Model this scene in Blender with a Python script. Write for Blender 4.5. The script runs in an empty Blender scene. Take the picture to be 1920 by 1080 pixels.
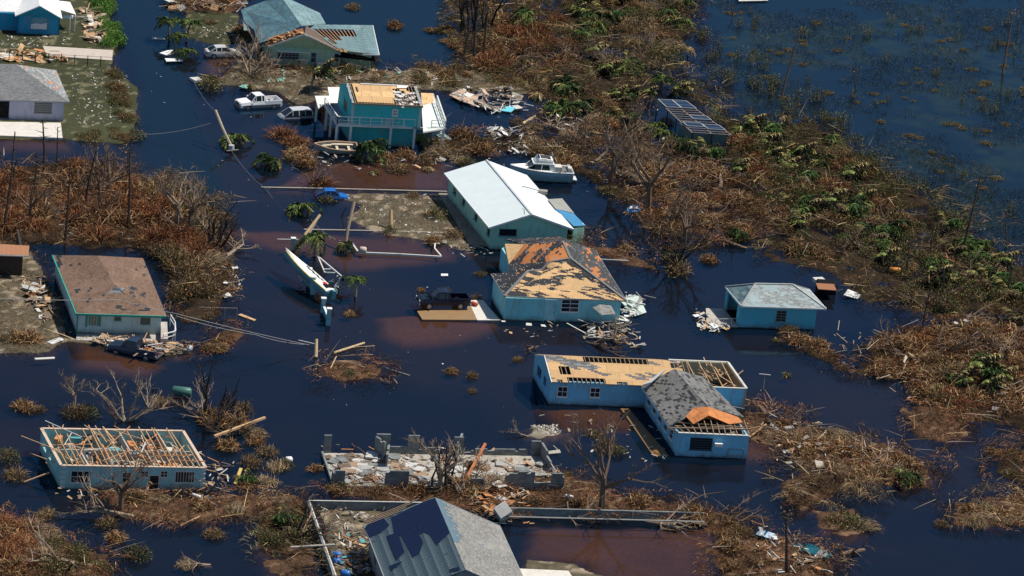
import bpy, math, random
import numpy as np
from mathutils import Vector, Matrix
R = math.radians
rng = np.random.default_rng(7); random.seed(7)
scene = bpy.context.scene
# ---------------------------------------------------------------- camera
PITCH, ROLL, FPX, SPX = R(20.0), R(6.0), 8000.0, 17.2
fw = Vector((0, math.cos(PITCH), -math.sin(PITCH))); rt0 = Vector((1, 0, 0)); up0 = rt0.cross(fw)
rt = rt0*math.cos(ROLL) + up0*math.sin(ROLL); up = -rt0*math.sin(ROLL) + up0*math.cos(ROLL)
CAM = -fw*(FPX/SPX)
cd = bpy.data.cameras.new('camera'); cam = bpy.data.objects.new('camera', cd); scene.collection.objects.link(cam)
cd.sensor_width = 36; cd.lens = FPX/1920*36; cd.clip_start = 1; cd.clip_end = 20000
cam.matrix_world = Matrix.Translation(CAM) @ Matrix((rt, up, -fw)).transposed().to_4x4()
scene.camera = cam
# ---------------------------------------------------------------- sky, sun, exposure
SUN_EL, SUN_ROT = R(58), R(72)          # rotation clockwise from +Y
w = bpy.data.worlds.new('World'); scene.world = w; w.use_nodes = True
nt = w.node_tree; sky = nt.nodes.new('ShaderNodeTexSky'); sky.sky_type = 'NISHITA'; sky.sun_disc = False
sky.sun_elevation = SUN_EL; sky.sun_rotation = SUN_ROT; sky.air_density = 1.0; sky.dust_density = 0.3; sky.ozone_density = 3.0
nt.links.new(sky.outputs[0], nt.nodes['Background'].inputs[0]); nt.nodes['Background'].inputs[1].default_value = 0.082
sd = bpy.data.lights.new('sun', 'SUN'); sd.energy = 5.0; sd.angle = R(0.53); sd.color = (1, .93, .82)
so = bpy.data.objects.new('sun', sd); scene.collection.objects.link(so)
S = Vector((math.sin(SUN_ROT)*math.cos(SUN_EL), math.cos(SUN_ROT)*math.cos(SUN_EL), math.sin(SUN_EL)))
so.rotation_euler = S.to_track_quat('Z', 'Y').to_euler()
scene.view_settings.view_transform = 'Standard'; scene.view_settings.look = 'None'
scene.view_settings.exposure = 0.12; scene.view_settings.gamma = 1

# ---------------------------------------------------------------- helpers
def pz(x, y, z=0.0):
    "point of the place at height z that stands at photo pixel (x, y)"
    d = fw*FPX + rt*(x-960) - up*(y-540)
    t = (z-CAM.z)/d.z
    return CAM + d*t
def Z(ox, oy, s): return lambda x, y, z=0.0: pz(ox+x/s, oy+y/s, z)
col = scene.collection
def tag(o, label=None, cat=None, group=None, kind=None):
    if label: o['label'] = label
    if cat: o['category'] = cat
    if group: o['group'] = group
    if kind: o['kind'] = kind
    return o
def empty(name, loc, label, cat, group=None, rot=None):
    o = bpy.data.objects.new(name, None); col.objects.link(o); o.location = loc
    if rot: o.rotation_euler = rot
    return tag(o, label, cat, group)
def V3(*a): return Vector(a)

class MB:
    def __init__(s): s.v = []; s.f = []; s.m = []
    def poly(s, pts, m=0):
        n = len(s.v); s.v += [Vector(p) for p in pts]; s.f.append(tuple(range(n, n+len(pts)))); s.m.append(m)
    def hexa(s, b, t, m=0):
        n = len(s.v); s.v += [Vector(p) for p in b] + [Vector(p) for p in t]
        k = len(b)
        s.f.append(tuple(n+i for i in reversed(range(k)))); s.f.append(tuple(n+k+i for i in range(k)))
        for i in range(k):
            j = (i+1) % k; s.f.append((n+i, n+j, n+k+j, n+k+i))
        s.m += [m]*(k+2)
    def box(s, c, sz, rz=0, m=0):
        c = Vector(c); a, b, h = sz[0]/2, sz[1]/2, sz[2]/2; M = Matrix.Rotation(rz, 3, 'Z')
        q = [M @ Vector(p) for p in ((-a, -b, 0), (a, -b, 0), (a, b, 0), (-a, b, 0))]
        s.hexa([c+p-Vector((0, 0, h)) for p in q], [c+p+Vector((0, 0, h)) for p in q], m)
    def slab(s, pts, th, m=0):
        "polygon with thickness th downwards"
        s.hexa([Vector(p)-Vector((0, 0, th)) for p in pts], pts, m)
    def beam(s, a, b, w, h, m=0, roll=0):
        a = Vector(a); b = Vector(b); d = (b-a)
        if d.length < 1e-5: return
        d.normalize(); u = d.cross(Vector((0, 0, 1)))
        if u.length < 1e-3: u = Vector((1, 0, 0))
        u.normalize(); n = u.cross(d)
        if roll: M = Matrix.Rotation(roll, 3, d); u = M @ u; n = M @ n
        q = [(-w/2, -h/2), (w/2, -h/2), (w/2, h/2), (-w/2, h/2)]
        s.hexa([a+u*x+n*y for x, y in q], [b+u*x+n*y for x, y in q], m)
    def tube(s, pts, rad, n=6, m=0):
        pts = [Vector(p) for p in pts]; base = len(s.v); k = len(pts)
        for i, p in enumerate(pts):
            d = (pts[min(i+1, k-1)]-pts[max(i-1, 0)]).normalized(); u = d.cross(Vector((.13, .31, .94)))
            if u.length < 1e-3: u = d.cross(Vector((1, 0, 0)))
            u.normalize(); q = u.cross(d); r = rad[i] if isinstance(rad, (list, tuple)) else rad
            for j in range(n):
                t = 2*math.pi*j/n; s.v.append(p+u*math.cos(t)*r+q*math.sin(t)*r)
        for i in range(k-1):
            for j in range(n):
                a = base+i*n+j; b = base+i*n+(j+1) % n; s.f.append((a, b, b+n, a+n)); s.m.append(m)
        s.f.append(tuple(base+j for j in reversed(range(n)))); s.m.append(m)
        s.f.append(tuple(base+(k-1)*n+j for j in range(n))); s.m.append(m)
    def loft(s, secs, m=0, cap=True):
        base = len(s.v); n = len(secs[0])
        for q in secs: s.v += [Vector(p) for p in q]
        for i in range(len(secs)-1):
            for j in range(n):
                a = base+i*n+j; b = base+i*n+(j+1) % n; s.f.append((a, b, b+n, a+n)); s.m.append(m)
        if cap:
            s.f.append(tuple(base+j for j in reversed(range(n)))); s.f.append(tuple(base+(len(secs)-1)*n+j for j in range(n))); s.m += [m, m]
    def build(s, name, mats, parent=None, local=False, smooth=False):
        if not isinstance(mats, (list, tuple)): mats = [mats]
        o0 = Vector((0, 0, 0))
        if parent is not None and not local:
            p = parent
            while p is not None: o0 = o0 + p.location; p = p.parent
        free = parent is None and not local
        if free and s.v: o0 = sum(s.v, Vector())/len(s.v); o0.z = min(v.z for v in s.v)
        me = bpy.data.meshes.new(name); me.from_pydata([tuple(v-o0) for v in s.v], [], s.f)
        for q in mats: me.materials.append(q)
        me.polygons.foreach_set('material_index', s.m)
        if smooth: me.polygons.foreach_set('use_smooth', [True]*len(s.f))
        uv = me.uv_layers.new(name='UVMap'); zz = Vector((0, 0, 1))
        for p in me.polygons:
            nrm = p.normal; u = zz.cross(nrm)
            if u.length < .05: u = Vector((1, 0, 0))
            u.normalize(); t = nrm.cross(u)
            for li, vi in zip(p.loop_indices, p.vertices):
                c = me.vertices[vi].co; uv.data[li].uv = (c.dot(u), c.dot(t))
        me.update()
        o = bpy.data.objects.new(name, me); col.objects.link(o)
        if free: o.location = o0
        if parent is not None: o.parent = parent
        return o

# ---------------------------------------------------------------- materials
MATS = {}
class NT:
    def __init__(s, name, rough=.7, spec=.3, metal=0):
        s.mat = bpy.data.materials.new(name); s.mat.use_nodes = True; s.t = s.mat.node_tree
        s.b = s.t.nodes['Principled BSDF']; s.b.inputs['Roughness'].default_value = rough
        s.b.inputs['Specular IOR Level'].default_value = spec; s.b.inputs['Metallic'].default_value = metal
        MATS[name] = s.mat
    def n(s, typ, **kw):
        x = s.t.nodes.new('ShaderNode'+typ)
        for k, v in kw.items():
            if k in x.inputs: s.put(x.inputs[k], v)
            else: setattr(x, k, v)
        return x
    def put(s, inp, v):
        if isinstance(v, bpy.types.NodeSocket): s.t.links.new(v, inp)
        elif isinstance(v, tuple) and len(v) == 3 and inp.type == 'RGBA': inp.default_value = (*v, 1)
        else: inp.default_value = v
    def math(s, op, a, b=0.0, c=0.0):
        x = s.n('Math', operation=op); s.put(x.inputs[0], a); s.put(x.inputs[1], b); s.put(x.inputs[2], c); return x.outputs[0]
    def mix(s, f, a, b, bt='MIX'):
        x = s.n('Mix', data_type='RGBA', blend_type=bt); s.put(x.inputs[0], f); s.put(x.inputs[6], a); s.put(x.inputs[7], b); return x.outputs[2]
    def noise(s, scale, vec=None, detail=3, rough=.6, dim='3D'):
        x = s.n('TexNoise', noise_dimensions=dim); x.inputs['Scale'].default_value = scale
        x.inputs['Detail'].default_value = detail; x.inputs['Roughness'].default_value = rough
        if vec is not None: s.put(x.inputs['Vector'], vec)
        return x.outputs[0]
    def step(s, v, a, b):
        x = s.n('MapRange', interpolation_type='SMOOTHSTEP'); s.put(x.inputs[0], v); x.inputs[1].default_value = a; x.inputs[2].default_value = b
        return x.outputs[0]
    def obj(s): return s.n('TexCoord').outputs['Object']
    def uv(s): return s.n('TexCoord').outputs['UV']
    def xyz(s, v):
        x = s.n('SeparateXYZ'); s.put(x.inputs[0], v); return x.outputs
    def comb(s, a, b, c=0.0):
        x = s.n('CombineXYZ'); s.put(x.inputs[0], a); s.put(x.inputs[1], b); s.put(x.inputs[2], c); return x.outputs[0]
    def base(s, c): s.put(s.b.inputs['Base Color'], c)
    def bump(s, h, st=.4, d=.03):
        x = s.n('Bump'); x.inputs['Strength'].default_value = st; x.inputs['Distance'].default_value = d
        s.put(x.inputs['Height'], h); s.put(s.b.inputs['Normal'], x.outputs[0])
def sc(c, k): return tuple(min(1, x*k) for x in c)
def plain(name, c, rough=.6, spec=.3, metal=0, var=.25, scale=1.5, dirt=(.16, .12, .08), dirtf=.35):
    if name in MATS: return MATS[name]
    N = NT(name, rough, spec, metal); o = N.obj()
    a = N.mix(N.noise(scale, o, 5, .7), sc(c, 1-var), sc(c, 1+var))
    d = N.step(N.noise(scale*.6, o, 6, .75), .5, .78)
    N.base(N.mix(N.math('MULTIPLY', d, dirtf), a, dirt)); N.bump(N.noise(scale*8, o, 3), .25, .02)
    return N.mat
def wallmat(name, c, low=None, scale=1.0, line=0.0):
    "painted rendered wall: stained low down by the flood, streaked, faded"
    N = NT(name, .75, .2); o = N.obj(); x = N.xyz(o)
    a = N.mix(N.noise(.7, o, 5, .7), sc(c, .8), sc(c, 1.18))
    st = N.noise(2.2, N.comb(N.math('MULTIPLY', x[0], 1.0), x[1], N.math('MULTIPLY', x[2], .18)), 4, .7)
    a = N.mix(N.math('MULTIPLY', N.step(st, .50, .68), .42), a, (.25, .22, .17)); a = N.mix(N.math('MULTIPLY', N.step(N.noise(3.1, o, 6, .8), .60, .66), .55), a, sc(c, 1.45)); a = N.mix(N.math('MULTIPLY', N.step(N.noise(1.3, o, 7, .85), .60, .66), .5), a, sc(c, .45))
    hz = N.math('ADD', x[2], N.math('MULTIPLY', N.noise(.8, o, 4), .9))
    a = N.mix(N.math('MULTIPLY', N.step(hz, 1.25, .45), .5), a, low or (.16, .14, .10)); a = N.mix(N.math('MULTIPLY', N.step(hz, .62, .5), .6), a, (.07, .06, .045))
    if line:
        l = N.math('FRACT', N.math('MULTIPLY', x[2], 1/line)); a = N.mix(N.math('MULTIPLY', N.step(l, .88, .97), .35), a, sc(c, .45))
    N.base(a); N.bump(N.noise(9, o, 4), .3, .02); return N.mat
def shingle(name, c, ply, cover=.5, sx=.9, sy=.28, seed=0.0, speck=.0, fine=.35, soft=(.30, .30, .31), pat=.35):
    "shingle courses torn off in steps: bare board shows where a cell-quantised noise is high"
    N = NT(name, .85, .2); u = N.xyz(N.uv())
    cu = N.math('MULTIPLY', N.math('FLOOR', N.math('DIVIDE', u[0], sx)), sx); cv = N.math('MULTIPLY', N.math('FLOOR', N.math('DIVIDE', u[1], sy)), sy)
    # jitter of the cell column by row
    ju = N.math('MULTIPLY', N.math('FLOOR', N.math('DIVIDE', N.math('ADD', u[0], N.math('MULTIPLY', cv, 1.7)), sx)), sx)
    q = N.comb(ju, cv, seed)
    big = N.noise(pat, q, 3, .65)
    torn = N.step(big, cover-.004, cover+.004)
    br = N.n('TexBrick'); br.offset = .5
    N.put(br.inputs['Vector'], N.comb(N.math('DIVIDE', u[0], .6), N.math('DIVIDE', u[1], .3)))
    N.put(br.inputs['Color1'], sc(c, .72)); N.put(br.inputs['Color2'], sc(c, 1.3)); N.put(br.inputs['Mortar'], sc(c, .45))
    br.inputs['Scale'].default_value = 1; br.inputs['Mortar Size'].default_value = .02; br.inputs['Brick Width'].default_value = .5; br.inputs['Row Height'].default_value = .5
    a = br.outputs[0]
    qn = N.n('TexWhiteNoise'); N.put(qn.inputs[0], q)
    a = N.mix(N.math('MULTIPLY', N.step(qn.outputs[0], 1-fine, 1-fine+.01), .6), a, soft)
    a = N.mix(N.math('MULTIPLY', N.step(N.noise(.25, N.obj(), 4, .7), .45, .7), .45), a, sc(c, 1.6))
    if speck:
        v = N.n('TexVoronoi'); v.inputs['Scale'].default_value = 3.0; N.put(v.inputs['Vector'], N.uv())
        a = N.mix(N.step(v.outputs[0], speck, speck-.02), a, (.6, .58, .55))
    # plywood: sheets 2.4 x 1.2 with tone changes and seams
    b2 = N.n('TexBrick'); N.put(b2.inputs['Vector'], N.comb(N.math('DIVIDE', u[0], 2.4), N.math('DIVIDE', u[1], 1.2))); b2.inputs['Scale'].default_value = 1
    b2.inputs['Brick Width'].default_value = 1; b2.inputs['Row Height'].default_value = 1; b2.inputs['Mortar Size'].default_value = .012
    N.put(b2.inputs['Color1'], sc(ply, .85)); N.put(b2.inputs['Color2'], sc(ply, 1.12)); N.put(b2.inputs['Mortar'], sc(ply, .4))
    p = N.mix(N.noise(1.5, N.uv(), 5, .75), b2.outputs[0], sc(ply, .6))
    N.base(N.mix(torn, a, p)); N.bump(N.math('SUBTRACT', N.noise(6, N.uv()), N.math('MULTIPLY', torn, 1.2)), .5, .03)
    return N.mat
PLY = (.68, .44, .22); ORN = (.52, .20, .07)
def ply_mat(name, c=PLY):
    N = NT(name, .8, .2); u = N.xyz(N.uv())
    b2 = N.n('TexBrick'); N.put(b2.inputs['Vector'], N.comb(N.math('DIVIDE', u[0], 2.4), N.math('DIVIDE', u[1], 1.2))); b2.inputs['Scale'].default_value = 1
    b2.inputs['Brick Width'].default_value = 1; b2.inputs['Row Height'].default_value = 1; b2.inputs['Mortar Size'].default_value = .012
    N.put(b2.inputs['Color1'], sc(c, .82)); N.put(b2.inputs['Color2'], sc(c, 1.12)); N.put(b2.inputs['Mortar'], sc(c, .4))
    N.base(N.mix(N.step(N.noise(1.6, N.uv(), 6, .8), .45, .75), b2.outputs[0], sc(c, .55))); return N.mat
def ribmetal(name, c, pitch=.4, rough=.4, dark=.6, dirt=.2):
    N = NT(name, rough, .4); u = N.xyz(N.uv())
    l = N.math('FRACT', N.math('DIVIDE', u[0], pitch)); l = N.step(N.math('ABSOLUTE', N.math('SUBTRACT', l, .5)), .06, .0)
    a = N.mix(N.noise(.5, N.obj(), 5, .7), sc(c, .88), sc(c, 1.08)); a = N.mix(N.math('MULTIPLY', l, .35), a, sc(c, dark))
    a = N.mix(N.math('MULTIPLY', N.step(N.noise(.8, N.obj(), 6, .8), .52, .75), dirt), a, (.25, .2, .15))
    N.base(a); N.bump(l, .5, .03); return N.mat
def attrmat(name, rough=.8, trans=0.0):
    N = NT(name, rough, .15); a = N.n('Attribute', attribute_name='Col').outputs['Color']
    N.base(a); return N.mat

WHITE = plain('white_paint', (.72, .72, .70), .55, dirtf=.25)
DIRTYW = plain('dirty_white', (.55, .54, .50), .7, dirtf=.5)
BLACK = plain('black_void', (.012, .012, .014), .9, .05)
GLASS = NT('dark_glass', .12, .5); GLASS.base((.012, .018, .026)); GLASS = GLASS.mat
LUMB = plain('raw_lumber', (.50, .32, .17), .8, scale=3, dirtf=.35)
LUMD = plain('weathered_lumber', (.30, .21, .14), .85, scale=3)
RUST = plain('orange_lumber', (.50, .22, .09), .8, scale=3)
GREYW = plain('grey_wood', (.30, .28, .25), .85, scale=3)
CONC = plain('concrete', (.42, .39, .35), .9, .1, scale=1.2, dirtf=.5)
CONCL = plain('pale_concrete', (.60, .57, .52), .9, .1, scale=1.2, dirtf=.4)
PLYM = ply_mat('plywood'); PLYO = ply_mat('aged_plywood', ORN)
INSUL = plain('attic_insulation', (.16, .13, .10), .95, scale=3)
TYRE = plain('tyre_rubber', (.02, .02, .02), .9); RIM = plain('wheel_rim', (.35, .35, .36), .4, metal=.6)
BARK = plain('dead_bark', (.13, .09, .065), .9, scale=4); BARKG = plain('grey_bark', (.28, .21, .15), .9, scale=4); BARKB = plain('burnt_bark', (.045, .033, .028), .9, scale=4)
FOL = attrmat('foliage'); TWIG = FOL
LIT = attrmat('scatter_litter')
# ---------------------------------------------------------------- noise and fast meshes
_T = rng.random((256, 256))
def vn(x, y, s=1.0, o=0):
    x = np.asarray(x)/s+o*17.3+500; y = np.asarray(y)/s+o*9.7+500
    i = np.floor(x).astype(int); j = np.floor(y).astype(int); fx = x-i; fy = y-j
    fx = fx*fx*(3-2*fx); fy = fy*fy*(3-2*fy)
    g = lambda a, b: _T[a % 256, b % 256]
    return (g(i, j)*(1-fx)+g(i+1, j)*fx)*(1-fy)+(g(i, j+1)*(1-fx)+g(i+1, j+1)*fx)*fy
def fbm(x, y, s, o=0): return (vn(x, y, s, o)+.5*vn(x, y, s/2, o+1)+.25*vn(x, y, s/4, o+2)+.13*vn(x, y, s/9, o+3))/1.88
def npmesh(name, V, F, C, mat, k=4):
    me = bpy.data.meshes.new(name); n = len(F)
    me.vertices.add(len(V)); me.vertices.foreach_set('co', np.asarray(V, np.float32).ravel())
    me.loops.add(n*k); me.loops.foreach_set('vertex_index', np.asarray(F, np.int32).ravel())
    me.polygons.add(n); me.polygons.foreach_set('loop_start', np.arange(0, n*k, k, dtype=np.int32))
    try: me.polygons.foreach_set('loop_total', np.full(n, k, dtype=np.int32))
    except Exception: pass
    me.update(calc_edges=True)
    a = me.color_attributes.new('Col', 'FLOAT_COLOR', 'POINT')
    a.data.foreach_set('color', np.c_[C, np.ones(len(C))].astype(np.float32).ravel())
    me.materials.append(mat); return me
class Arr:
    def __init__(s): s.V = []; s.F = []; s.C = []; s.n = 0
    def add(s, V, F, C): s.V.append(V); s.F.append(F+s.n); s.C.append(C); s.n += len(V)
    def ribbons(s, P, D, L, W, sag, C):
        "n tapering bent strips, two quads each"
        n = len(P); D = D/np.linalg.norm(D, axis=1)[:, None]
        side = np.cross(D, rng.normal(size=(n, 3))); side /= np.linalg.norm(side, axis=1)[:, None]+1e-9
        L = np.broadcast_to(L, n)[:, None]; W = np.broadcast_to(W, n)[:, None]; sag = np.broadcast_to(sag, n)[:, None]
        z = np.array([[0, 0, 1.]])
        p1 = P+D*L*.5+z*sag*L*.15; p2 = P+D*L-z*sag*L*.35
        V = np.stack([P-side*W/2, P+side*W/2, p1-side*W*.4, p1+side*W*.4, p2-side*W*.1, p2+side*W*.1], 1).reshape(-1, 3)
        b = np.arange(n)[:, None]*6
        F = np.concatenate([b+np.array([[0, 1, 3, 2]]), b+np.array([[2, 3, 5, 4]])])
        s.add(V, F, np.repeat(C, 6, 0))
    def leaves(s, P, size, C, flat=0.0):
        n = len(P); a = rng.normal(size=(n, 3)); a[:, 2] *= (1-flat); a /= np.linalg.norm(a, axis=1)[:, None]
        b = np.cross(a, rng.normal(size=(n, 3)) if flat < .5 else np.cross(a, rng.normal(size=(n, 3))*.3+[0, 0, 1.])); b /= np.linalg.norm(b, axis=1)[:, None]+1e-9
        L = np.broadcast_to(size, n)[:, None]
        V = np.stack([P-a*L*.5, P+b*L*.28, P+a*L*.5, P-b*L*.28], 1).reshape(-1, 3)
        s.add(V, np.arange(n)[:, None]*4+np.array([[0, 1, 2, 3]]), np.repeat(C, 4, 0))
    def mesh(s, name, mat): return npmesh(name, np.concatenate(s.V), np.concatenate(s.F), np.concatenate(s.C), mat)
PAL = {
 'brown': [(.26, .115, .045), (.36, .18, .08), (.08, .038, .018), (.46, .28, .14), (.15, .065, .028), (.04, .022, .012), (.05, .028, .014)],
 'red': [(.30, .105, .045), (.38, .155, .065), (.16, .055, .028), (.24, .10, .045), (.08, .035, .02)],
 'straw': [(.42, .30, .15), (.32, .21, .10), (.20, .13, .06), (.50, .38, .21), (.12, .08, .04)],
 'olive': [(.15, .14, .045), (.22, .19, .07), (.10, .10, .035), (.26, .20, .09)],
 'green': [(.045, .085, .025), (.09, .135, .035), (.025, .045, .015), (.17, .20, .06)],
 'dark': [(.035, .032, .018), (.06, .05, .028), (.03, .035, .015), (.10, .075, .04)],
 'grey': [(.24, .19, .15), (.32, .26, .20), (.16, .12, .09), (.20, .15, .11)],
}
def cols(names, n, jit=.25):
    pal = np.array(sum([PAL[k] for k in names], [])); c = pal[rng.integers(0, len(pal), n)]
    return np.clip(c*(1+rng.normal(size=(n, 1))*jit), .008, .9)
def ballpts(n, rx, rz, shell=.5):
    d = rng.normal(size=(n, 3)); d[:, 2] = abs(d[:, 2]); d /= np.linalg.norm(d, axis=1)[:, None]
    r = rng.random(n)[:, None]**(1/3*(1-shell)+.15); lump = .72+.5*vn(d[:, 0]*3+5, d[:, 1]*3+d[:, 2]*4, 1.0, int(rng.integers(50)))[:, None]
    return d*r*lump*np.array([[rx, rx, rz]])
def bush_mesh(kind, seed, R_=1.0, H=1.0):
    "unit plants of many fine twigs and leaves"
    a = Arr()
    if kind == 'brush':          # tangled bare brown twigs heaped up
        n = 520; P = ballpts(n, .8*R_, .55*H, .3); D = rng.normal(size=(n, 3)); D[:, 2] = abs(D[:, 2])*.6
        a.ribbons(P, D, rng.uniform(.25, .8, n), rng.uniform(.012, .05, n), rng.uniform(0, 1, n), cols(['brown', 'brown', 'straw'], n))
        P = ballpts(420, .9*R_, .65*H, .6); a.leaves(P, rng.uniform(.05, .13, 420), cols(['brown'], 420))
    if kind == 'redbrush':
        n = 560; base = rng.normal(size=(n, 3))*np.array([[.35, .35, .05]]); base[:, 2] = abs(base[:, 2]); D = base*[1.6, 1.6, 0]+rng.normal(size=(n, 3))*.25+[0, 0, .75]
        a.ribbons(base, D, rng.uniform(.5, 1.1, n), rng.uniform(.010, .03, n), rng.uniform(.2, 1.3, n), cols(['red', 'brown'], n))
        P = ballpts(380, .85*R_, .85*H, .7); a.leaves(P, rng.uniform(.05, .11, 380), cols(['red'], 380))
    if kind == 'straw':          # combed-over pale grass and stems
        n = 620; th = rng.uniform(0, 6.28); d0 = np.array([math.cos(th), math.sin(th), .15])
        P = ballpts(n, .85*R_, .35*H, .2); D = d0+rng.normal(size=(n, 3))*.45
        a.ribbons(P, D, rng.uniform(.3, .8, n), rng.uniform(.010, .03, n), rng.uniform(.2, 1, n), cols(['straw', 'grey'], n))
        P = ballpts(200, .8*R_, .35*H, .6); a.leaves(P, rng.uniform(.05, .12, 200), cols(['olive'], 200))
    if kind == 'leafy':
        P = ballpts(1150, .95*R_, .85*H, .8); a.leaves(P, rng.uniform(.05, .13, 1150), cols(['olive', 'green', 'dark'], 1150))
        n = 110; P = ballpts(n, .5*R_, .6*H, .2); D = P+rng.normal(size=(n, 3))*.2+[0, 0, .4]
        a.ribbons(P, D, rng.uniform(.3, .7, n), rng.uniform(.012, .03, n), .3, cols(['grey', 'brown'], n))
    if kind == 'hedge':
        P = ballpts(1200, .95*R_, .9*H, .8); a.leaves(P, rng.uniform(.06, .14, 1200), np.clip(np.array([[.10, .20, .035]])*(1+rng.normal(size=(1200, 1))*.45), .01, .5))
    if kind == 'olivebush':
        P = ballpts(850, .9*R_, .8*H, .7); a.leaves(P, rng.uniform(.05, .12, 850), cols(['olive', 'brown', 'dark'], 850))
        n = 300; P = ballpts(n, .7*R_, .5*H, .2); D = P+rng.normal(size=(n, 3))*.3+[0, 0, .3]
        a.ribbons(P, D, rng.uniform(.3, .7, n), rng.uniform(.010, .028, n), .5, cols(['olive', 'grey', 'brown'], n))
    if kind == 'darkclump':
        P = ballpts(700, .95*R_, .6*H, .7); a.leaves(P, rng.uniform(.06, .14, 700), cols(['dark', 'olive'], 700))
        n = 160; P = ballpts(n, .7*R_, .3*H, .2); D = rng.normal(size=(n, 3)); D[:, 2] = abs(D[:, 2])
        a.ribbons(P, D, rng.uniform(.2, .5, n), rng.uniform(.012, .03, n), .5, cols(['dark', 'brown'], n))
    if kind == 'sapling':        # thin upright stems with sparse leaves
        n = 26; base = rng.normal(size=(n, 3))*[.35, .35, 0]; D = rng.normal(size=(n, 3))*.10+[0, 0, 1]; Ls = rng.uniform(.6, 1.5, n)
        a.ribbons(base, D, Ls, .028, .2, cols(['dark', 'grey'], n)); m = 420; j = rng.integers(0, n, m); P = base[j]+D[j]*Ls[j][:, None]*rng.uniform(.25, 1, m)[:, None]+rng.normal(size=(m, 3))*.09
        a.leaves(P, rng.uniform(.05, .12, m), cols(['dark', 'olive', 'green'], m))
    if kind == 'seedling':       # young leafy weed poking from the water
        n = 160; P = rng.normal(size=(n, 3))*[.1, .1, 0]; D = rng.normal(size=(n, 3))*.6+[0, 0, 1]
        a.ribbons(P, D, rng.uniform(.5, 1.0, n), rng.uniform(.03, .07, n), rng.uniform(.5, 1.4, n), cols(['green', 'straw'], n))
    return a.mesh(kind, FOL)
def frond(a, base, az, L, lift, droop, c, w=.30, nl=12):
    "arched rib with drooping leaflets both sides"
    d = np.array([math.cos(az), math.sin(az), 0]); t = np.linspace(0, 1, nl+1)
    pts = base+np.outer(t*L*(1-.25*droop*t), d)+np.outer(lift*L*t-droop*L*t*t, [0, 0, 1.])
    s = np.cross(d, [0, 0, 1.])
    rib = c*1.6+[.02, .02, .0]
    for i in range(nl): a.ribbons(pts[i:i+1], (pts[i+1]-pts[i])[None], np.linalg.norm(pts[i+1]-pts[i])*1.08, .05, 0, np.clip(rib, 0, .6)[None])
    tt = np.repeat(t[1:], 2); P = np.repeat(pts[1:], 2, 0)
    for sg in (-1, 1):
        D = d*.75+s*sg*.8+np.array([0, 0, -.12-.28*droop])+rng.normal(size=(len(P), 3))*.22
        a.ribbons(P, D, L*w*(1.15-tt*.7), .085*L/1.6, .5, np.clip(c*(1+rng.normal(size=(len(P), 1))*.3), .01, .8))
def palm_mesh(kind):
    a = Arr(); top = np.array([0, 0, 0.])
    for k in range({'drooped': 13, 'dying': 13}.get(kind, 16)):
        az = k*2.4+rng.normal()*.2
        if kind == 'upright': lift, dr, L = rng.uniform(.1, .8), rng.uniform(.5, 1.0), rng.uniform(1.3, 1.7)
        elif kind == 'blown': az = rng.normal()*.75; lift, dr, L = rng.uniform(.3, 1.1), rng.uniform(.4, .9), rng.uniform(1.5, 2.3)
        elif kind == 'drooped': lift, dr, L = rng.uniform(.0, .9), rng.uniform(.7, 1.6), rng.uniform(1.3, 2.5)
        else: lift, dr, L = rng.uniform(.0, .6), rng.uniform(.6, 1.3), rng.uniform(.8, 1.4)
        c = cols({'upright': ['green'], 'blown': ['green', 'green', 'dark', 'olive'], 'drooped': ['green'], 'dying': ['straw', 'olive']}[kind], 1)[0]
        if rng.random() < .07: c = np.array([.42, .33, .15])
        frond(a, top, az, L, lift, dr, c)
    return a.mesh('palm_crown_'+kind, FOL)
def branch_mb(mb, p, d, L, r, depth, spread=.6, up=.15, lumps=None):
    n = 3; pts = [p]; q = Vector(p); dd = Vector(d)
    for i in range(n):
        dd = (dd+Vector((random.gauss(0, .13), random.gauss(0, .13), random.gauss(0, .08)+up*.2))).normalized(); q = q+dd*L/n; pts.append(q)
    mb.tube(pts, [r*(1-.55*i/n) for i in range(n+1)], 5 if r > .05 else 3)
    if depth > 0:
        for k in range(random.choice((2, 3, 3, 4))):
            t = random.uniform(.35, 1); i = min(n, int(t*n)+1); b = pts[i]
            nd = (dd+Vector((random.gauss(0, spread), random.gauss(0, spread), random.gauss(0, spread*.5)+up))).normalized()
            branch_mb(mb, b, nd, L*random.uniform(.5, .8), r*.5, depth-1, spread, up)
def tree_mb(kind):
    mb = MB(); o = Vector((0, 0, 0))
    if kind == 'spread':
        for k in range(6): branch_mb(mb, o, Vector((random.gauss(0, .7), random.gauss(0, .7), .8)).normalized(), random.uniform(1.1, 1.7), .095, 3, .6, .1)
    if kind == 'bare':
        mb.tube([o, (0.05, 0, .9), (.02, .05, 1.6)], [.16, .13, .11])
        for k in range(5): branch_mb(mb, Vector((.03, .03, 1.1+.12*k)), Vector((random.gauss(0, .6), random.gauss(0, .6), .8)).normalized(), random.uniform(1.0, 1.6), .09, 3, .5, .15)
    if kind == 'stubs':
        for k in range(9): branch_mb(mb, Vector((random.gauss(0, .35), random.gauss(0, .35), 0)), Vector((random.gauss(0, .22), random.gauss(0, .22), 1)).normalized(), random.uniform(1.0, 2.2), .09, 1, .35, .3)
    if kind == 'fallen':
        mb.tube([o, (1.2, .1, .25), (2.4, .3, .35)], [.17, .13, .08])
        for k in range(7): branch_mb(mb, Vector((random.uniform(.8, 2.4), .15, .3)), Vector((random.gauss(.6, .5), random.gauss(0, .7), random.uniform(-.1, .6))).normalized(), random.uniform(.8, 1.5), .06, 2, .5, .05)
    return mb
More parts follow.
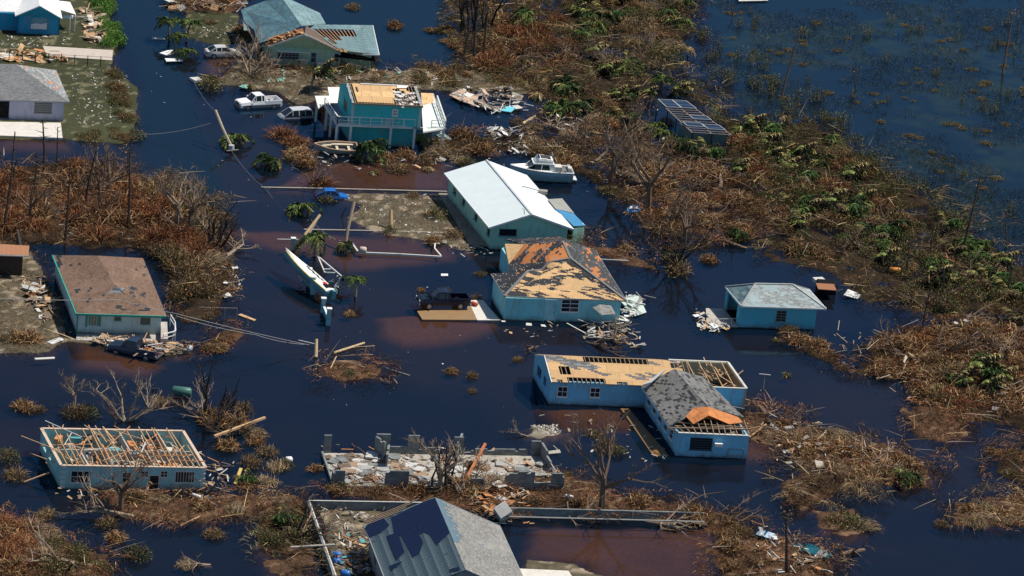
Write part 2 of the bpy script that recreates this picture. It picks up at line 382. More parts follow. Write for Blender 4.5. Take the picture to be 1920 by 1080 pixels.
# ---------------------------------------------------------------- ground, water
def wpoly(px): return np.array([[p.x, p.y] for p in (pz(*q, 0) for q in px)])
def sdf(poly, X, Y):
    "signed distance, positive inside"
    d = np.full(X.shape, 1e9); ins = np.zeros(X.shape, bool); n = len(poly)
    for i in range(n):
        ax, ay = poly[i]; bx, by = poly[(i+1) % n]; ex, ey = bx-ax, by-ay
        t = np.clip(((X-ax)*ex+(Y-ay)*ey)/(ex*ex+ey*ey+1e-9), 0, 1)
        d = np.minimum(d, (X-ax-t*ex)**2+(Y-ay-t*ey)**2)
        c = ((ay > Y) != (by > Y)) & (X < (bx-ax)*(Y-ay)/(by-ay+1e-12)+ax); ins ^= c
    d = np.sqrt(d); return np.where(ins, d, -d)
# name, polygon in photo pixels, height of the ground, edge softness, ground colours
LAND = {
 'left_thicket': ([(-60, 320), (150, 300), (250, 325), (330, 350), (395, 395), (420, 430), (440, 480), (435, 560), (400, 600), (345, 600), (325, 500), (280, 470), (60, 455), (-60, 520)], .28, 'bog'),
 'left_yard': ([(-60, 500), (60, 470), (110, 560), (130, 640), (90, 660), (-60, 670)], .12, 'mud'),
 'left_lawn': ([(-80, 20), (140, -20), (195, -30), (222, 95), (215, 125), (262, 165), (258, 235), (235, 272), (120, 262), (-80, 260)], .15, 'lawn'),
 'back_lawn': ([(345, 20), (450, 25), (460, 80), (420, 88), (385, 84), (345, 70)], .05, 'lawn'),
 'back_bank': ([(455, 105), (520, 115), (700, 135), (830, 125), (1000, 150), (1000, 178), (850, 172), (640, 165), (560, 200), (520, 175), (470, 165), (400, 160), (440, 120)], .15, 'mud'),
 'top_bank': ([(330, -30), (460, -30), (450, 22), (340, 24)], .2, 'litter'),
 'big_thicket': ([(835, -40), (1290, -40), (1300, 60), (1240, 95), (1330, 170), (1395, 235), (1530, 228), (1600, 290), (1750, 370), (1850, 450), (1980, 530), (1980, 620), (1800, 600), (1700, 590), (1620, 575), (1560, 515), (1420, 480), (1390, 440), (1290, 470), (1220, 470), (1190, 400), (1080, 330), (1000, 290), (850, 290), (780, 270), (840, 255), (1010, 250), (1010, 180), (930, 150), (860, 100)], .02, 'bog'),
 'right_bank': ([(1480, 645), (1600, 690), (1640, 650), (1700, 615), (1980, 600), (1980, 850), (1860, 800), (1800, 790), (1700, 720), (1590, 700)], .12, 'bog'),
 'spit': ([(1395, 770), (1440, 765), (1500, 790), (1640, 825), (1765, 880), (1740, 915), (1640, 905), (1500, 960), (1475, 900), (1500, 850), (1400, 820)], .15, 'litter'),
 'mound_a': ([(1700, 770), (1800, 760), (1830, 800), (1780, 835), (1705, 820)], .15, 'litter'),
 'mound_b': ([(1535, 965), (1600, 950), (1650, 985), (1600, 1005), (1540, 1000)], .15, 'litter'),
 'mound_c': ([(1780, 950), (1850, 930), (1980, 930), (1980, 985), (1790, 990)], .12, 'litter'),
 'mound_d': ([(1850, 850), (1980, 830), (1980, 930), (1870, 900)], .12, 'bog'),
 'front_bank': ([(1330, 965), (1410, 985), (1560, 1040), (1575, 1120), (1350, 1120)], .18, 'litter'),
 'corner_bank': ([(-60, 960), (60, 985), (110, 1010), (200, 1040), (230, 1120), (-60, 1120)], .2, 'litter'),
 'bush_bank': ([(470, 955), (560, 935), (590, 1000), (600, 1120), (510, 1100)], .1, 'litter'),
 'strip': ([(185, 915), (300, 925), (480, 925), (575, 935), (575, 962), (470, 972), (330, 982), (240, 975)], .15, 'litter'),
 'midstrip': ([(600, 912), (900, 908), (1060, 890), (1200, 935), (1290, 945), (1290, 965), (950, 965), (700, 945)], .15, 'litter'),
 'peninsula': ([(600, 364), (690, 360), (830, 362), (880, 420), (930, 455), (880, 475), (840, 462), (700, 438), (640, 410), (672, 385)], .06, 'mud'),
 'house_bank': ([(1070, 445), (1180, 470), (1235, 510), (1150, 490), (1060, 470)], .15, 'litter'),
 'islet_brush': ([(600, 688), (650, 670), (725, 690), (722, 712), (640, 715), (605, 708)], .12, 'litter'),
 'gravel_islet': ([(985, 800), (1020, 792), (1050, 800), (1058, 815), (1020, 822), (990, 815)], .08, 'gravel'),
 'yard': ([(583, 945), (760, 958), (740, 1000), (690, 1120), (622, 1120)], .06, 'mud'),
 'kerb_land': ([(975, 1045), (1080, 1052), (1140, 1085), (1140, 1130), (975, 1130)], .08, 'mud'),
 'debris_front': ([(85, 630), (190, 632), (360, 648), (365, 664), (300, 672), (200, 650), (90, 640)], .05, 'mud'),
 'navy_bank': ([(370, 655), (440, 612), (452, 625), (420, 650), (380, 665)], .12, 'litter'),
}
SHAL = {   # shallows: bed just under the surface; k beds also carry the sky sheen as colour
 'a': ([(640, 300), (850, 300), (840, 352), (520, 352), (560, 320)], -.10), 
 'b': ([(705, 590), (790, 588), (925, 603), (915, 620), (860, 634), (760, 640), (722, 625)], -.14), 'c': ([(1000, 985), (1340, 985), (1330, 1100), (1130, 1100), (1100, 1055), (990, 1040)], -.12), 'd': ([(1010, 762), (1190, 765), (1215, 800), (1050, 800)], -.14),
  'f': ([(385, 105), (460, 105), (440, 160), (380, 150)], -.14), 'g': ([(0, 262), (120, 262), (130, 278), (0, 276)], -.06),
 'h': ([(380, 420), (860, 450), (850, 480), (650, 500)], -.35), 'i': ([(140, 635), (300, 680), (260, 700), (150, 680)], -.14), 'j': ([(1400, 820), (1480, 830), (1440, 860), (1390, 850)], -.12),
 'k': ([(1300, -60), (2100, -60), (2100, 560), (1850, 440), (1750, 370), (1600, 280), (1400, 220)], -.28), 'k2': ([(195, -60), (335, -60), (345, 120), (420, 330), (450, 430), (415, 400), (270, 290), (265, 160)], -.4), 'k3': ([(600, -60), (850, -60), (840, 110), (620, 100)], -.4), 'l': ([(1000, 180), (1240, 190), (1260, 260), (1010, 250)], -.2),
}
PONDS = [[(1195, 185), (1235, 170), (1290, 195), (1385, 262), (1345, 288), (1240, 275), (1195, 230)], [(1000, 188), (1090, 195), (1115, 238), (1020, 243)], [(1340, 300), (1380, 310), (1370, 330), (1335, 320)], [(1560, 620), (1640, 600), (1700, 560), (1660, 640)], [(1820, 790), (1900, 800), (1880, 830)]]
LPOLY = {k: wpoly(v[0]) for k, v in LAND.items()}
def ground_height(X, Y, want=False):
    h = -.75+.25*fbm(X, Y, 14, 3); wob = (fbm(X, Y, 5, 7)-.5)*3.2+(fbm(X, Y, 1.6, 9)-.5)*1.6
    C = np.empty(X.shape+(3,)); C[...] = (.016, .012, .010); n1 = fbm(X, Y, 6, 11)[..., None]; n2 = fbm(X, Y, .9, 13)[..., None]
    C = C*(.4+.8*n1)+np.array([.020, .015, .009])*np.clip((fbm(X, Y, 22, 81)-.52)*5, 0, 1)[..., None]
    for k, (p, hh) in SHAL.items():
        m = np.clip((sdf(wpoly(p), X, Y)+wob*.5)/2.0+.5, 0, 1); m = m*m*(3-2*m)
        h = h*(1-m)+hh*m; sc_ = np.array([.23, .14, .05]) if k[0] != 'k' else np.array([.014, .042, .058]); gp = np.clip((fbm(X, Y, 11, 71)-.46)*9, 0, 1)[..., None]*np.clip((fbm(X, Y, 2, 73)-.3)*3, 0, 1)[..., None]  # k beds: blue of the sky on wind ripples put into bed colour
        sc_ = sc_*(.6+.7*n1) if k[0] != 'k' else sc_*(1-gp*(k == 'k'))+np.array([.045, .11, .04])*gp*(k == 'k')
        _k = .97 if k[0] == 'k' else .85; C = C*(1-m[..., None]*_k)+sc_*m[..., None]*_k
    for k, (p, hh, kind) in LAND.items():
        hard = kind in ('lawn', 'mud')
        m = np.clip((sdf(LPOLY[k], X, Y)+wob*(.35 if hard else .8)+(0 if hard else (fbm(X, Y, .9, 33)-.5)*1.8))/1.2+.5, 0, 1); m = m*m*(3-2*m)
        top = hh+(fbm(X, Y, 2.2, 5)-.5)*(.10 if hard else .6)+(0 if kind != 'bog' else (fbm(X, Y, 7, 15)-.5)*.7)
        h = h*(1-m)+top*m; m = m[..., None]
        if kind == 'lawn': c = np.array([.045, .05, .026])*(.6+.9*n1)+(n2 > .66)*np.array([.10, .09, .06])
        elif kind == 'mud': c = np.array([.10, .085, .058])*(.5+1.1*n2)+(n2 > .64)*np.array([.16, .13, .10])
        elif kind == 'gravel': c = np.array([.30, .27, .21])*(.1+1.3*fbm(X, Y, .7, 93)[..., None])
        elif kind == 'bog': c = np.array([.030, .020, .012])*(.3+1.4*n2)
        else: c = np.array([.085, .048, .029])*(.25+1.4*n2)+(fbm(X, Y, .8, 91)[..., None] > .66)*np.array([.10, .07, .045])
        C = C*(1-m)+c*m
    for p in PONDS:
        m = np.clip((sdf(wpoly(p), X, Y)+wob*.4)/1.4+.5, 0, 1); h = h*(1-m)-.45*m; C = C*(1-m[..., None]*.6)
    return h, C
_c = [pz(*q) for q in ((-250, -250), (2150, -250), (-250, 1300), (2150, 1300))]
xs = np.arange(min(p.x for p in _c), max(p.x for p in _c), .42); ys = np.arange(min(p.y for p in _c), max(p.y for p in _c), .7)
xs = np.concatenate([[-3000, -600, -200], xs, [200, 600, 3000]]); ys = np.concatenate([[-460, -300], ys, [350, 900, 4000]])
GX, GY = np.meshgrid(xs, ys); GH, GC = ground_height(GX, GY)
ny, nx = GX.shape; idx = np.arange(nx*ny).reshape(ny, nx)
F = np.stack([idx[:-1, :-1], idx[:-1, 1:], idx[1:, 1:], idx[1:, :-1]], -1).reshape(-1, 4)
N = NT('ground_soil', .95, .1); at = N.n('Attribute', attribute_name='Col').outputs['Color']
o_ = N.obj(); g_ = N.noise(2.2, o_, 6, .8); g2 = N.noise(9, o_, 4, .7)
N.base(N.mix(1.0, at, N.mix(g_, (.35, .35, .35), (1.7, 1.65, 1.6)), 'MULTIPLY')); N.bump(g2, .6, .08)
gme = npmesh('ground', np.c_[GX.ravel(), GY.ravel(), GH.ravel()], F, GC.reshape(-1, 3), N.mat)
gme.polygons.foreach_set('use_smooth', [True]*len(gme.polygons))
g = bpy.data.objects.new('ground', gme); col.objects.link(g); tag(g, 'muddy flooded ground with raised banks of litter', kind='structure')
def gz(x, y):
    i = min(max(int(np.searchsorted(xs, x)), 1), nx-1); j = min(max(int(np.searchsorted(ys, y)), 1), ny-1)
    return max(float(GH[j, i]), 0.0)
# water: clear brown flood water over the bed, faint reflection of the sky
wm = bpy.data.materials.new('flood_water'); wm.use_nodes = True; t = wm.node_tree; t.nodes.clear()
out = t.nodes.new('ShaderNodeOutputMaterial'); m1 = t.nodes.new('ShaderNodeMixShader'); m2 = t.nodes.new('ShaderNodeMixShader')
tr = t.nodes.new('ShaderNodeBsdfTransparent'); tr.inputs[0].default_value = (.74, .58, .42, 1)
df = t.nodes.new('ShaderNodeBsdfDiffuse'); df.inputs[0].default_value = (.008, .020, .040, 1)
gl = t.nodes.new('ShaderNodeBsdfGlossy'); gl.inputs[0].default_value = (.21, .54, .84, 1); gl.inputs['Roughness'].default_value = .04
fr = t.nodes.new('ShaderNodeFresnel'); fr.inputs[0].default_value = 1.27
tc = t.nodes.new('ShaderNodeTexCoord'); mp = t.nodes.new('ShaderNodeMapping'); mp.inputs['Rotation'].default_value = (0, 0, R(35)); mp.inputs['Scale'].default_value = (1, .35, 1)
nz = t.nodes.new('ShaderNodeTexNoise'); nz.inputs['Scale'].default_value = 2.2; nz.inputs['Detail'].default_value = 4
bp = t.nodes.new('ShaderNodeBump'); bp.inputs['Strength'].default_value = .16; bp.inputs['Distance'].default_value = .05
L = t.links.new; L(tc.outputs['Object'], mp.inputs[0]); L(mp.outputs[0], nz.inputs['Vector']); L(nz.outputs[0], bp.inputs['Height'])
rn = t.nodes.new('ShaderNodeTexNoise'); rn.inputs['Scale'].default_value = .05; rn.inputs['Detail'].default_value = 5; rm = t.nodes.new('ShaderNodeMapRange'); rm.inputs[1].default_value = .4; rm.inputs[2].default_value = .65; rm.inputs[3].default_value = .02; rm.inputs[4].default_value = .13; L(mp.outputs[0], rn.inputs['Vector']); L(rn.outputs[0], rm.inputs[0]); L(rm.outputs[0], gl.inputs['Roughness']); L(bp.outputs[0], gl.inputs['Normal']); L(bp.outputs[0], fr.inputs['Normal'])
m1.inputs[0].default_value = .30; L(tr.outputs[0], m1.inputs[1]); L(df.outputs[0], m1.inputs[2])
L(fr.outputs[0], m2.inputs[0]); L(m1.outputs[0], m2.inputs[1]); L(gl.outputs[0], m2.inputs[2]); L(m2.outputs[0], out.inputs[0])
mb = MB(); mb.poly([(-3000, -460, 0), (3000, -460, 0), (3000, 4000, 0), (-3000, 4000, 0)])
wo = mb.build('water', wm); tag(wo, 'dark flood water over the streets and yards', kind='structure')

# ---------------------------------------------------------------- house tools
def lerp(a, b, t): return a+(b-a)*t
def wall(mb, a, b, h, th=.2, ops=(), z0=-.6, m=0):
    "straight wall a-b with openings (s0, s1, z0, z1)"
    a = Vector((a[0], a[1], 0)); b = Vector((b[0], b[1], 0)); L = (b-a).length; d = (b-a)/L; n = Vector((-d.y, d.x, 0))*th
    cuts = sorted({0.0, L, *[min(max(v, 0), L) for o in ops for v in o[:2]]})
    def seg(s0, s1, zb, zt):
        if s1-s0 < .01 or zt-zb < .01: return
        p = a+d*s0; q = a+d*s1
        mb.hexa([p+V3(0, 0, zb), q+V3(0, 0, zb), q+n+V3(0, 0, zb), p+n+V3(0, 0, zb)], [p+V3(0, 0, zt), q+V3(0, 0, zt), q+n+V3(0, 0, zt), p+n+V3(0, 0, zt)], m)
    for s0, s1 in zip(cuts, cuts[1:]):
        c = (s0+s1)/2; z = z0
        for o in sorted([o for o in ops if o[0] < c < o[1]], key=lambda o: o[2]):
            seg(s0, s1, z, o[2]); z = o[3]
        seg(s0, s1, z, h)
def onwall(a, b, q):
    "pixel point q seen on the vertical plane through a-b: (distance along, height)"
    d = fw*FPX+rt*(q[0]-960)-up*(q[1]-540); e = Vector((b[0]-a[0], b[1]-a[1], 0)); L = e.length; e /= L; n = Vector((-e.y, e.x, 0))
    t = (Vector((a[0], a[1], 0))-CAM).dot(n)/d.dot(n); p = CAM+d*t
    return (p-Vector((a[0], a[1], 0))).dot(e), p.z
def opening(a, b, r):
    "pixel rectangle x0, y0, x1, y1 -> opening on the wall"
    s0, z1 = onwall(a, b, (r[0], r[1])); s1, z0 = onwall(a, b, (r[2], r[3])); s0, s1 = min(s0, s1), max(s0, s1)
    return (max(s0, .1), s1, max(min(z0, z1), .02), max(z0, z1))
def window(parent, a, b, o, nx=2, ny=2, frame=WHITE, pane=GLASS, fw_=.07, name='window'):
    a = Vector((a[0], a[1], 0)); d = (Vector((b[0], b[1], 0))-a).normalized(); n = Vector((-d.y, d.x, 0)); s0, s1, z0, z1 = o
    P = lambda s, z, off: a+d*s+n*off+V3(0, 0, z)
    f = MB()
    for s in [s0+(s1-s0)*i/nx for i in range(nx+1)]: f.beam(P(s, z0, .05), P(s, z1, .05), fw_ if s in (s0, s1) else fw_*.6, .16)
    for z in [z0+(z1-z0)*i/ny for i in range(ny+1)]: f.beam(P(s0, z, .05), P(s1, z, .05), .157, fw_ if z in (z0, z1) else fw_*.6)
    f.beam(P(s0-.1, z0-.07, -.03), P(s1+.1, z0-.07, -.03), .14, .07)
    w_ = f.build(name, frame, parent)
    g_ = MB(); g_.hexa([P(s0, z0, .08), P(s1, z0, .08), P(s1, z0, .10), P(s0, z0, .10)], [P(s0, z1, .08), P(s1, z1, .08), P(s1, z1, .10), P(s0, z1, .10)]); g_.build('pane', pane, w_)
    return w_
def roofslab(mb, pts, th=.14, m=0): mb.slab(pts, th, m)
def patch(mb, P, nu, nv, holes=(), th=.03, m=0, ragged=0):
    "deck of sheets over quad P00 P10 P11 P01, leaving cells (i, j) out"
    P = [Vector(p) for p in P]; H = set(holes)
    at_ = lambda u, v: P[0]*(1-u)*(1-v)+P[1]*u*(1-v)+P[2]*u*v+P[3]*(1-u)*v
    for j in range(nv):
        i = 0
        while i < nu:
            if (i, j) in H: i += 1; continue
            k = i
            while k < nu and (k, j) not in H: k += 1
            q = [at_(i/nu, j/nv), at_(k/nu, j/nv), at_(k/nu, (j+1)/nv), at_(i/nu, (j+1)/nv)]; mb.slab(q, th, m); i = k
def rafters(mb, P, n, w=.06, h=.16, drop=.12, skip=()):
    P = [Vector(p)-V3(0, 0, drop) for p in P]
    for i in range(n+1):
        if i in skip: continue
        u = i/n; mb.beam(lerp(P[0], P[1], u), lerp(P[3], P[2], u), w, h)
def cells(*rects):
    return {(i, j) for x0, y0, x1, y1 in rects for i in range(x0, x1) for j in range(y0, y1)}
def trim(parent, pts, mat=WHITE, w=.1, h=.18, name='gutter', closed=False):
    f = MB(); pts = list(pts)+([pts[0]] if closed else [])
    for p, q in zip(pts, pts[1:]): f.beam(Vector(p)-V3(0, 0, .08), Vector(q)-V3(0, 0, .08), w, h)
    return f.build(name, mat, parent)
def walls4(root, FL, FR, BL, h, mat, ops={}, th=.2, z0=-.6, name='wall', top=True, skip=()):
    "front, right, back, left walls round a parallelogram; ops by side: 'f','r','b','l'"
    BR = BL+(FR-FL); sides = {'f': (FL, FR), 'r': (FR, BR), 'b': (BR, BL), 'l': (BL, FL)}
    for k, (a, b) in sides.items():
        if k in skip: continue
        mb = MB(); e = th if k in 'rl' else 0; d = (b-a).normalized()
        wall(mb, a+d*e, b-d*e, h, th, ops.get(k, ()), z0); mb.build(name, mat, root)
    return sides
def inside_floor(root, FL, FR, BL, z, mat, name='floor', m=.25):
    BR = BL+(FR-FL); u = (FR-FL).normalized()*m; v = (BL-FL).normalized()*m
    mb = MB(); mb.slab([Vector(p)+V3(0, 0, z) for p in (FL+u+v, FR-u+v, BR-u-v, BL+u-v)], .1); return mb.build(name, mat, root)
# ================================================================ HOUSES
# ---- hip-roofed house with torn shingles
q = Z(820, 280, 2.7)
root = empty('hip_roof_house', q(335, 865), 'turquoise house whose black hip roof has big patches of bare plywood', 'house')
FL, FR = q(335, 865), q(918, 880); BLm = q(290, 742, 0); HB = BLm+(BLm-FL)*0
_v = (q(272, 629, 2.7)-q(340, 742, 2.7)).normalized(); BL = FL+_v*11.0; h = 2.55
WT = wallmat('turquoise_wall', (.24, .60, .64))
fo = [opening(FL, FR, tuple(v for v in (820+x0/2.7, 280+y0/2.7, 820+x1/2.7, 280+y1/2.7))) for x0, y0, x1, y1 in ((632, 760, 713, 824), (548, 762, 594, 866))]
_d1 = (q(272, 629, 2.7)-q(340, 742, 2.7)).length; B1 = FL+_v*(_d1-.6); _u = (FR-FL).normalized(); M0 = q(372, 622, 2.7); M0.z = 0; _s = (M0-FL).dot(_u)-(M0-FL).dot(_v)*_u.dot(_v)
walls4(root, FL, FR, B1, h, WT, {'f': fo}, skip='b'); _s += .75; _a = FL+_u*_s+_v*(_d1-.6); mb = MB(); wall(mb, B1+_v*10.2-_v*9+_u*0, _a-_v*.0+_u*0, h) if 0 else wall(mb, _a, B1, h); mb.build('wall', WT, root); _e = _a+_v*9.6; mb = MB(); wall(mb, _e, _a, h); wall(mb, FR+_v*(_d1+9.0), _e, h); wall(mb, FR+_v*(_d1-.6), FR+_v*(_d1+9.0), h); mb.build('wall', WT, root); window(root, FL, FR, fo[0], 2, 3)
DOORM = plain('turquoise_door', (.34, .62, .66), .5)
mb = MB(); a, b = FL, FR; d = (b-a).normalized(); n = Vector((-d.y, d.x, 0)); s0, s1, z0, z1 = fo[1]
mb.hexa([a+d*s0+n*.04+V3(0, 0, z0), a+d*s1+n*.04+V3(0, 0, z0), a+d*s1+n*.1+V3(0, 0, z0), a+d*s0+n*.1+V3(0, 0, z0)], [a+d*s0+n*.04+V3(0, 0, z1), a+d*s1+n*.04+V3(0, 0, z1), a+d*s1+n*.1+V3(0, 0, z1), a+d*s0+n*.1+V3(0, 0, z1)])
dr = mb.build('door', DOORM, root); mb = MB(); [mb.beam(a+d*s_+V3(0, 0, 0)-n*.02, a+d*s_+V3(0, 0, z1+.05)-n*.02, .09, .06) for s_ in (s0, s1)]; mb.beam(a+d*s0+V3(0, 0, z1)-n*.02, a+d*s1+V3(0, 0, z1)-n*.02, .06, .09); mb.build('door_frame', plain('door_trim', (.42, .62, .64)), root); mb = MB(); mb.box(a+d*(s1-.15)-n*.0+V3(0, 0, 1.0), (.12, .08, .08)); mb.build('handle', RIM, dr)
SH_A = shingle('black_shingle_torn', (.035, .036, .04), PLY, .475, .55, .18, 3.1, .13, .05, pat=.42)
SH_B = shingle('black_shingle_orange', (.03, .03, .034), ORN, .475, .6, .2, 8.3, .16, .05, pat=.5)
SH_C = shingle('black_shingle_right', (.05, .052, .055), ORN, .60, .5, .18, 5.3, .12, .1, (.2, .2, .2), pat=.5)
SH_D = shingle('black_shingle_whole', (.03, .031, .036), ORN, .68, .5, .18, 1.7, .2, .03, pat=.5)
E = 2.7; K = dict(FLe=(340, 742, E), FRe=(957, 765, E), L1=(272, 629, E), A1=(460, 615, 3.75), V=(530, 610, 3.6), R0=(566, 570, 4.3), R1=(675, 551, 4.7), R2=(636, 465, 4.7), BRe=(800, 510, E), BLe=(342, 478, E), M1=(362, 583, E), M2=(366, 620, 3.0), H1=(438, 480, 3.5))
K = {k: q(*v) for k, v in K.items()}
def rf(name, mat, *faces, th=.12, dz=0):
    mb = MB()
    for f in faces: mb.slab([p+V3(0, 0, dz) for p in f], th)
    return mb.build(name, mat, root)
rf('roof', SH_A, [K[k] for k in ('FLe', 'FRe', 'R1', 'R0', 'V', 'A1')])
rf('roof', SH_C, [K['FRe'], K['BRe'], K['R2'], K['R1']])
rf('roof', SH_B, [K['M1'], K['R0'], K['R1'], K['R2'], K['H1']])
rf('roof', PLYM, [K['M1'], K['H1'], K['BLe']])
rf('roof', SH_D, [K['L1'], K['FLe'], K['A1']], [K['M2'], K['V'], K['R0'], K['M1']])
rf('roof', SH_D, [K['H1'], K['R2'], q(620, 440, 3.0), q(345, 455, E)], [K['R2'], K['BRe'], q(620, 440, 3.0)])
CAP = plain('ridge_cap', (.17, .17, .17), .9)
mb = MB()
for a, b in (('FLe', 'A1'), ('A1', 'V'), ('V', 'R0'), ('R0', 'R1'), ('R1', 'R2'), ('R1', 'FRe')): mb.beam(K[a]+V3(0, 0, .03), K[b]+V3(0, 0, .03), .28, .06)
mb.build('ridge_cap', CAP, root)
trim(root, [K['L1'], K['FLe'], K['FRe'], K['BRe']], plain('grey_trim', (.34, .35, .34)), .06, .16)
# small hooded door porch at the right end of the front
mb = MB(); e0 = [q(785, 800, 1.9), q(830, 838, 1.7), q(903, 834, 1.7), q(880, 790, 2.2), q(820, 785, 2.2)]
mb.slab(e0, .06); po = mb.build('porch_hood', shingle('grey_hood', (.2, .2, .19), (.4, .38, .3), .6, .3, .12, 2), root)
mb = MB()
for p in (e0[1], e0[2]): mb.beam((p.x, p.y, -.3), (p.x, p.y, 1.62), .08, .08)
for p, p2 in ((e0[1], e0[2]),): mb.beam((p.x, p.y, .9), (p2.x, p2.y, .9), .05, .05)
mb.build('porch_post', GREYW, root)

# ---- white metal roofed house
root = empty('white_roof_house', q(262, 483), 'pale green house under a long white metal gable roof', 'house')
E = 2.75; FLe, FRe, BLe = q(262, 396, E), q(690, 404, E), q(35, 120, E); A0, A1 = q(478, 328, 4.4), q(250, 54, 4.4)
BRe = BLe+(FRe-FLe); WG = wallmat('pale_green_wall', (.34, .62, .50), line=.2)
u = (FRe-FLe).normalized(); v = (BLe-FLe).normalized(); fl = FLe+u*.5+v*.5; fl.z = 0; fr = FRe-u*.5+v*.5; fr.z = 0; bl = BLe+u*.5-v*.4; bl.z = 0
op = lambda a, b, x0, y0, x1, y1, ox=820, oy=280, s=2.7: opening(a, b, (ox+x0/s, oy+y0/s, ox+x1/s, oy+y1/s))
wf = [op(fl, fr, 315, 402, 400, 441)]; wl = [(1.8, 3.0, 1.2, 2.2), (5.6, 6.6, 1.2, 2.2), (10.5, 11.7, 1.2, 2.2), (15.5, 16.7, 1.2, 2.2)]
walls4(root, fl, fr, bl, 2.62, WG, {'f': wf, 'l': wl}); window(root, fl, fr, wf[0], 1, 1, plain('green_frame', (.2, .36, .32)))
for o in wl: window(root, bl, fl, o, 1, 1, plain('green_frame', (.2, .36, .32)))
mb = MB(); mb.hexa([fl+V3(0, 0, 2.62), fr+V3(0, 0, 2.62), A0+v*.5-V3(0, 0, .12)], [p+v*.2 for p in (fl+V3(0, 0, 2.62), fr+V3(0, 0, 2.62), A0+v*.5-V3(0, 0, .12))]); mb.build('gable', WG, root)
WM = ribmetal('white_metal_roof', (.73, .81, .81), .45, .38, .7, .10)
rf('roof', WM, [FLe, A0, A1, BLe], th=.09); rf('roof', WM, [A0, FRe, BRe, A1], th=.09)
mb = MB(); mb.beam(A0+V3(0, 0, .04), A1+V3(0, 0, .04), .25, .03); mb.build('ridge_cap', plain('grey_flashing', (.45, .48, .5)), root)
trim(root, [BLe, FLe, A0, FRe, BRe], WHITE, .08, .2)
mb = MB(); mb.beam(q(430, 186, 3.8), q(520, 210, 3.2), .14, .08); mb.box(q(535, 216, 3.0), (1.0, .7, .4)); mb.build('roof_wreckage', GREYW, root)
for x, y in ((418, 425), (442, 420), (540, 448)): mb = MB(); mb.box(fl+(fr-fl)*((x-262)/430)-v*.35+V3(0, 0, .55), (.85, .4, .8), math.atan2(u.y, u.x)); mb.build('air_conditioner', plain('meter_box', (.16, .26, .25)), root)
mb = MB(); mb.tube([q(440, 330, 4.3), q(440, 303, 5.1), q(428, 301, 5.15)], .04); mb.build('vent_pipe', GREYW, root)
# lean-to at its right side
root = empty('blue_roof_annex', q(680, 440), 'green lean-to with torn blue and grey roof beside the white roofed house', 'shed')
e = 2.3; r = [q(598, 300, 3.0), q(690, 388, 2.3), q(752, 386, 2.2), q(690, 325, 2.6)]
rf('roof', plain('blue_tarp_roof', (.05, .22, .42), .5, dirt=(.3, .3, .28), dirtf=.5), r, th=.06)
rf('roof', ribmetal('torn_grey_roof', (.30, .31, .28), .3, .7, .4, .8), [q(560, 252, 3.0), q(598, 300, 3.0), q(692, 322, 2.6), q(632, 248, 2.8)], th=.06)
a, b, c = r[1].copy(), r[2].copy(), q(632, 250, 2.6).copy()
for p in (a, b, c): p.z = 0
c = b+(c-b); mb = MB(); wall(mb, a+(b-a)*.05, b-(b-a)*.1, 2.0); wall(mb, b-(b-a)*.1, c, 2.3, .15, [(1, 2, .9, 1.8)]); mb.build('wall', WG, root)

# ---- L-shaped blue house
q = Z(960, 640, 2.454)
root = empty('blue_house', q(168, 288), 'sky blue L-shaped house with plywood back wing and grey shingled front wing', 'house')
WB = wallmat('sky_blue_wall', (.20, .50, .70)); h = 2.5
FL = q(168, 288); FR0 = q(606, 305); u = (FR0-FL).normalized(); BL = q(95, 165)
FR = FL+u*(q(1055, 300)-FL).dot(u); v = (BL-FL)
wf = [op(FL, FR, *r, 960, 640, 2.454) for r in ((213, 208, 252, 256), (363, 214, 402, 258))]
wl = [(1.4, 3.2, .9, 2.1), (4.2, 5.4, 1.0, 2.1)]
BR = FR+v; mb = MB(); wall(mb, FL, FR, h, .2, wf); mb.build('wall', WB, root)
CREAM = wallmat('cream_inner_wall', (.50, .52, .36))
mb = MB(); wall(mb, BR, BL, h); mb.build('wall', CREAM, root); mb = MB(); wall(mb, FR, BR, h, .2); mb.build('wall', wallmat('tan_wall', (.42, .33, .22)), root)
mb = MB(); wall(mb, BL, FL, h, .2, wl); mb.build('wall', WB, root)
for o in wf: window(root, FL, FR, o, 2, 2)
for o in wl: window(root, BL, FL, o, 2, 1, WB)
E1 = 2.55; e0, e1 = q(178, 191, E1), q(606, 214, E1); e1 = e0+(e1-e0)/(e1-e0).length*(FR-FL).length
rdg0 = (FL+BL)/2+V3(0, 0, 3.9); rdg1 = rdg0+(FR-FL); be0 = BL+V3(0, 0, E1); be1 = BR+V3(0, 0, E1)
mb = MB(); mb.hexa([FL+V3(0, 0, h), BL+V3(0, 0, h), rdg0-V3(0, 0, .15)], [p+u*.2 for p in (FL+V3(0, 0, h), BL+V3(0, 0, h), rdg0-V3(0, 0, .15))]); mb.build('gable', WB, root)
SH_P = shingle('plywood_with_shingle_scraps', (.13, .13, .13), PLY, .47, .7, .2, 12.4, 0, .2, pat=.22)
fe0 = FL+V3(0, 0, E1)-v.normalized()*.3; fe1 = fe0+(FR-FL)
full = (fe0, fe1, rdg1, rdg0); nu = 36
mb = MB(); patch(mb, full, nu, 10, cells((2, 3, 4, 6), (1, 0, 2, 1), (3, 0, 10, 2), (7, 8, 19, 10), (25, 0, 36, 10), (23, 7, 25, 9), (12, 0, 14, 1)), .04)
rr = mb.build('roof', SH_P, root)
mb = MB(); rafters(mb, full, 44, skip=set(range(33, 45))); mb.build('rafter', LUMD, rr)
mb = MB(); mb.slab([be0, rdg0, lerp(rdg0, rdg1, .64), lerp(be0, be1, .64)], .05); mb.build('roof', SH_P, root)
trim(root, [fe0, rdg0, be0], WHITE, .08, .16)
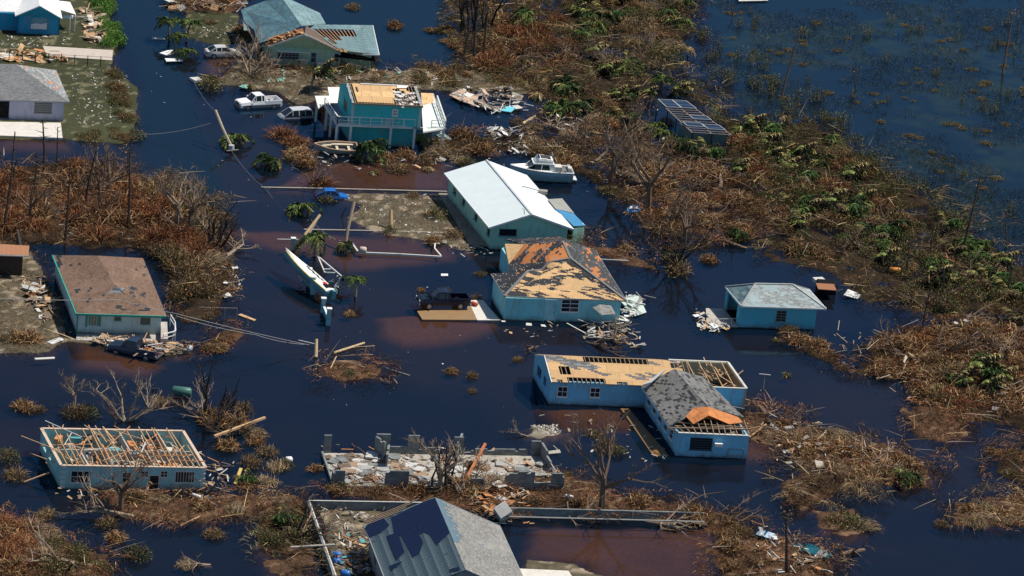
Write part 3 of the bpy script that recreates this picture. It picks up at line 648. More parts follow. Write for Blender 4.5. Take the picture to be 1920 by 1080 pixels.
inside_floor(root, FL, lerp(FL, FR, .68), BL+(lerp(FL, FR, .0)-FL), 1.9, INSUL, 'ceiling')
inside_floor(root, lerp(FL, FR, .69), FR, BL+(FR-FL)*.69, .25, plain('wet_floor', (.10, .09, .08)))
mb = MB()
for k in range(60):
    a = FL+(FR-FL)*random.uniform(.70, .98)+v*random.uniform(.05, .9)+V3(0, 0, random.uniform(.6, 2.7)); ang = random.uniform(0, 6.28); L_ = random.uniform(1, 2.8)
    mb.beam(a, a+V3(math.cos(ang)*L_, math.sin(ang)*L_, random.uniform(-1.2, 1.0)), .09, .07, random.choice((0, 0, 1)))
for k in range(5):
    t_ = .70+.06*k; mb.beam(FL+(FR-FL)*t_+v*.02+V3(0, 0, 2.5), FL+(FR-FL)*(t_+.02)+v*.97+V3(0, 0, 2.6), .08, .14)
mb.build('collapsed_rafter', [LUMB, LUMD], root)
mb = MB(); mb.beam(lerp(FL, FR, .69)+V3(0, 0, 2.55), FR+V3(0, 0, 2.55), .22, .08); mb.beam(FR+V3(0, 0, 2.55), BR+V3(0, 0, 2.55), .24, .08); mb.beam(BR+V3(0, 0, 2.55), lerp(BL, BR, .69)+V3(0, 0, 2.55), .24, .08); mb.build('wall_plate', DIRTYW, root)
# front wing
a2, b2, c2 = q(606, 305), q(752, 527), q(1078, 541); h2 = 2.45
wl2 = [(1.0+1.9*i, 2.3+1.9*i, .9, 2.0) for i in (0, 2, 4)]+[(15.2, 16.8, .7, 2.0)] if (b2-a2).length > 17 else [(.8+2.2*i, 2.0+2.2*i, .9, 2.0) for i in range(int((b2-a2).length/2.3))]
wf2 = [op(b2, c2, *r, 960, 640, 2.454) for r in ((824, 443, 917, 500), (996, 490, 1062, 533))]
mb = MB(); wall(mb, b2, c2, h2, .2, [wf2[0]]); mb.build('wall', WB, root)
mb = MB(); wall(mb, a2+(b2-a2)*.01, b2, h2, .2, wl2); mb.build('wall', WB, root)
d2 = c2+(a2-b2); mb = MB(); wall(mb, c2, d2, h2, .2); mb.build('wall', WB, root)
DARKSH = plain('shutter_grey', (.06, .08, .09), .5)
w_ = window(root, b2, c2, wf2[0], 1, 5, DARKSH)
for o in wl2: window(root, a2, b2, o, 1, 2, WHITE)
d = (c2-b2).normalized(); n = Vector((-d.y, d.x, 0)); s0, s1, z0, z1 = wf2[1]
mb = MB(); mb.box(b2+d*(s0-1.1)-n*.25+V3(0, 0, 1.5), (.8, .5, .35), math.atan2(d.y, d.x)); mb.build('air_conditioner', WHITE, root)
mb = MB(); 
for s in (s0, s1): mb.beam(b2+d*s-n*.06+V3(0, 0, -.2), b2+d*s-n*.06+V3(0, 0, 1.0), .06, .06)
mb.beam(b2+d*s0-n*.06+V3(0, 0, 1.0), b2+d*s1-n*.06+V3(0, 0, 1.0), .06, .06); mb.beam(b2+d*s0-n*.06+V3(0, 0, .35), b2+d*s1-n*.06+V3(0, 0, .35), .05, .05); mb.build('door_frame', GREYW, root)
T = 2.6; K = dict(La=q(597, 207, T), Lb=q(722, 392, T), Ra=q(745, 129, 4.1), Rb=q(903, 303, 4.1), Rr=q(1068, 352, T), Rq=q(880, 165, T))
SH_G = shingle('grey_shingle_loose', (.15, .15, .145), (.045, .045, .05), .555, .45, .3, 6.1, 0, .12, (.07, .07, .075), pat=1.3)
rf('roof', SH_G, [K['La'], K['Lb'], K['Rb'], K['Ra']], th=.1, dz=.05); rf('roof', SH_G, [K['Ra'], K['Rb'], K['Rr'], K['Rq']], th=.1, dz=.05)
mb = MB(); pf = b2+V3(0, 0, 2.5); pr = c2+V3(0, 0, 2.5); v2 = (a2-b2).normalized()
mb.slab([q(800, 345, 3.55), q(835, 380, 3.1), q(905, 340, 3.8), q(998, 380, 3.1), q(1062, 372, 2.75), q(1040, 348, 3.0), q(903, 300, 4.15), q(835, 306, 3.9)], .05)
mb.build('roof', PLYO, root)
mb = MB()
for k in range(13):
    t_ = k/12; top = lerp(K['Lb'], K['Rb'], min(1, t_*2)) if t_ < .5 else lerp(K['Rb'], K['Rr'], (t_-.5)*2)
    mb.beam(pf+(pr-pf)*t_-V3(0, 0, -.05), top-V3(0, 0, .25), .07, .12)
mb.beam(q(722, 398, 2.75), q(1085, 405, 2.75), .1, .12); mb.beam(q(755, 372, 2.9), q(1070, 396, 2.9), .08, .1); mb.beam(pf+v2*1.6+V3(0, 0, .05), pr+v2*1.6+V3(0, 0, .05), .12, .12)
mb.build('broken_rafter', [LUMD], root)
mb = MB(); mb.beam(pf, pr, .26, .1); mb.build('wall_plate', DIRTYW, root)
inside_floor(root, b2, c2, a2, 1.9, INSUL, 'ceiling'); trim(root, [K['La'], K['Lb']], WHITE, .08, .14)
mb = MB(); mb.slab([q(640, 188, 4.0), q(600, 200, 3.2), q(612, 214, 2.9), q(690, 150, 3.6), q(715, 122, 4.35)], .05); mb.build('flashing', WHITE, root)

# ---- small hip-roofed blue house
q = Z(1280, 340, 2.842); E = 2.6
root = empty('small_blue_house', q(300, 795), 'small turquoise house with pale grey hip roof and open left end', 'house')
FLe, FRe, BLe = q(315, 664, E), q(765, 678, E), q(228, 560, E); BRe = BLe+(FRe-FLe); A0, A1 = q(388, 545, 4.15), q(588, 549, 4.15)
u = (FRe-FLe).normalized(); v = (BLe-FLe).normalized(); fl = FLe+v*.3-u*.0; fr = FRe-u*.9+v*.3; bl = BLe-v*.3
for p in (fl, fr, bl): p.z = 0
wf = [op(fl, fr, 503, 689, 548, 748, 1280, 340, 2.842)]; Lg = (bl-fl).length
WT2 = wallmat('small_house_wall', (.10, .44, .56))
walls4(root, fl, fr, bl, 2.5, WT2, {'f': wf, 'l': [(.5, Lg-1.2, .02, 2.3)]}); window(root, fl, fr, wf[0], 2, 4, plain('grey_frame', (.2, .24, .26)))
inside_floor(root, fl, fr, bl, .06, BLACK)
SH_W = shingle('weathered_grey_shingle', (.26, .29, .29), (.40, .50, .52), .52, .5, .2, 4.4, 0, .12, (.45, .5, .5), pat=.5)
SH_T = shingle('blue_slate_shingle', (.10, .17, .19), (.22, .30, .32), .5, .9, .5, 4.9, 0, .2, (.3, .38, .4), pat=.5)
rf('roof', SH_W, [FLe, FRe, A1, A0]); rf('roof', SH_T, [BLe, FLe, A0]); rf('roof', SH_W, [FRe, BRe, A1], [BRe, BLe, A0, A1])
trim(root, [BLe, FLe, FRe, BRe], WHITE, .1, .16); mb = MB()
for a, b in ((FLe, A0), (A0, A1), (A1, FRe), (A0, BLe), (A1, BRe)): mb.beam(a+V3(0, 0, .03), b+V3(0, 0, .03), .22, .05)
mb.build('ridge_cap', plain('pale_cap', (.36, .37, .36)), root)
mb = MB(); mb.slab([fl-u*3.5+V3(0, 0, .12), fl+V3(0, 0, .12), bl+V3(0, 0, .12), bl-u*2+V3(0, 0, .12)], .3); mb.build('porch_slab', CONC, root)
mb = MB(); 
for k in range(3): p = fl-u*(.7+k*.9)+v*.3; mb.beam(p, p+V3(0, 0, .9), .06, .06)
mb.beam(fl-u*.3+v*.3+V3(0, 0, .9), fl-u*2.6+v*.3+V3(0, 0, .75), .06, .06); mb.build('porch_rail', DIRTYW, root)

# ---- brown-roofed house
q = Z(0, 340, 3.0); E = 2.55
root = empty('brown_roof_house', q(430, 857), 'pale house with green trim under a mud brown hip roof', 'house')
FLe, FRe, BLe = q(428, 744, E), q(938, 759, E), q(295, 415, E); BRe = q(805, 432, E); A0, A1 = q(655, 600, 3.75), q(550, 418, 3.75)
u = (FRe-FLe).normalized(); v = (BLe-FLe).normalized(); fl = q(430, 857); fr = q(900, 866); bl = BLe+u*.4; bl.z = 0
WC = wallmat('pale_mint_wall', (.48, .62, .60), (.2, .18, .12))
wf = [op(fl, fr, *r, 0, 340, 3.0) for r in ((500, 752, 558, 812), (643, 757, 683, 787), (790, 764, 846, 808))]
walls4(root, fl, fr, bl, 2.45, WC, {'f': wf}); BOARD = plain('boarded_opening', (.30, .27, .19), .8)
for i, o in enumerate(wf): window(root, fl, fr, o, 1 if i else 4, 1, WC, BOARD if i == 0 else plain('window_screen', (.13, .12, .11), .6))
SH_R = shingle('mud_brown_shingle', (.165, .105, .075), (.035, .045, .055), .62, .6, .3, 2.2, 0, .05, (.10, .07, .05), pat=.6)
rf('roof', SH_R, [FLe, FRe, A0]); rf('roof', SH_R, [BLe, FLe, A0, A1]); rf('roof', SH_R, [FRe, BRe, A1, A0])
GT = plain('sea_green_trim', (.03, .30, .24), .5, dirtf=.1); trim(root, [BLe, FLe, FRe], GT, .12, .2)
d = (fr-fl).normalized(); n = Vector((-d.y, d.x, 0)); mb = MB()
for x in (487, 563): s_, z_ = onwall(fl, fr, (x/3, 340+780/3)); mb.beam(fl+d*s_-n*.03+V3(0, 0, z_-.75), fl+d*s_-n*.03+V3(0, 0, 2.4), .2, .05)
mb.beam(fl-n*.03+V3(0, 0, 0), fl-n*.03+V3(0, 0, 2.4), .15, .06); mb.build('trim_board', GT, root)
mb = MB(); mb.slab([q(430, 893, .1), q(905, 900, .1), q(905, 862, .1), q(430, 858, .1)], .3); mb.build('porch_slab', CONC, root)
mb = MB(); mb.poly([q(590, 640, 3.35), q(715, 645, 3.35), q(645, 595, 3.95)]); mb.slab([q(645, 595, 3.95), q(715, 645, 3.37), q(700, 600, 3.55)], .05); mb.build('roof_gablet', shingle('gablet', (.06, .07, .08), (.06, .07, .08), .99), root)
# side steps with rail
root = empty('side_steps', q(930, 870), 'concrete side landing with a white pipe rail right of the brown roofed house', 'steps')
mb = MB(); mb.slab([q(905, 885, .9), q(945, 885, .9), q(940, 790, .9), q(905, 790, .9)], 1.2); mb.build('landing', CONC, root)
mb = MB(); pp = [q(920, 860, 1.3), q(975, 845, 1.3), q(988, 838, 1.3), q(985, 790, 1.3), q(960, 750, 1.3)]
mb.tube(pp, .06, 5); mb.tube([p-V3(0, 0, .45) for p in pp], .04, 5)
for p in pp: mb.beam((p.x, p.y, -.2), p, .08, .08)
mb.build('rail', WHITE, root)

# ---- corner of a neighbouring orange-brown roof, cut by the frame
q2 = Z(0, 340, 3.0)
root = empty('rusty_roof_house', q2(120, 520), 'dark walled building under a rusty orange roof at the left edge', 'house')
rf('roof', ribmetal('rusty_roof', (.36, .16, .08), .5, .7, .6, .5), [q2(-300, 400, 2.8), q2(160, 416, 2.8), q2(165, 362, 3.3), q2(-300, 335, 3.3)], th=.12)
mb = MB(); a, b = q2(-300, 520), q2(122, 535); wall(mb, a, b, 2.7); wall(mb, b, b+V3(-1.5, 7, 0), 2.7); mb.build('wall', plain('dark_wood_wall', (.05, .035, .03)), root)
trim(root, [q2(-300, 402, 2.8), q2(160, 418, 2.8)], DIRTYW, .08, .12)

# ---- roofless house, bottom left
q = Z(0, 680, 2.7); h = 2.35
root = empty('roofless_house', q(303, 640), 'turquoise house without a roof, its rooms full of fallen rafters', 'house')
FL, FR = q(303, 640), q(1033, 651); BLt = q(215, 340, h); BL = Vector((BLt.x, BLt.y, 0)); FLt = q(318, 531, h)
BL = FL+(BL-Vector((FLt.x, FLt.y, 0))); WR = wallmat('faded_turquoise_wall', (.28, .52, .54)); INN = plain('inner_plaster', (.45, .47, .46), .9, dirtf=.5)
R6 = [op(FL, FR, *r, 0, 680, 2.7) for r in ((362, 548, 458, 608), (622, 556, 662, 610), (715, 549, 750, 580), (757, 590, 802, 640), (815, 549, 848, 580), (890, 551, 982, 608))]
R6[3] = (R6[3][0], R6[3][1], .02, 1.55)
sides = walls4(root, FL, FR, BL, h, WR, {'f': R6, 'l': [(1, 2.4, .9, 1.9), (3.4, 4.6, .9, 1.9)], 'r': [(2.5, 4, .9, 2)], 'b': [(2, 4, .9, 1.9), (8, 9.5, .9, 1.9)]})
for i, o in enumerate(R6): window(root, FL, FR, o, (3, 2, 2, 1, 2, 7)[i], (2, 2, 2, 1, 2, 1)[i], DIRTYW, GLASS)
inside_floor(root, FL, FR, BL, .2, plain('soaked_floor', (.17, .14, .12), .6, scale=3))
U = FR-FL; Vv = BL-FL; H_ = lambda s, t, z: FL+U*s+Vv*t+V3(0, 0, z)
mb = MB()
for s, t0, t1 in ((.2, 0, .45), (.37, .02, .98), (.55, .45, .98), (.66, .02, .5), (.82, .3, .98)): wall(mb, H_(s, t0, 0), H_(s, t1, 0), h-.1, .12, [(1, 1.9, 0, 2)], 0)
wall(mb, H_(.02, .47, 0), H_(.98, .47, 0), h-.12, .12, [(3, 4, 0, 2), (8, 9, 0, 2)], 0); mb.build('inner_wall', INN, root)
mb = MB()
for a, b in (((0, .01), (1, .01)), ((1, .01), (1, .99)), ((1, .99), (0, .99)), ((0, .99), (0, .01))): mb.beam(H_(*a, h+.04), H_(*b, h+.04), .3, .09)
mb.build('wall_plate', plain('pale_plate', (.55, .42, .32), .8, scale=3), root)
mb = MB()
for k in range(24):
    if k in (4, 5, 13): continue
    s = .04+k*.04; mb.beam(H_(s, .01, h+.12), H_(s+random.gauss(0, .008), random.choice((.5, .98, .98)), h+random.uniform(-.1, .5)), .07, .12, 0)
for k in range(150):
    s, t_ = random.uniform(.04, .93), random.uniform(.03, .93); L_ = random.uniform(1.2, 4.2); ang = random.choice((1.2, 1.9, 2.2, .3, 2.6))+random.gauss(0, .35)
    a = H_(s, t_, random.uniform(.5, h+.4)); b = a+V3(math.cos(ang)*L_, math.sin(ang)*L_, random.uniform(-.7, .7)); mb.beam(a, b, random.choice((.07, .07, .12)), .06, random.choice((0, 0, 0, 1, 2, 2, 2, 3)))
mb.build('fallen_rafter', [LUMB, LUMD, RUST, DIRTYW], root)
mb = MB()
for k in range(60):
    p = H_(random.uniform(.08, .92), random.uniform(.08, .9), random.uniform(.3, 1.9)); rz = random.uniform(0, 3); mb.box(p, (random.uniform(.5, 1.6), random.uniform(.4, 1.2), random.uniform(.04, .5)), rz, random.choice((0, 0, 1, 2, 3)))
_o = mb.build('ruined_furniture', [DIRTYW, plain('teal_panel', (.10, .32, .34)), RUST, plain('grey_ceiling_board', (.4, .4, .39))], root); tag(_o, kind='stuff')
mb = MB(); 
for p, dx in ((FL, 1), (FR, -1)):
    for i in range(5): mb.box(p+(FR-FL).normalized()*.22*dx-V3(0, .02, -.25-.5*i), (.45, .1, .22), math.atan2(U.y, U.x))
mb.build('quoin', DIRTYW, root)
# ---- cinder-block ruin on its slab
q = Z(500, 700, 2.843)
root = empty('block_ruin', q(360, 606), 'roofless ruin of broken grey block walls on a rubble strewn slab', 'ruin')
BLK = NT('cinder_block', .9, .1); uu = BLK.xyz(BLK.uv()); br = BLK.n('TexBrick')
BLK.put(br.inputs['Vector'], BLK.comb(uu[0], uu[1])); br.inputs['Scale'].default_value = 1; br.inputs['Brick Width'].default_value = .4; br.inputs['Row Height'].default_value = .2; br.inputs['Mortar Size'].default_value = .012
for k, c in (('Color1', (.19, .215, .215)), ('Color2', (.26, .28, .275)), ('Mortar', (.12, .13, .13))): BLK.put(br.inputs[k], c)
BLK.base(BLK.mix(BLK.step(BLK.noise(.9, BLK.obj(), 6, .75), .4, .7), br.outputs[0], (.12, .13, .125))); BLK = BLK.mat
BL, FL, FR = q(300, 432), q(360, 606), q(1570, 632); BR = q(1455, 448)
mb = MB(); mb.slab([p+V3(0, 0, .16) for p in (FL, FR, BR, BL)], .5); mb.build('floor_slab', plain('ruin_floor', (.38, .35, .30), .9, .1, 0, .5, 1.2, (.07, .05, .035), 1.0), root)
def blockwall(pts_a, pts_b, segs, nm='wall'):
    "segs: fractions along and height, top edge stepping block by block"
    for s0, s1, hh in segs:
        mb = MB(); a = lerp(pts_a, pts_b, s0); b = lerp(pts_a, pts_b, s1); L_ = (b-a).length; k = max(1, int(L_/.4)); d = (b-a)/k
        hs = []; cur = hh
        for i in range(k): hs.append(cur-(.2 if random.random() < .12 else 0))
        i = 0
        while i < k:
            j = i
            while j < k and hs[j] == hs[i]: j += 1
            wall(mb, a+d*i, a+d*j, hs[i], .2, (), -.5); i = j
        mb.build(nm, BLK, root)
f = lambda x, x0=300, x1=1455: (x-x0)/(x1-x0)
blockwall(BL, BR, [(f(300), f(340), 2.0), (f(575), f(650), 2.2), (f(650), f(745), .9), (f(745), f(805), 2.1), (f(805), f(920), .85), (f(990), f(1040), 2.0), (f(1085), f(1385), .8), (f(1405), f(1455), 1.7)])
f2 = lambda x: (x-360)/(1570-360)
blockwall(FL, FR, [(f2(362), f2(412), 1.7), (f2(625), f2(750), 1.8), (f2(1085), f2(1150), 1.2), (f2(1262), f2(1310), 1.8), (f2(1310), f2(1420), 2.0), (f2(1420), f2(1510), .9), (f2(1510), f2(1570), 1.9)])
blockwall(BR, FR, [(0, .25, 1.6), (.25, .45, 1.1), (.45, .7, .7), (.7, .85, .5), (.85, 1, 1.5)]); blockwall(FL, BL, [(0, .12, 1.4), (.12, 1, .35)])
blockwall(q(570, 436), q(620, 470), [(0, 1, 2.0)]); blockwall(q(640, 520), q(652, 440), [(0, .6, 1.7), (.6, 1, 1.2)]); blockwall(q(1010, 470), q(1040, 400), [(0, 1, 1.6)])
mb = MB()
for k in range(700):
    s, t_ = random.random(), random.random(); 
    if s > .42 and random.random() < .6: continue
    p = lerp(lerp(FL, FR, s), lerp(BL, BR, s), .06+.86*t_)+V3(0, 0, .2+random.random()*.2); z = random.random()**3.5
    mb.box(p, (.12+z*1.5, .1+z*1.1, .05+z*.14), random.uniform(0, 3), random.choice((0, 1, 2, 3, 4)))
tag(mb.build('rubble', [plain('rubble_pale', (.50, .49, .46)), plain('rubble_grey', (.34, .34, .32)), BLK, LUMD, plain('rubble_brown', (.14, .10, .07))], root), kind='stuff')
# ---- block yard wall
root = empty('yard_wall', q(222, 740), 'low grey block wall enclosing the yard left of the navy tiled roof', 'wall')
c0 = q(222, 728); c1 = q(830, 738); c2 = q(365, 1130)
for a, b in ((c0, c1), (c2, c0)):
    mb = MB(); wall(mb, a, b, .95, .22, (), -.5); mb.build('wall', BLK, root)
mb = MB(); mb.beam(c0+V3(0, 0, .97), c1+V3(0, 0, .965), .12, .03); mb.beam(c2+V3(0, 0, .965), c0+V3(0, 0, .965), .12, .03); mb.build('coping', DIRTYW, root)
q3 = Z(960, 640, 2.454); root = empty('garden_wall', q3(200, 812), 'dark low block wall along the bank right of the bottom tiled roof house', 'wall')
mb = MB(); wall(mb, q3(-30, 806), q3(885, 830), .9, .22, (), -.5); mb.build('wall', BLK, root)
mb = MB(); mb.beam(q3(-30, 806, .92), q3(885, 830, .92), .24, .05); mb.build('coping', plain('dirty_coping', (.2, .2, .19)), root)

# ---- bottom house, tiled roof
root = empty('tiled_roof_house', q(520, 900), 'house at the bottom edge with a half torn navy and slate tile roof', 'house')
EZ = 2.9; AZ = 5.6
LE = q(520, 812, EZ); RE = q(1242, 812, EZ); AP = q(897, 662, AZ); dirv = (q(625, 1085, EZ)-LE).normalized()*16
TILE = NT('slate_tile', .45, .5); uu = TILE.xyz(TILE.uv()); 
ru = TILE.math('FRACT', TILE.math('DIVIDE', uu[0], .30)); rv = TILE.math('FRACT', TILE.math('DIVIDE', uu[1], .95))
hump = TILE.math('MULTIPLY', TILE.math('SINE', TILE.math('MULTIPLY', ru, 3.1416)), TILE.math('ADD', .4, TILE.math('MULTIPLY', TILE.math('POWER', rv, 2.0), .6)))
cc = TILE.mix(TILE.step(rv, .90, .97), (.060, .105, .13), (.015, .028, .04)); cc = TILE.mix(TILE.noise(.8, TILE.obj(), 5, .7), cc, (.05, .085, .11))
TILE.base(TILE.mix(TILE.math('MULTIPLY', TILE.math('MULTIPLY', TILE.step(ru, .25, .5), TILE.step(rv, .45, .55)), TILE.step(TILE.noise(1.3, TILE.obj()), .2, .45)), cc, (.26, .34, .36))); TILE.bump(hump, 1.0, .35); TILE = TILE.mat  # lighter patch on each hump is a highlight put into the tile colour
UND = NT('navy_underlayment', .85, .15); UND.base(UND.mix(UND.step(UND.noise(3, UND.obj(), 6, .8), .62, .7), (.004, .013, .045), (.04, .07, .12))); UND = UND.mat
GSH = shingle('speckled_grey_shingle', (.22, .215, .20), (.14, .22, .28), .70, .35, .15, 9.9, 0, .3, (.15, .15, .145), pat=.5)
rf('roof', TILE, [LE, LE+dirv, AP+dirv, AP], th=.15); rf('roof', GSH, [AP, AP+dirv, RE+dirv, RE], th=.15)
nrm = (LE+dirv-LE).cross(AP-LE).normalized(); nrm = nrm if nrm.z > 0 else -nrm
def onroof(x, y, off):
    "pixel seen on the left roof slope"
    px_, py_ = 500+x/2.843, 700+y/2.843; d = fw*FPX+rt*(px_-960)-up*(py_-540); t_ = (LE-CAM).dot(nrm)/d.dot(nrm); return CAM+d*t_+nrm*off
mb = MB()
for k, pg in enumerate((((820, 692), (895, 664), (940, 760), (975, 852), (905, 918), (868, 862), (838, 850), (810, 862), (790, 800), (800, 740)), ((665, 770), (820, 694), (805, 760), (795, 830), (835, 900), (815, 960), (778, 985), (720, 870), (680, 850)), ((525, 825), (580, 775), (620, 768), (655, 812), (610, 850), (548, 878)), ((640, 870), (700, 850), (735, 955), (692, 1000), (665, 940)), ((655, 1030), (725, 1005), (700, 1030), (665, 1055)), ((975, 1050), (1025, 1035), (1030, 1050), (985, 1062)))):
    mb.slab([onroof(x, y, .03+.012*k) for x, y in pg], .02)
mb.build('torn_underlayment', UND, root)
mb = MB()
for k in range(4): a = lerp(LE, AP, .05+.0*k)+dirv*(.004+.02*k)-V3(0, 0, .0); b = lerp(LE, AP, .80-.1*k)+dirv*(.004+.02*k); mb.beam(a-dirv*.06+V3(0, 0, .03), b-dirv*.06+V3(0, 0, .05), .1, .08)
mb.build('bare_batten', LUMD, root)
mb = MB()
for k in range(26): t_ = k/26*.62; a = AP+dirv*t_; b = a+(RE-AP)*random.uniform(.05, .22)-dirv*.0; mb.slab([a+V3(0, 0, .03), b+V3(0, 0, .03), b+dirv*.02+V3(0, 0, .03), a+dirv*.024+V3(0, 0, .03)], .03)
mb.build('roof_scar', plain('slate_blue_scar', (.10, .16, .20)), root)
trim(root, [LE+dirv, LE, AP, RE, RE+dirv], plain('grey_fascia', (.25, .26, .26)), .08, .2, 'fascia')
u = (RE-LE).normalized(); vv = dirv.normalized(); a, b = LE+u*.5+vv*.5, RE-u*.5+vv*.5
for p in (a, b): p.z = 0
mb = MB(); wall(mb, b, a, 2.7); wall(mb, a, a+dirv, 2.7, .2, [(3, 4.2, .9, 2)]); wall(mb, b+dirv, b, 2.7)
at3 = Vector((AP.x, AP.y, AZ-.2))+vv*.5; mb.hexa([a+V3(0, 0, 2.7), b+V3(0, 0, 2.7), at3], [p+vv*.2 for p in (a+V3(0, 0, 2.7), b+V3(0, 0, 2.7), at3)]); mb.build('wall', wallmat('grey_render', (.25, .27, .27)), root)
a4, b4, c4 = a+dirv-vv*1.2, b+dirv-vv*1.2, at3+dirv-vv*1.2; mb = MB(); wall(mb, a4, b4, 2.7, .2, [(3, 4.4, .9, 2.1), (8, 9, 0, 2.1)]); mb.hexa([a4+V3(0, 0, 2.7), b4+V3(0, 0, 2.7), c4], [p+vv*.2 for p in (a4+V3(0, 0, 2.7), b4+V3(0, 0, 2.7), c4)]); mb.build('wall', MATS['grey_render'], root)
q = Z(0, 0, 1)
mb = MB(); mb.slab([q(975, 1066, .14), q(1066, 1070, .14), q(1110, 1140, .14), q(960, 1140, .14)], .2); tag(mb.build('driveway', CONCL), 'white concrete apron beside the grey tiled roof at the bottom edge', kind='structure')

# ---- elevated teal house
q = Z(570, 130, 6.354)
root = empty('raised_house', q(530, 900), 'two storey teal house with a white railed deck and stripped plywood roof', 'house')
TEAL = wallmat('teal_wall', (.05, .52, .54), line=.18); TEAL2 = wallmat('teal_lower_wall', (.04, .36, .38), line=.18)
DZ = 2.7; TZ = 5.35
FLt, FRt, BLt = q(578, 402, TZ), q(1410, 440, TZ), q(430, 170, TZ)
fl, fr, bl = [Vector((p.x, p.y, 0)) for p in (FLt, FRt, BLt)]; u = (fr-fl).normalized(); v = bl-fl; vn_ = v.normalized(); br_ = fr+v
wf = [op(fl, fr, 1062, 480, 1110, 556, 570, 130, 6.354)]
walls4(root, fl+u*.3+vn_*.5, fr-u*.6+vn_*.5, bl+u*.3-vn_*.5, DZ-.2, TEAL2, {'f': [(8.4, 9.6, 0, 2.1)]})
walls4(root, fl, fr, bl, TZ, TEAL, {'f': wf, 'l': [((bl-fl).length*.35, (bl-fl).length*.62, 3.2, 4.6)]}, z0=DZ-.2); window(root, fl, fr, wf[0], 2, 2, WHITE, plain('grey_pane', (.22, .26, .28), .3), .16)
window(root, bl, fl, ((bl-fl).length*.35, (bl-fl).length*.62, 3.2, 4.6), 1, 1, TEAL, plain('boarded_brown', (.14, .09, .06)))
mb = MB()
for p in (fl, fr-u*.3): mb.beam(p-vn_*.03+u*.12+V3(0, 0, DZ-.1), p-vn_*.03+u*.12+V3(0, 0, TZ), .35, .06)
mb.beam(fr-u*1.9-vn_*.03+V3(0, 0, DZ-.1)-u*2.1, fr-u*1.9-vn_*.03+V3(0, 0, 3.6)-u*2.1, .9, .05); mb.build('corner_board', plain('pale_teal_board', (.40, .52, .52)), root)
rdg0 = (fl+bl)/2+V3(0, 0, TZ+1.25); rdg1 = rdg0+(fr-fl)
full = (fl+V3(0, 0, TZ+.1)-vn_*.35, fr+V3(0, 0, TZ+.1)-vn_*.35, rdg1, rdg0)
mb = MB(); patch(mb, full, 30, 12, cells((0, 0, 2, 12), (0, 0, 30, 1), (3, 7, 4, 10), (18, 0, 19, 4), (19, 0, 30, 7), (20, 7, 24, 9), (19, 9, 22, 10), (26, 6, 30, 12), (25, 9, 28, 12))); rr = mb.build('roof', PLYM, root)
mb = MB(); rafters(mb, full, 24, .07, .16, .1); mb.beam(full[0]+V3(0, 0, -.05), full[1]+V3(0, 0, -.05), .08, .2); mb.build('rafter', LUMD, rr)
back = (bl+V3(0, 0, TZ+.1), br_+V3(0, 0, TZ+.1)); mb = MB(); mb.slab([rdg0, rdg1, back[1], back[0]], .06); mb.build('roof', PLYM, root)
mb = MB(); mb.beam(rdg0+u*1.6+V3(0, 0, .03), rdg1-u*1.0+V3(0, 0, .03), .22, .06); mb.slab([lerp(rdg0, rdg1, .72)+V3(0, 0, .06), lerp(rdg0, rdg1, .88)+V3(0, 0, .06), lerp(rdg0, rdg1, .84)-v*.08+V3(0, 0, -.05), lerp(rdg0, rdg1, .70)-v*.09+V3(0, 0, -.08)], .03); mb.build('ridge_cap', WHITE, root)
mb = MB()
for P0, w0 in ((fl, 0), (fr, -.2)):
    for i in range(9): t_ = i/9; a = lerp(full[0], rdg0, t_)+(P0-fl); b = lerp(full[0], rdg0, t_+.1)+(P0-fl); mb.beam(a+u*(w0+random.uniform(-.05, .05)), b+u*w0, random.uniform(.2, .4), .12)
mb.build('torn_edge', plain('grey_shingle_scraps', (.32, .34, .34), scale=4), root)
mb = MB(); ap = rdg0-V3(0, 0, .12); mb.hexa([fl+V3(0, 0, TZ), bl+V3(0, 0, TZ), ap], [p+u*.15 for p in (fl+V3(0, 0, TZ), bl+V3(0, 0, TZ), ap)]); p3 = [fr+V3(0, 0, TZ), br_+V3(0, 0, TZ), ap+(fr-fl)]; mb.hexa([p-u*.15 for p in p3], p3); mb.build('gable', TEAL, root)
inside_floor(root, fl, fr, bl, TZ-.6, INSUL, 'ceiling')
mb = MB()
for k in range(46):
    p = lerp(full[0], full[1], random.uniform(.62, .93))+(rdg0-full[0])*random.uniform(.05, .7)-V3(0, 0, random.uniform(.0, .3)); mb.box(p, (random.uniform(.3, 1.0), random.uniform(.2, .7), .1), random.uniform(0, 3), random.choice((0, 0, 1)))
mb.build('torn_insulation', [WHITE, INSUL], root)
DK = [q(395, 652, DZ), q(1682, 702, DZ), q(1540, 290, DZ), q(1392, 285, DZ)]
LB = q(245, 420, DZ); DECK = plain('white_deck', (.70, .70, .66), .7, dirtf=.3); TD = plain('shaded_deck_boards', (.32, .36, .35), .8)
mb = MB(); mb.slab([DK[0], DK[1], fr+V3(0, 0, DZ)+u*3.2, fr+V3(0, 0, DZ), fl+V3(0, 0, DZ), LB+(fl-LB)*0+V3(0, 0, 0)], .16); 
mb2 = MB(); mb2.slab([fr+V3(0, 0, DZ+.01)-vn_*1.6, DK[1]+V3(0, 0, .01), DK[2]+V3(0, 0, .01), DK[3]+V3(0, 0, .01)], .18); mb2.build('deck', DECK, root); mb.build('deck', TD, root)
mb = MB(); mb.slab([DK[2]+V3(0, 0, .05), DK[3]+V3(0, 0, .05), q(1410, 430, DZ+.05), q(1545, 385, DZ+.05)], .04); mb.build('plywood_sheet', PLYM, root)
mb = MB(); mb.slab([q(130, 315, DZ), q(300, 313, DZ), q(282, 210, DZ), q(425, 212, DZ), q(400, 400, DZ), q(245, 400, DZ), q(170, 460, DZ)], .15); mb.build('landing', DECK, root)
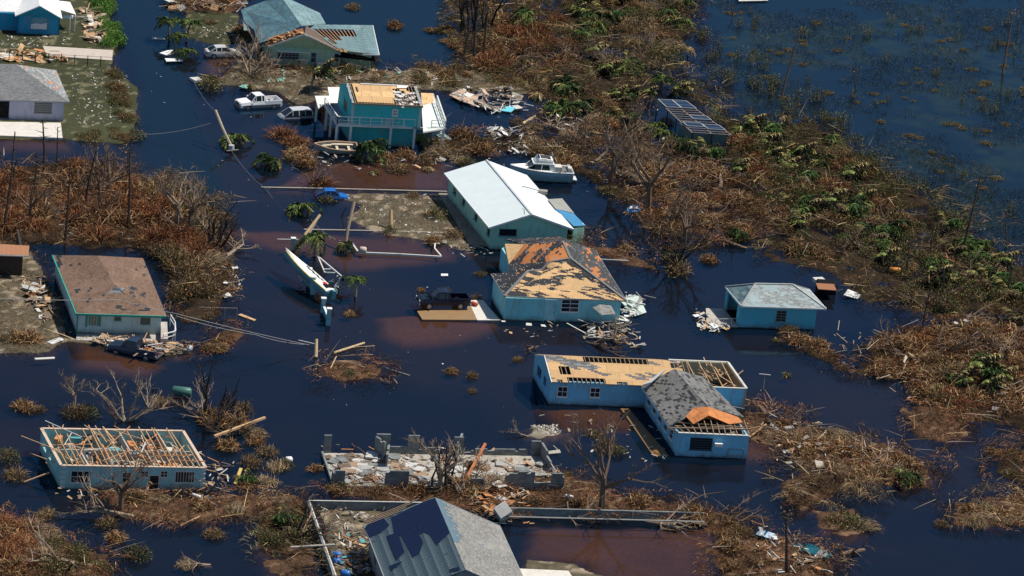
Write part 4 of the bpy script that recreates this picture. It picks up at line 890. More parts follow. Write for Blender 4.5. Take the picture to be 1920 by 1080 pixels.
mb = MB(); BEAM = plain('white_beam', (.60, .64, .62)); mb.beam(DK[0]-V3(0, 0, .12), DK[1]-V3(0, 0, .12), .1, .26); mb.beam(DK[0]-V3(0, 0, .12), LB-V3(0, 0, .12), .1, .26); mb.beam(DK[1]-V3(0, 0, .12), DK[2]-V3(0, 0, .12), .1, .26); mb.build('rim_beam', BEAM, root)
for p in [lerp(DK[0], DK[1], t_) for t_ in (.0, .13, .50, .72, .985)]+[lerp(DK[0], LB, t_) for t_ in (.45, .8)]+[lerp(DK[1], DK[2], .5), LB+V3(-1, 1.5, 0), DK[2]]:
    mb = MB(); mb.beam((p.x, p.y, -.5), (p.x, p.y, DZ-.26), .28, .28); mb.build('post', BEAM, root)
mb = MB(); RZ = .95
def rail(a, b, n):
    mb.beam(a+V3(0, 0, RZ), b+V3(0, 0, RZ), .14, .08); mb.beam(a+V3(0, 0, .12), b+V3(0, 0, .12), .07, .06); mb.beam(a+V3(0, 0, .5), b+V3(0, 0, .5), .04, .05)
    for i in range(n+1): p = lerp(a, b, i/n); mb.beam(p, p+V3(0, 0, RZ), .11, .11)
rail(DK[0], lerp(DK[0], DK[1], .715), 7); rail(DK[0], LB, 4); rail(lerp(DK[1], DK[2], .02), lerp(DK[1], DK[2], .72), 6); rail(lerp(DK[0], DK[1], .87), DK[1], 1); mb.build('railing', WHITE, root)
mb = MB(); a = q(1530, 700, DZ); b = q(1720, 850, 0)
for i in range(9): p = lerp(a, b, i/9); mb.box(p, (1.2, .3, .06), .6)
mb.beam(a, b, .08, .2); mb.build('stairs', plain('teal_stairs', (.35, .5, .5)), root)

# ---- green house with slate roof, top
q = Z(430, 0, 6.4); 
root = empty('green_house', q(490, 800), 'pale green gabled house with a blue slate roof holed down to the rafters', 'house')
GW = wallmat('sage_wall', (.34, .52, .38)); E = 2.6; SL = shingle('blue_slate_roof', (.15, .24, .26), (.20, .30, .32), .56, 1.0, .4, 7.7, 0, .1, (.25, .33, .34)); 
SLD = shingle('blue_slate_dark', (.095, .19, .23), (.12, .22, .26), .56, 1.0, .4, 3.7, 0, .1, (.16, .25, .28))
gl_, gr_, ga_ = q(465, 552, E), q(1302, 592, E), q(905, 402, 5.0)
fl, fr = Vector((gl_.x, gl_.y, 0))+V3(.3, 0, 0), Vector((gr_.x, gr_.y, 0)); e2 = q(1800, 655, E); er = Vector((e2.x, e2.y, 0))-V3(.9, 0, 0); u = (fr-fl).normalized(); n = Vector((-u.y, u.x, 0))
wf = [op(fl, fr, *r, 430, 0, 6.4) for r in ((583, 610, 832, 716), (985, 630, 1038, 752), (1262, 642, 1312, 740))]
mb = MB(); wall(mb, fl, fr+u*.4, 2.5, .2, wf); mb.build('wall', GW, root); wf4 = [op(fr, er, 1476, 653, 1527, 700, 430, 0, 6.4)]
mb = MB(); wall(mb, fr+n*.6+u*.3, er+n*.6, 2.5, .2, [(o[0]-.3, o[1]-.3, o[2], o[3]) for o in wf4]); wall(mb, er+n*.6, er+n*9, 2.5); wall(mb, fl+n*14, fl, 2.5); mb.build('wall', GW, root)
for i, o in enumerate(wf): window(root, fl, fr, o, (6, 1, 1)[i], (3, 2, 2)[i], plain('pale_frame', (.4, .48, .5)), plain('navy_glass', (.03, .05, .10), .2), .06)
window(root, fr+n*.6+u*.3, er+n*.6, (wf4[0][0]-.3, wf4[0][1]-.3, wf4[0][2], wf4[0][3]), 2, 2)
mb = MB(); tri = [fl+V3(0, 0, 2.5), fr+V3(0, 0, 2.5), Vector((ga_.x, ga_.y, 4.85))]; mb.hexa(tri, [p+n*.2 for p in tri]); mb.build('gable', GW, root)
rf('roof', SLD, [q(140, 115, 3.0), q(180, 260, E), q(300, 360, E), q(350, 520, E), q(700, 400, 4.3), q(865, 305, 5.4), q(640, 0, 5.4), q(480, 0, 4.6), q(430, 10, 4.3)])
rf('roof', SL, [q(865, 305, 5.4), q(1155, 282, 3.6), q(1085, 155, 3.6), q(750, 0, 4.8), q(700, -50, 5.2), q(620, -40, 5.4)])
rf('roof', SL, [q(165, 260, 2.5), q(175, 362, 2.3), q(285, 362, 2.3), q(405, 262, 2.7)])
rw = (q(1395, 640, E), q(1800, 655, E), q(1722, 302, 4.2), q(1150, 288, 4.2)); l0, l3 = q(1300, 590, E), q(890, 300, 5.0)
full = (q(1300, 600, E), q(1800, 655, E), q(1722, 302, 4.2), q(900, 292, 4.4))
mb = MB(); patch(mb, full, 28, 12, cells((1, 6, 3, 10), (0, 0, 5, 1), (3, 5, 10, 10), (10, 7, 19, 10), (0, 1, 2, 2), (2, 3, 5, 5))); rr = mb.build('roof', SL, root)
mb = MB(); rafters(mb, full, 17, .09, .14); mb.build('rafter', plain('warm_lumber', (.42, .26, .15)), rr)
mb = MB(); mb.slab([p-V3(0, 0, .9) for p in full], .05); mb.build('ceiling', BLACK, root)  # black sheet: dark of the attic under the hole put into its colour
mb = MB(); rk0 = gl_; rk1 = ga_; back_ = [q(372, 508, E), q(880, 338, 5.2)]; mb.slab([rk0, rk1, back_[1], q(700, 385, 4.5), q(540, 430, 3.6), back_[0]], .08); mb.build('stripped_strip', plain('orange_sheathing', (.30, .13, .05), .8, scale=4, dirtf=.6), root)
mb = MB(); mb.slab([rk1, gr_, q(1340, 620, 2.5), q(920, 300, 4.9)], .08); mb.build('stripped_strip', plain('dark_sheathing', (.12, .08, .06), .8, scale=4), root)
mb = MB()
for k in range(60):
    t_ = random.random(); p = lerp(rk0, rk1, t_)+(back_[0]-rk0)*random.uniform(.1, .95)+V3(0, 0, .08) if k % 3 else lerp(gr_, q(1380, 610, E), random.random())+V3(0, random.uniform(-.8, .8), .1)
    mb.box(p, (random.uniform(.3, .9), random.uniform(.15, .4), .05), random.uniform(0, 3), random.choice((0, 1)))
tag(mb.build('loose_board', [LUMB, RUST], root), kind='stuff')
trim(root, [gl_, ga_, gr_], WHITE, .1, .22, 'bargeboard'); trim(root, [q(1600, 648, E), q(1800, 655, E), q(1722, 302, 4.2)], WHITE, .08, .16)
mb = MB(); s0, s1, z0, z1 = wf[0]; mb.beam(fl+u*(s0-.1)-n*.35+V3(0, 0, z1+.1), fl+u*(s1+1.2)-n*.35+V3(0, 0, z1+.1), .7, .08); mb.build('awning', WHITE, root)
mb = MB()
for x, y in ((893, 700), (1090, 735)): s_, z_ = onwall(fl, fr, (430+x/6.4, y/6.4)); mb.box(fl+u*s_-n*.5+V3(0, 0, z_), (1.1, .8, .1), math.atan2(u.y, u.x)); mb.box(fl+u*s_-n*.35+V3(0, 0, z_-.5), (.9, .5, .8), math.atan2(u.y, u.x))
mb.build('hood', DIRTYW, root)

# ---- bright blue cottage, top left
q = Z(0, 0, 6.857); BW = wallmat('bright_blue_wall', (.015, .30, .52), (.1, .2, .25)); WR2 = plain('white_roof_paint', (.80, .80, .79), .6, dirtf=.1)
root = empty('blue_cottage', q(210, 442), 'bright blue cottage with white roof behind a green hedge', 'house')
E = 2.5; gl_, gr_, ga_ = q(195, 205, E), q(800, 238, E), q(515, 72, 4.2); fl, fr = q(212, 442), q(758, 468); u = (fr-fl).normalized(); n = Vector((-u.y, u.x, 0)); dv = n*15
o = op(fl, fr, 400, 225, 605, 385, 0, 0, 6.857); tz = min(2.45, E)
mb = MB(); wall(mb, fl, fr, tz, .2, [o]); tri = [fl+V3(0, 0, tz), fr+V3(0, 0, tz), Vector((ga_.x, ga_.y, 4.05))]; mb.build('wall', BW, root)
mb = MB(); mb.hexa(tri, [p+n*.2 for p in tri]); mb.build('gable', BW, root)
mb = MB(); wall(mb, fl+dv, fl, tz); wall(mb, fr, fr+dv, tz); mb.build('wall', BW, root)
w_ = window(root, fl, fr, o, 1, 1, plain('blue_frame', (.08, .25, .38)), plain('grey_blue_panel', (.18, .33, .42)))
a = fl+u*o[0]+n*.0; L_ = o[1]-o[0]; mb = MB(); mb.hexa([a+V3(0, 0, o[2]+.05), a+u*L_+V3(0, 0, o[2]+.05), a+u*L_+V3(0, 0, o[2]+.95), a+u*L_*.6+V3(0, 0, o[2]+.7), a+u*L_*.35+V3(0, 0, o[2]+.8), a+V3(0, 0, o[2]+.65)], [p+n*.03 for p in (a+V3(0, 0, o[2]+.05), a+u*L_+V3(0, 0, o[2]+.05), a+u*L_+V3(0, 0, o[2]+.95), a+u*L_*.6+V3(0, 0, o[2]+.7), a+u*L_*.35+V3(0, 0, o[2]+.8), a+V3(0, 0, o[2]+.65))]); mb.build('torn_sheet', WHITE, w_)
rf('roof', WR2, [gl_, ga_, ga_+dv, gl_+dv], th=.12); rf('roof', WR2, [ga_, gr_, gr_+dv, ga_+dv], th=.12)
a, b = q(-260, 388), q(215, 408); mb = MB(); wall(mb, a, b+u*.2, 2.4); mb.build('wall', BW, root)
rf('roof', WR2, [q(-260, 140, 2.5), q(215, 152, 2.5), q(300, -40, 4.0), q(-260, -50, 4.0)], th=.12)
rf('roof', WR2, [q(778, 122, 2.6), q(978, 186, 2.3), q(900, 25, 2.6), q(600, -10, 3.2)], th=.1)
mb = MB()
for x, y in ((970, 190), (905, 215)): p = q(x, y, 2.3); mb.beam((p.x, p.y, 0), (p.x, p.y, 2.2), .12, .12)
mb.build('porch_post', WHITE, root); mb = MB(); mb.box(q(865, 215, 1.6), (1.4, .5, .35)); mb.build('porch_sign_board', WHITE, root)

# ---- lavender house with grey hip roof
q = Z(0, 0, 3.0); E = 2.6; root = empty('lavender_house', q(355, 690), 'lavender grey house with grey hip roof patched orange on one slope', 'house')
FRe, BRe, A0 = q(390, 573, E), q(315, 395, E), q(90, 362, 4.3); FLe = q(-260, 552, E); AL = q(-260, 352, 4.3)
fr = q(355, 690); fl = fr+(FLe-FRe)+V3(0, 0, 0); fl.z = 0; u = (fr-fl).normalized(); bl = fl+(BRe-FRe); bl.z = 0; LW = wallmat('lavender_wall', (.42, .42, .52))
wf = [op(fl, fr, *r, 0, 0, 3.0) for r in ((197, 572, 290, 636), (-40, 566, 48, 662))]
walls4(root, fl, fr, bl, 2.5, LW, {'f': wf}); window(root, fl, fr, wf[0], 1, 5, plain('shutter_khaki', (.25, .25, .22)), plain('shutter_slats', (.25, .24, .22)), .07)
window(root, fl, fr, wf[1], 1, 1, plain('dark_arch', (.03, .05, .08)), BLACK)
GR = shingle('plain_grey_shingle', (.155, .16, .165), (.2, .2, .2), .9, .8, .3, 1.1, 0, .02, pat=.5); GP = shingle('patched_grey_shingle', (.20, .215, .22), (.52, .27, .17), .60, .5, .25, 2.1, 0, .35, (.42, .40, .40), pat=.8)
rf('roof', GR, [FLe, FRe, A0, AL]); rf('roof', GP, [FRe, BRe, A0]); rf('roof', GR, [BRe, BRe+(FLe-FRe), AL, A0]); trim(root, [FLe, FRe, BRe], plain('grey_gutter', (.3, .3, .3)), .08, .15)
mb = MB(); mb.slab([q(-260, 752, .22), q(352, 775, .22), q(342, 690, .22), q(-260, 680, .22)], .6); mb.build('patio', CONCL, root)

# ---- solar panel shed
q = Z(1200, 160, 8.31); root = empty('solar_shed', q(640, 840), 'flooded shed whose sloping frame carries solar panels, half of them gone', 'shed')
A, B, C_, D_ = q(275, 222, 2.6), q(715, 245, 2.6), q(1430, 768, 2.0), q(820, 728, 2.0); STEEL = plain('pale_steel', (.45, .46, .47), .5, metal=.3)
full = (D_, C_, B, A); at_ = lambda s, t_: lerp(lerp(D_, C_, s), lerp(A, B, s), t_)
mb = MB()
for t_ in np.linspace(0, 1, 15): mb.beam(at_(0, t_)-V3(0, 0, .05), at_(1, t_)-V3(0, 0, .05), .12, .08)
for s in (0, .5, 1): mb.beam(at_(s, 0)-V3(0, 0, .14), at_(s, 1)-V3(0, 0, .14), .14, .14)
mb.build('frame', plain('grey_batten', (.22, .18, .15)), root)
PV = NT('solar_cell', .15, .6); uu = PV.xyz(PV.uv()); fr_ = PV.math('FRACT', PV.math('DIVIDE', uu[1], 1.0)); PV.base(PV.mix(PV.step(fr_, .93, .95), (.008, .018, .04), (.16, .22, .28))); PV = PV.mat
for s0, s1, t0, t1 in ((.01, .49, .76, .995), (.51, .99, .76, .995), (.45, .97, .42, .53), (.02, .5, .18, .3), (.52, .98, .12, .26)):
    mb = MB(); P = [at_(s0, t0), at_(s1, t0), at_(s1, t1), at_(s0, t1)]; mb.slab([p+V3(0, 0, .05) for p in P], .04)
    pn = mb.build('solar_panel', PV, root); mb = MB()
    for i in range(4): mb.beam(P[i]+V3(0, 0, .06), P[(i+1) % 4]+V3(0, 0, .06), .09, .07)
    mb.build('panel_frame', STEEL, pn)
for s, t_ in ((0, 1), (0, .7), (0, .45), (0, 0), (1, 0), (1, .5), (1, 1), (.5, 0)):
    p = at_(s, t_); mb = MB(); mb.beam((p.x, p.y, -.5), (p.x, p.y, p.z-.1), .14, .14); mb.build('post', BARKB, root)
a, b = at_(.02, .05), at_(.02, .38); a.z = b.z = 0; c = at_(.95, .05).copy(); c.z = 0
mb = MB(); wall(mb, b, a, 1.8); wall(mb, a, c, 1.75); mb.build('wall', plain('teal_grey_wall', (.10, .17, .18)), root)
# ================================================================ VEHICLES
def vroot(name, front, rear, z, label, cat, tilt=(0, 0)):
    a, b = pz(*front, 0), pz(*rear, 0); d = a-b; c = (a+b)/2
    return empty(name, (c.x, c.y, z), label, cat, rot=(tilt[0], tilt[1], math.atan2(d.y, d.x)))
def octs(x, w, wt, z0, z1, zs=None):
    zs = zs if zs is not None else (z0*.45+z1*.55)
    return [(x, -w*.92, z0), (x, -w, z0*.6+zs*.4), (x, -w, zs), (x, -wt, z1), (x, wt, z1), (x, w, zs), (x, w, z0*.6+zs*.4), (x, w*.92, z0)]
def wheels(root, xs_, w, r=.36):
    for x in xs_:
        for s in (-1, 1):
            mb = MB(); mb.tube([(x, s*(w-.22), r), (x, s*(w+.02), r)], r, 14); t_ = mb.build('wheel', TYRE, root, True)
            mb = MB(); mb.tube([(x, s*(w-.1), r), (x, s*(w+.035), r)], r*.6, 10); mb.build('rim', RIM, t_, True)
def cabin(root, secs, paint, pillars, glass=GLASS):
    mb = MB(); mb.loft(secs); mb.build('window', glass, root, True)
    mb = MB()      # roof skin over the top ring and pillars along the edges
    tops = [[V3(*s[3])+V3(0, -.015, .015), V3(*s[4])+V3(0, .015, .015)] for s in secs]
    for i in range(len(secs)-1):
        if i in pillars['roof']: mb.hexa([tops[i][0]-V3(0, 0, .03), tops[i+1][0]-V3(0, 0, .03), tops[i+1][1]-V3(0, 0, .03), tops[i][1]-V3(0, 0, .03)], [tops[i][0]+V3(0, 0, .02), tops[i+1][0]+V3(0, 0, .02), tops[i+1][1]+V3(0, 0, .02), tops[i][1]+V3(0, 0, .02)])
        for e in (3, 4): mb.beam(V3(*secs[i][e]), V3(*secs[i+1][e]), .08, .07)
    for x, i, j, w_ in pillars['post']:
        for sg, e0, e1 in ((-1, 2, 3), (1, 5, 4)):
            a = lerp(V3(*secs[i][e0]), V3(*secs[i+1][e0]), x); b = lerp(V3(*secs[i][e1]), V3(*secs[i+1][e1]), x); mb.beam(a+V3(0, sg*.01, 0), b+V3(0, sg*.01, 0), w_, .06)
    mb.build('roof', paint, root, True)
def sedan(root, paint, L_=4.6, W=.88, H=1.42, hatch=False):
    s = L_/4.6; mb = MB(); X = [2.3, 2.2, 1.5, .75, -.3, -1.4, -2.15, -2.3]; zt = [.62, .72, .88, .95, .97, .98, .93, .75]; wt = [.62, .74, .80, .80, .82, .82, .74, .68]
    mb.loft([octs(x*s, W*(.86 if abs(x) > 2.1 else 1), w*W/.88, .28, z) for x, w, z in zip(X, wt, zt)]); mb.build('body', paint, root, True)
    g = [(1.0, .02, .94), (.35, .95, H), (-.35, 1, H+.02), (-1.1, .92, H-.03), (-1.85 if not hatch else -2.15, .02, .97)]
    cabin(root, [octs(x*s, .80*W/.88*(.97), lerp(.76, .60, f)*W/.88, .9, z, .97) for x, f, z in g], paint, {'roof': (1, 2), 'post': [(0, 2, 3, .1), (.0, 1, 0, .02), (.9, 2, 0, .12)]})
    wheels(root, (1.4*s, -1.35*s), W); 
    for sy in (-1, 1):
        mb = MB(); mb.box((2.24*s, sy*.56, .66), (.12, .36, .14)); mb.build('headlight', plain('lamp_glass', (.55, .57, .6), .2), root, True)
        mb = MB(); mb.box((-2.26*s, sy*.6, .78), (.1, .3, .16)); mb.build('tail_light', plain('red_lamp', (.35, .02, .02), .3), root, True)
        mb = MB(); mb.box((.85*s, sy*(W+.06), 1.0), (.14, .18, .12)); mb.build('mirror', paint, root, True)
def pickup(root, paint, L_=5.6, W=.98, low=None, ext=True):
    s = L_/5.6; H = 1.85; mb = MB()
    mb.loft([octs(x*s, W*k, W*k2, .42, z) for x, k, k2, z in ((2.8, .88, .80, .95), (2.68, .97, .88, 1.08), (1.9, 1, .90, 1.16), (1.25, 1, .92, 1.2), (.0, 1, .93, 1.22), (-.55, 1, .93, 1.22))])
    mb.loft([octs(x*s, W, W*.97, .42, .62) for x in (-.55, -2.75)])
    for sy in (-1, 1): mb.hexa([(-.55*s, sy*W, .6), (-2.78*s, sy*W, .6), (-2.78*s, sy*(W-.1), .6), (-.55*s, sy*(W-.1), .6)], [(-.55*s, sy*W*.98, 1.24), (-2.78*s, sy*W*.98, 1.24), (-2.78*s, sy*(W-.12), 1.24), (-.55*s, sy*(W-.12), 1.24)])
    mb.build('body', paint, root, True)
    mb = MB(); mb.hexa([(-2.78*s, -W, .6), (-2.7*s, -W, .6), (-2.7*s, W, .6), (-2.78*s, W, .6)], [(-2.8*s, -W*.98, 1.22), (-2.72*s, -W*.98, 1.22), (-2.72*s, W*.98, 1.22), (-2.8*s, W*.98, 1.22)]); mb.build('tailgate', paint, root, True)
    g = [(1.3, .0, 1.2), (.72, .95, H), (.0, 1, H+.03), (-.45, .95, H), (-.62, .02, 1.22)]
    cabin(root, [octs(x*s, W*.9, lerp(.86, .70, f)*W, 1.1, z, 1.2) for x, f, z in g], paint, {'roof': (1, 2), 'post': [(0, 1, 0, .05), (.1, 2, 0, .1), (.95, 2, 0, .12), (0, 0, 0, .06)]})
    mb = MB(); mb.box((2.82*s, 0, .62), (.12, W*1.9, .22)); mb.box((-2.86*s, 0, .58), (.12, W*1.8, .18)); mb.build('bumper', plain('chrome_grey', (.4, .4, .42), .3, metal=.7), root, True)
    mb = MB(); mb.box((2.81*s, 0, .88), (.05, 1.0, .22)); mb.build('grille', BLACK, root, True)
    if low:
        for sy in (-1, 1): mb = MB(); mb.box((-.05*s, sy*(W+.005), .62), (5.0*s, .03, .34)); mb.build('lower_panel', low, root, True)
    wheels(root, (1.75*s, -1.7*s), W, .40)
    for sy in (-1, 1):
        mb = MB(); mb.box((2.78*s, sy*.7, .9), (.1, .3, .2)); mb.build('headlight', plain('lamp_glass', (.55, .57, .6), .2), root, True)
        mb = MB(); mb.box((1.05*s, sy*(W+.12), 1.3), (.12, .22, .2)); mb.build('mirror', paint, root, True)
        mb = MB(); mb.box((-2.78*s, sy*(W-.06), .95), (.07, .1, .3)); mb.build('tail_light', plain('red_lamp', (.35, .02, .02), .3), root, True)
def paint(name, c, rough=.3): return plain(name, c, rough, .5, var=.06, dirtf=.12)
NAVY = plain('navy_paint', (.004, .006, .022), .22, .4, var=.05, dirtf=.0); SILV = paint('silver_paint', (.50, .50, .50)); WHT = paint('white_car_paint', (.78, .78, .78)); 
r = vroot('pickup_truck', (440, 200), (528, 195), -.42, 'white extended cab pickup truck standing in flood water with a grey lower body', 'pickup truck'); pickup(r, WHT, 5.5, low=paint('grey_low_panel', (.10, .11, .13)))
mb = MB(); mb.box((-1.0, .2, .8), (.5, .9, .45), .3); mb.build('tool_box', DIRTYW, r, True)
r = vroot('pickup_truck', (784, 577), (875, 577), .12, 'navy pickup truck with raised bonnet on a concrete slab by the hip roofed house', 'pickup truck'); pickup(r, NAVY, 5.6)
mb = MB(); mb.hexa([(1.45, -.85, 1.2), (1.4, -.85, 1.25), (1.4, .85, 1.25), (1.45, .85, 1.2)], [(2.1, -.8, 1.95), (2.05, -.8, 2.0), (2.05, .8, 2.0), (2.1, .8, 1.95)]); mb.build('bonnet', NAVY, r, True)
mb = MB(); mb.box((2.0, .1, 1.12), (.9, 1.2, .12)); mb.box((1.7, -.3, 1.25), (.3, .4, .2)); mb.build('engine', plain('engine_grey', (.28, .36, .34)), r, True)
r = vroot('pickup_truck', (208, 652), (298, 672), -.38, 'half drowned navy pickup truck heaped with wreckage before the brown roofed house', 'pickup truck', (0, R(2))); pickup(r, paint('dull_navy', (.015, .028, .06)), 5.4)
mb = MB()
for k in range(26): a = V3(random.uniform(-2.6, -.7), random.uniform(-.8, .8), random.uniform(.7, 1.4)); mb.beam(a, a+V3(random.gauss(0, .8), random.gauss(0, .6), random.uniform(-.2, .3)), .12, .08, random.choice((0, 0, 1, 2)))
mb.build('wreckage_load', [LUMD, RUST, WHITE], r, True)
r = vroot('sedan', (450, 104), (384, 104), -.22, 'silver sedan standing in shallow brown water by the green gabled house', 'car'); sedan(r, SILV, 4.5)
r = vroot('minivan', (526, 219), (580, 217), -.75, 'grey minivan sunk to its windows beside the white pickup truck', 'van')
mb = MB(); mb.loft([octs(x, .9*k, .8*k, .3, z) for x, k, z in ((2.1, .85, .8), (1.9, 1, .95), (1.2, 1, 1.05), (-1.9, 1, 1.05), (-2.1, .95, .8))]); mb.build('body', paint('grey_van_paint', (.22, .23, .25)), r, True)
cabin(r, [octs(x, .87, w_, 1.0, z, 1.1) for x, w_, z in ((1.5, .8, 1.06), (.6, .68, 1.68), (-1.0, .68, 1.74), (-1.9, .66, 1.62), (-2.1, .78, 1.06))], paint('pale_van_roof', (.5, .52, .55)), {'roof': (1, 2), 'post': [(0, 1, 0, .06), (.5, 1, 0, .08), (0, 2, 0, .08), (0, 3, 0, .1)]}); wheels(r, (1.3, -1.3), .88)
r = vroot('compact_car', (645, 370), (600, 368), -.6, 'bright blue rounded compact car, flooded, behind a dark bush', 'car')
BLU = paint('bright_blue_paint', (.01, .12, .42)); sedan(r, BLU, 3.9, .8, 1.45, True)
r = vroot('sedan', (1463, 1019), (1412, 1006), -.85, 'dark teal car sunk to its pale roof, left of two by the bottom bank', 'car', (R(4), R(3))); TL = paint('teal_car_paint', (.01, .12, .16)); sedan(r, TL, 4.4)
mb = MB(); mb.hexa([(.5, -.62, 1.44), (-1.0, -.62, 1.42), (-1.0, .62, 1.42), (.5, .62, 1.44)], [(.5, -.6, 1.48), (-1.0, -.6, 1.46), (-1.0, .6, 1.46), (.5, .6, 1.48)]); mb.build('roof_panel', paint('pale_blue_paint', (.45, .55, .68)), r, True)
r = vroot('sedan', (1492, 1030), (1543, 1048), -.65, 'wrecked dark teal car tangled in branches, right of two by the bottom bank', 'car', (R(-14), 0)); sedan(r, TL, 4.4)
# ================================================================ BOATS
def hull(mb, L_, B, H, z0=0, flare=1.15, n=9, sheer=.25, transom=.9):
    secs = []
    for i in range(n+1):
        x = i/n; w_ = B*(1-(max(0, (x-.35)/.65))**2.2)*(transom+(1-transom)*min(1, x*3)); w_ = max(w_, .02); zt = H+sheer*x**2; kz = z0+H*.55*max(0, (x-.6)/.4)**2; X = -L_/2+L_*x
        secs.append([(X, 0, kz), (X, -w_*.75, kz+.25*(H-kz+z0)), (X, -w_*flare*.93, zt*.72), (X, -w_*flare, zt), (X, w_*flare, zt), (X, w_*flare*.93, zt*.72), (X, w_*.75, kz+.25*(H-kz+z0))])
    return secs
r = vroot('cabin_cruiser', (953, 332), (1073, 338), -.5, 'white cabin cruiser with a flying bridge and dark windows aground behind the white metal roof', 'boat')
BW_ = plain('boat_white', (.80, .80, .76), .35, dirtf=.15)
s_ = hull(None, 7.4, 1.25, 1.75, 0, 1.15); mb = MB(); mb.loft(s_); h_ = mb.build('hull', plain('boat_blue_grey', (.30, .42, .47), .4), r, True, True)
mb = MB(); mb.loft([[(x, a*1.004, b) for x, a, b in ((q_[0][0], q_[0][1], q_[0][2]-.01), q_[1], (q_[1][0], q_[1][1]*1.12, 1.0), (q_[1][0], 0, 1.0), (q_[1][0], -q_[1][1]*1.12, 1.0), q_[6])] for q_ in s_]); mb.build('bottom_paint', plain('teal_bottom', (.03, .20, .26), .5), h_, True)
mb = MB(); mb.tube([V3(*q_[3])+V3(0, 0, .03) for q_ in s_], .07, 5); mb.tube([V3(*q_[4])+V3(0, 0, .03) for q_ in s_], .07, 5); mb.tube([V3(*s_[0][3]), V3(*s_[0][4])], .07, 5); mb.build('rub_rail', BW_, h_, True)
mb = MB(); mb.loft([[(q_[3][0], q_[3][1]*.97, q_[3][2]+.01), (q_[3][0], q_[4][1]*.97, q_[4][2]+.01), (q_[3][0], q_[4][1]*.4, q_[4][2]+.16), (q_[3][0], q_[3][1]*.4, q_[4][2]+.16)] for q_ in s_[3:]]); mb.build('foredeck', BW_, r, True)
mb = MB(); mb.box((1.9, 0, 2.03), (.55, .5, .05)); mb.build('hatch', plain('hatch_grey', (.1, .1, .1)), r, True)
mb = MB(); mb.loft([octs(x, 1.05*k, w_, 1.7, z, 1.9) for x, k, w_, z in ((1.75, .8, .7, 1.95), (.95, 1, .9, 2.55), (-.9, 1, .95, 2.55), (-1.2, 1, .95, 2.5))]); ca = mb.build('cabin_glass', GLASS, r, True)
mb = MB(); mb.slab([(1.15, -.98, 2.68), (-1.35, -1.03, 2.68), (-1.35, 1.03, 2.68), (1.15, .98, 2.68)], .13)
for y in (-1, 1):
    mb.beam((1.8, y*.72, 1.98), (1.0, y*.93, 2.6), .08, .07); mb.beam((.2, y*1.02, 1.85), (.1, y*.98, 2.6), .1, .07); mb.hexa([(-.9, y*1.08, 1.8), (-1.7, y*1.1, 1.8), (-1.7, y*1.0, 1.8), (-.9, y*.98, 1.8)], [(-.7, y*1.02, 2.6), (-1.25, y*1.02, 2.6), (-1.25, y*.96, 2.6), (-.7, y*.96, 2.6)]); mb.beam((1.4, y*1.02, 1.85), (-1.2, y*1.08, 1.88), .08, .12)
mb.beam((1.5, 0, 2.1), (1.0, 0, 2.6), .06, .05); mb.build('cabin_roof', BW_, r, True)
mb = MB(); mb.loft([octs(x, .88*k, .8*k, 2.66, z) for x, k, z in ((.95, .75, 2.78), (.55, 1, 3.2), (-.2, 1, 3.25), (-1.2, 1.02, 3.05))]); fb = mb.build('flying_bridge', BW_, r, True)
mb = MB(); mb.box((-.35, 0, 3.22), (1.1, 1.2, .12)); mb.box((.45, 0, 3.28), (.1, 1.3, .25)); mb.build('bridge_seat', plain('dark_vinyl', (.05, .05, .055)), fb, True)
mb = MB(); mb.tube([(-1.2, -.8, 3.0), (-1.2, -.8, 3.55), (-1.1, .8, 3.55), (-1.2, .8, 3.0)], .03, 5); mb.tube([(-1.3, -.9, 2.7), (-1.9, -.8, 3.1)], .03, 4); mb.build('bridge_rail', STEEL, fb, True)
mb = MB(); mb.slab([(-1.3, -1.15, 1.82), (-3.55, -1.05, 1.82), (-3.55, 1.05, 1.82), (-1.3, 1.15, 1.82)], .05); mb.build('cockpit_floor', plain('cockpit_grey', (.16, .16, .15)), r, True)
mb = MB(); mb.box((-1.9, .1, 2.05), (.9, 1.2, .4)); mb.box((-3.3, 0, 1.98), (.35, 1.7, .3)); mb.build('engine_box', DIRTYW, r, True)
mb = MB(); mb.box((-3.95, 0, .75), (.6, 1.6, .08)); mb.build('swim_platform', BW_, r, True)
# open wooden boat
r = vroot('open_boat', (584, 283), (672, 285), -.25, 'old open wooden boat with a rusty rim lying before the raised teal house', 'boat', (R(-12), 0))
s_ = hull(None, 5.2, .95, 1.0, 0, 1.1, sheer=.3); mb = MB(); mb.loft(s_, cap=False); n0 = len(mb.v)
mb.f = [f_ for k_, f_ in enumerate(mb.f) if k_ % 7 != 3]; mb.m = mb.m[:len(mb.f)]; mb.poly(s_[0]); h_ = mb.build('hull', plain('drab_white_hull', (.34, .36, .33), .6), r, True)
mb = MB(); mb.tube([V3(*q_[3]) for q_ in s_]+[V3(*q_[4]) for q_ in reversed(s_)]+[V3(*s_[0][3])], .09, 5); mb.build('gunwale', plain('rusty_rim', (.42, .27, .18), .8, scale=3), h_, True)
mb = MB(); mb.loft([[(q_[1][0], q_[1][1]*1.0, .42), (q_[1][0], -q_[1][1]*1.0, .42), (q_[1][0], -q_[1][1]*1.0, .45), (q_[1][0], q_[1][1], .45)] for q_ in s_[:8]]); mb.build('bottom_boards', plain('grey_bottom', (.12, .13, .12)), r, True)
mb = MB()
for x in (-1.6, -.2, 1.2): mb.box((x, 0, .72), (.3, 1.6, .05))
mb.box((-.9, -.75, .85), (2.6, .35, .06)); mb.box((1.0, -.5, .8), (1.2, .3, .1), .2); mb.build('thwart', plain('pale_thwart', (.55, .48, .36)), r, True)
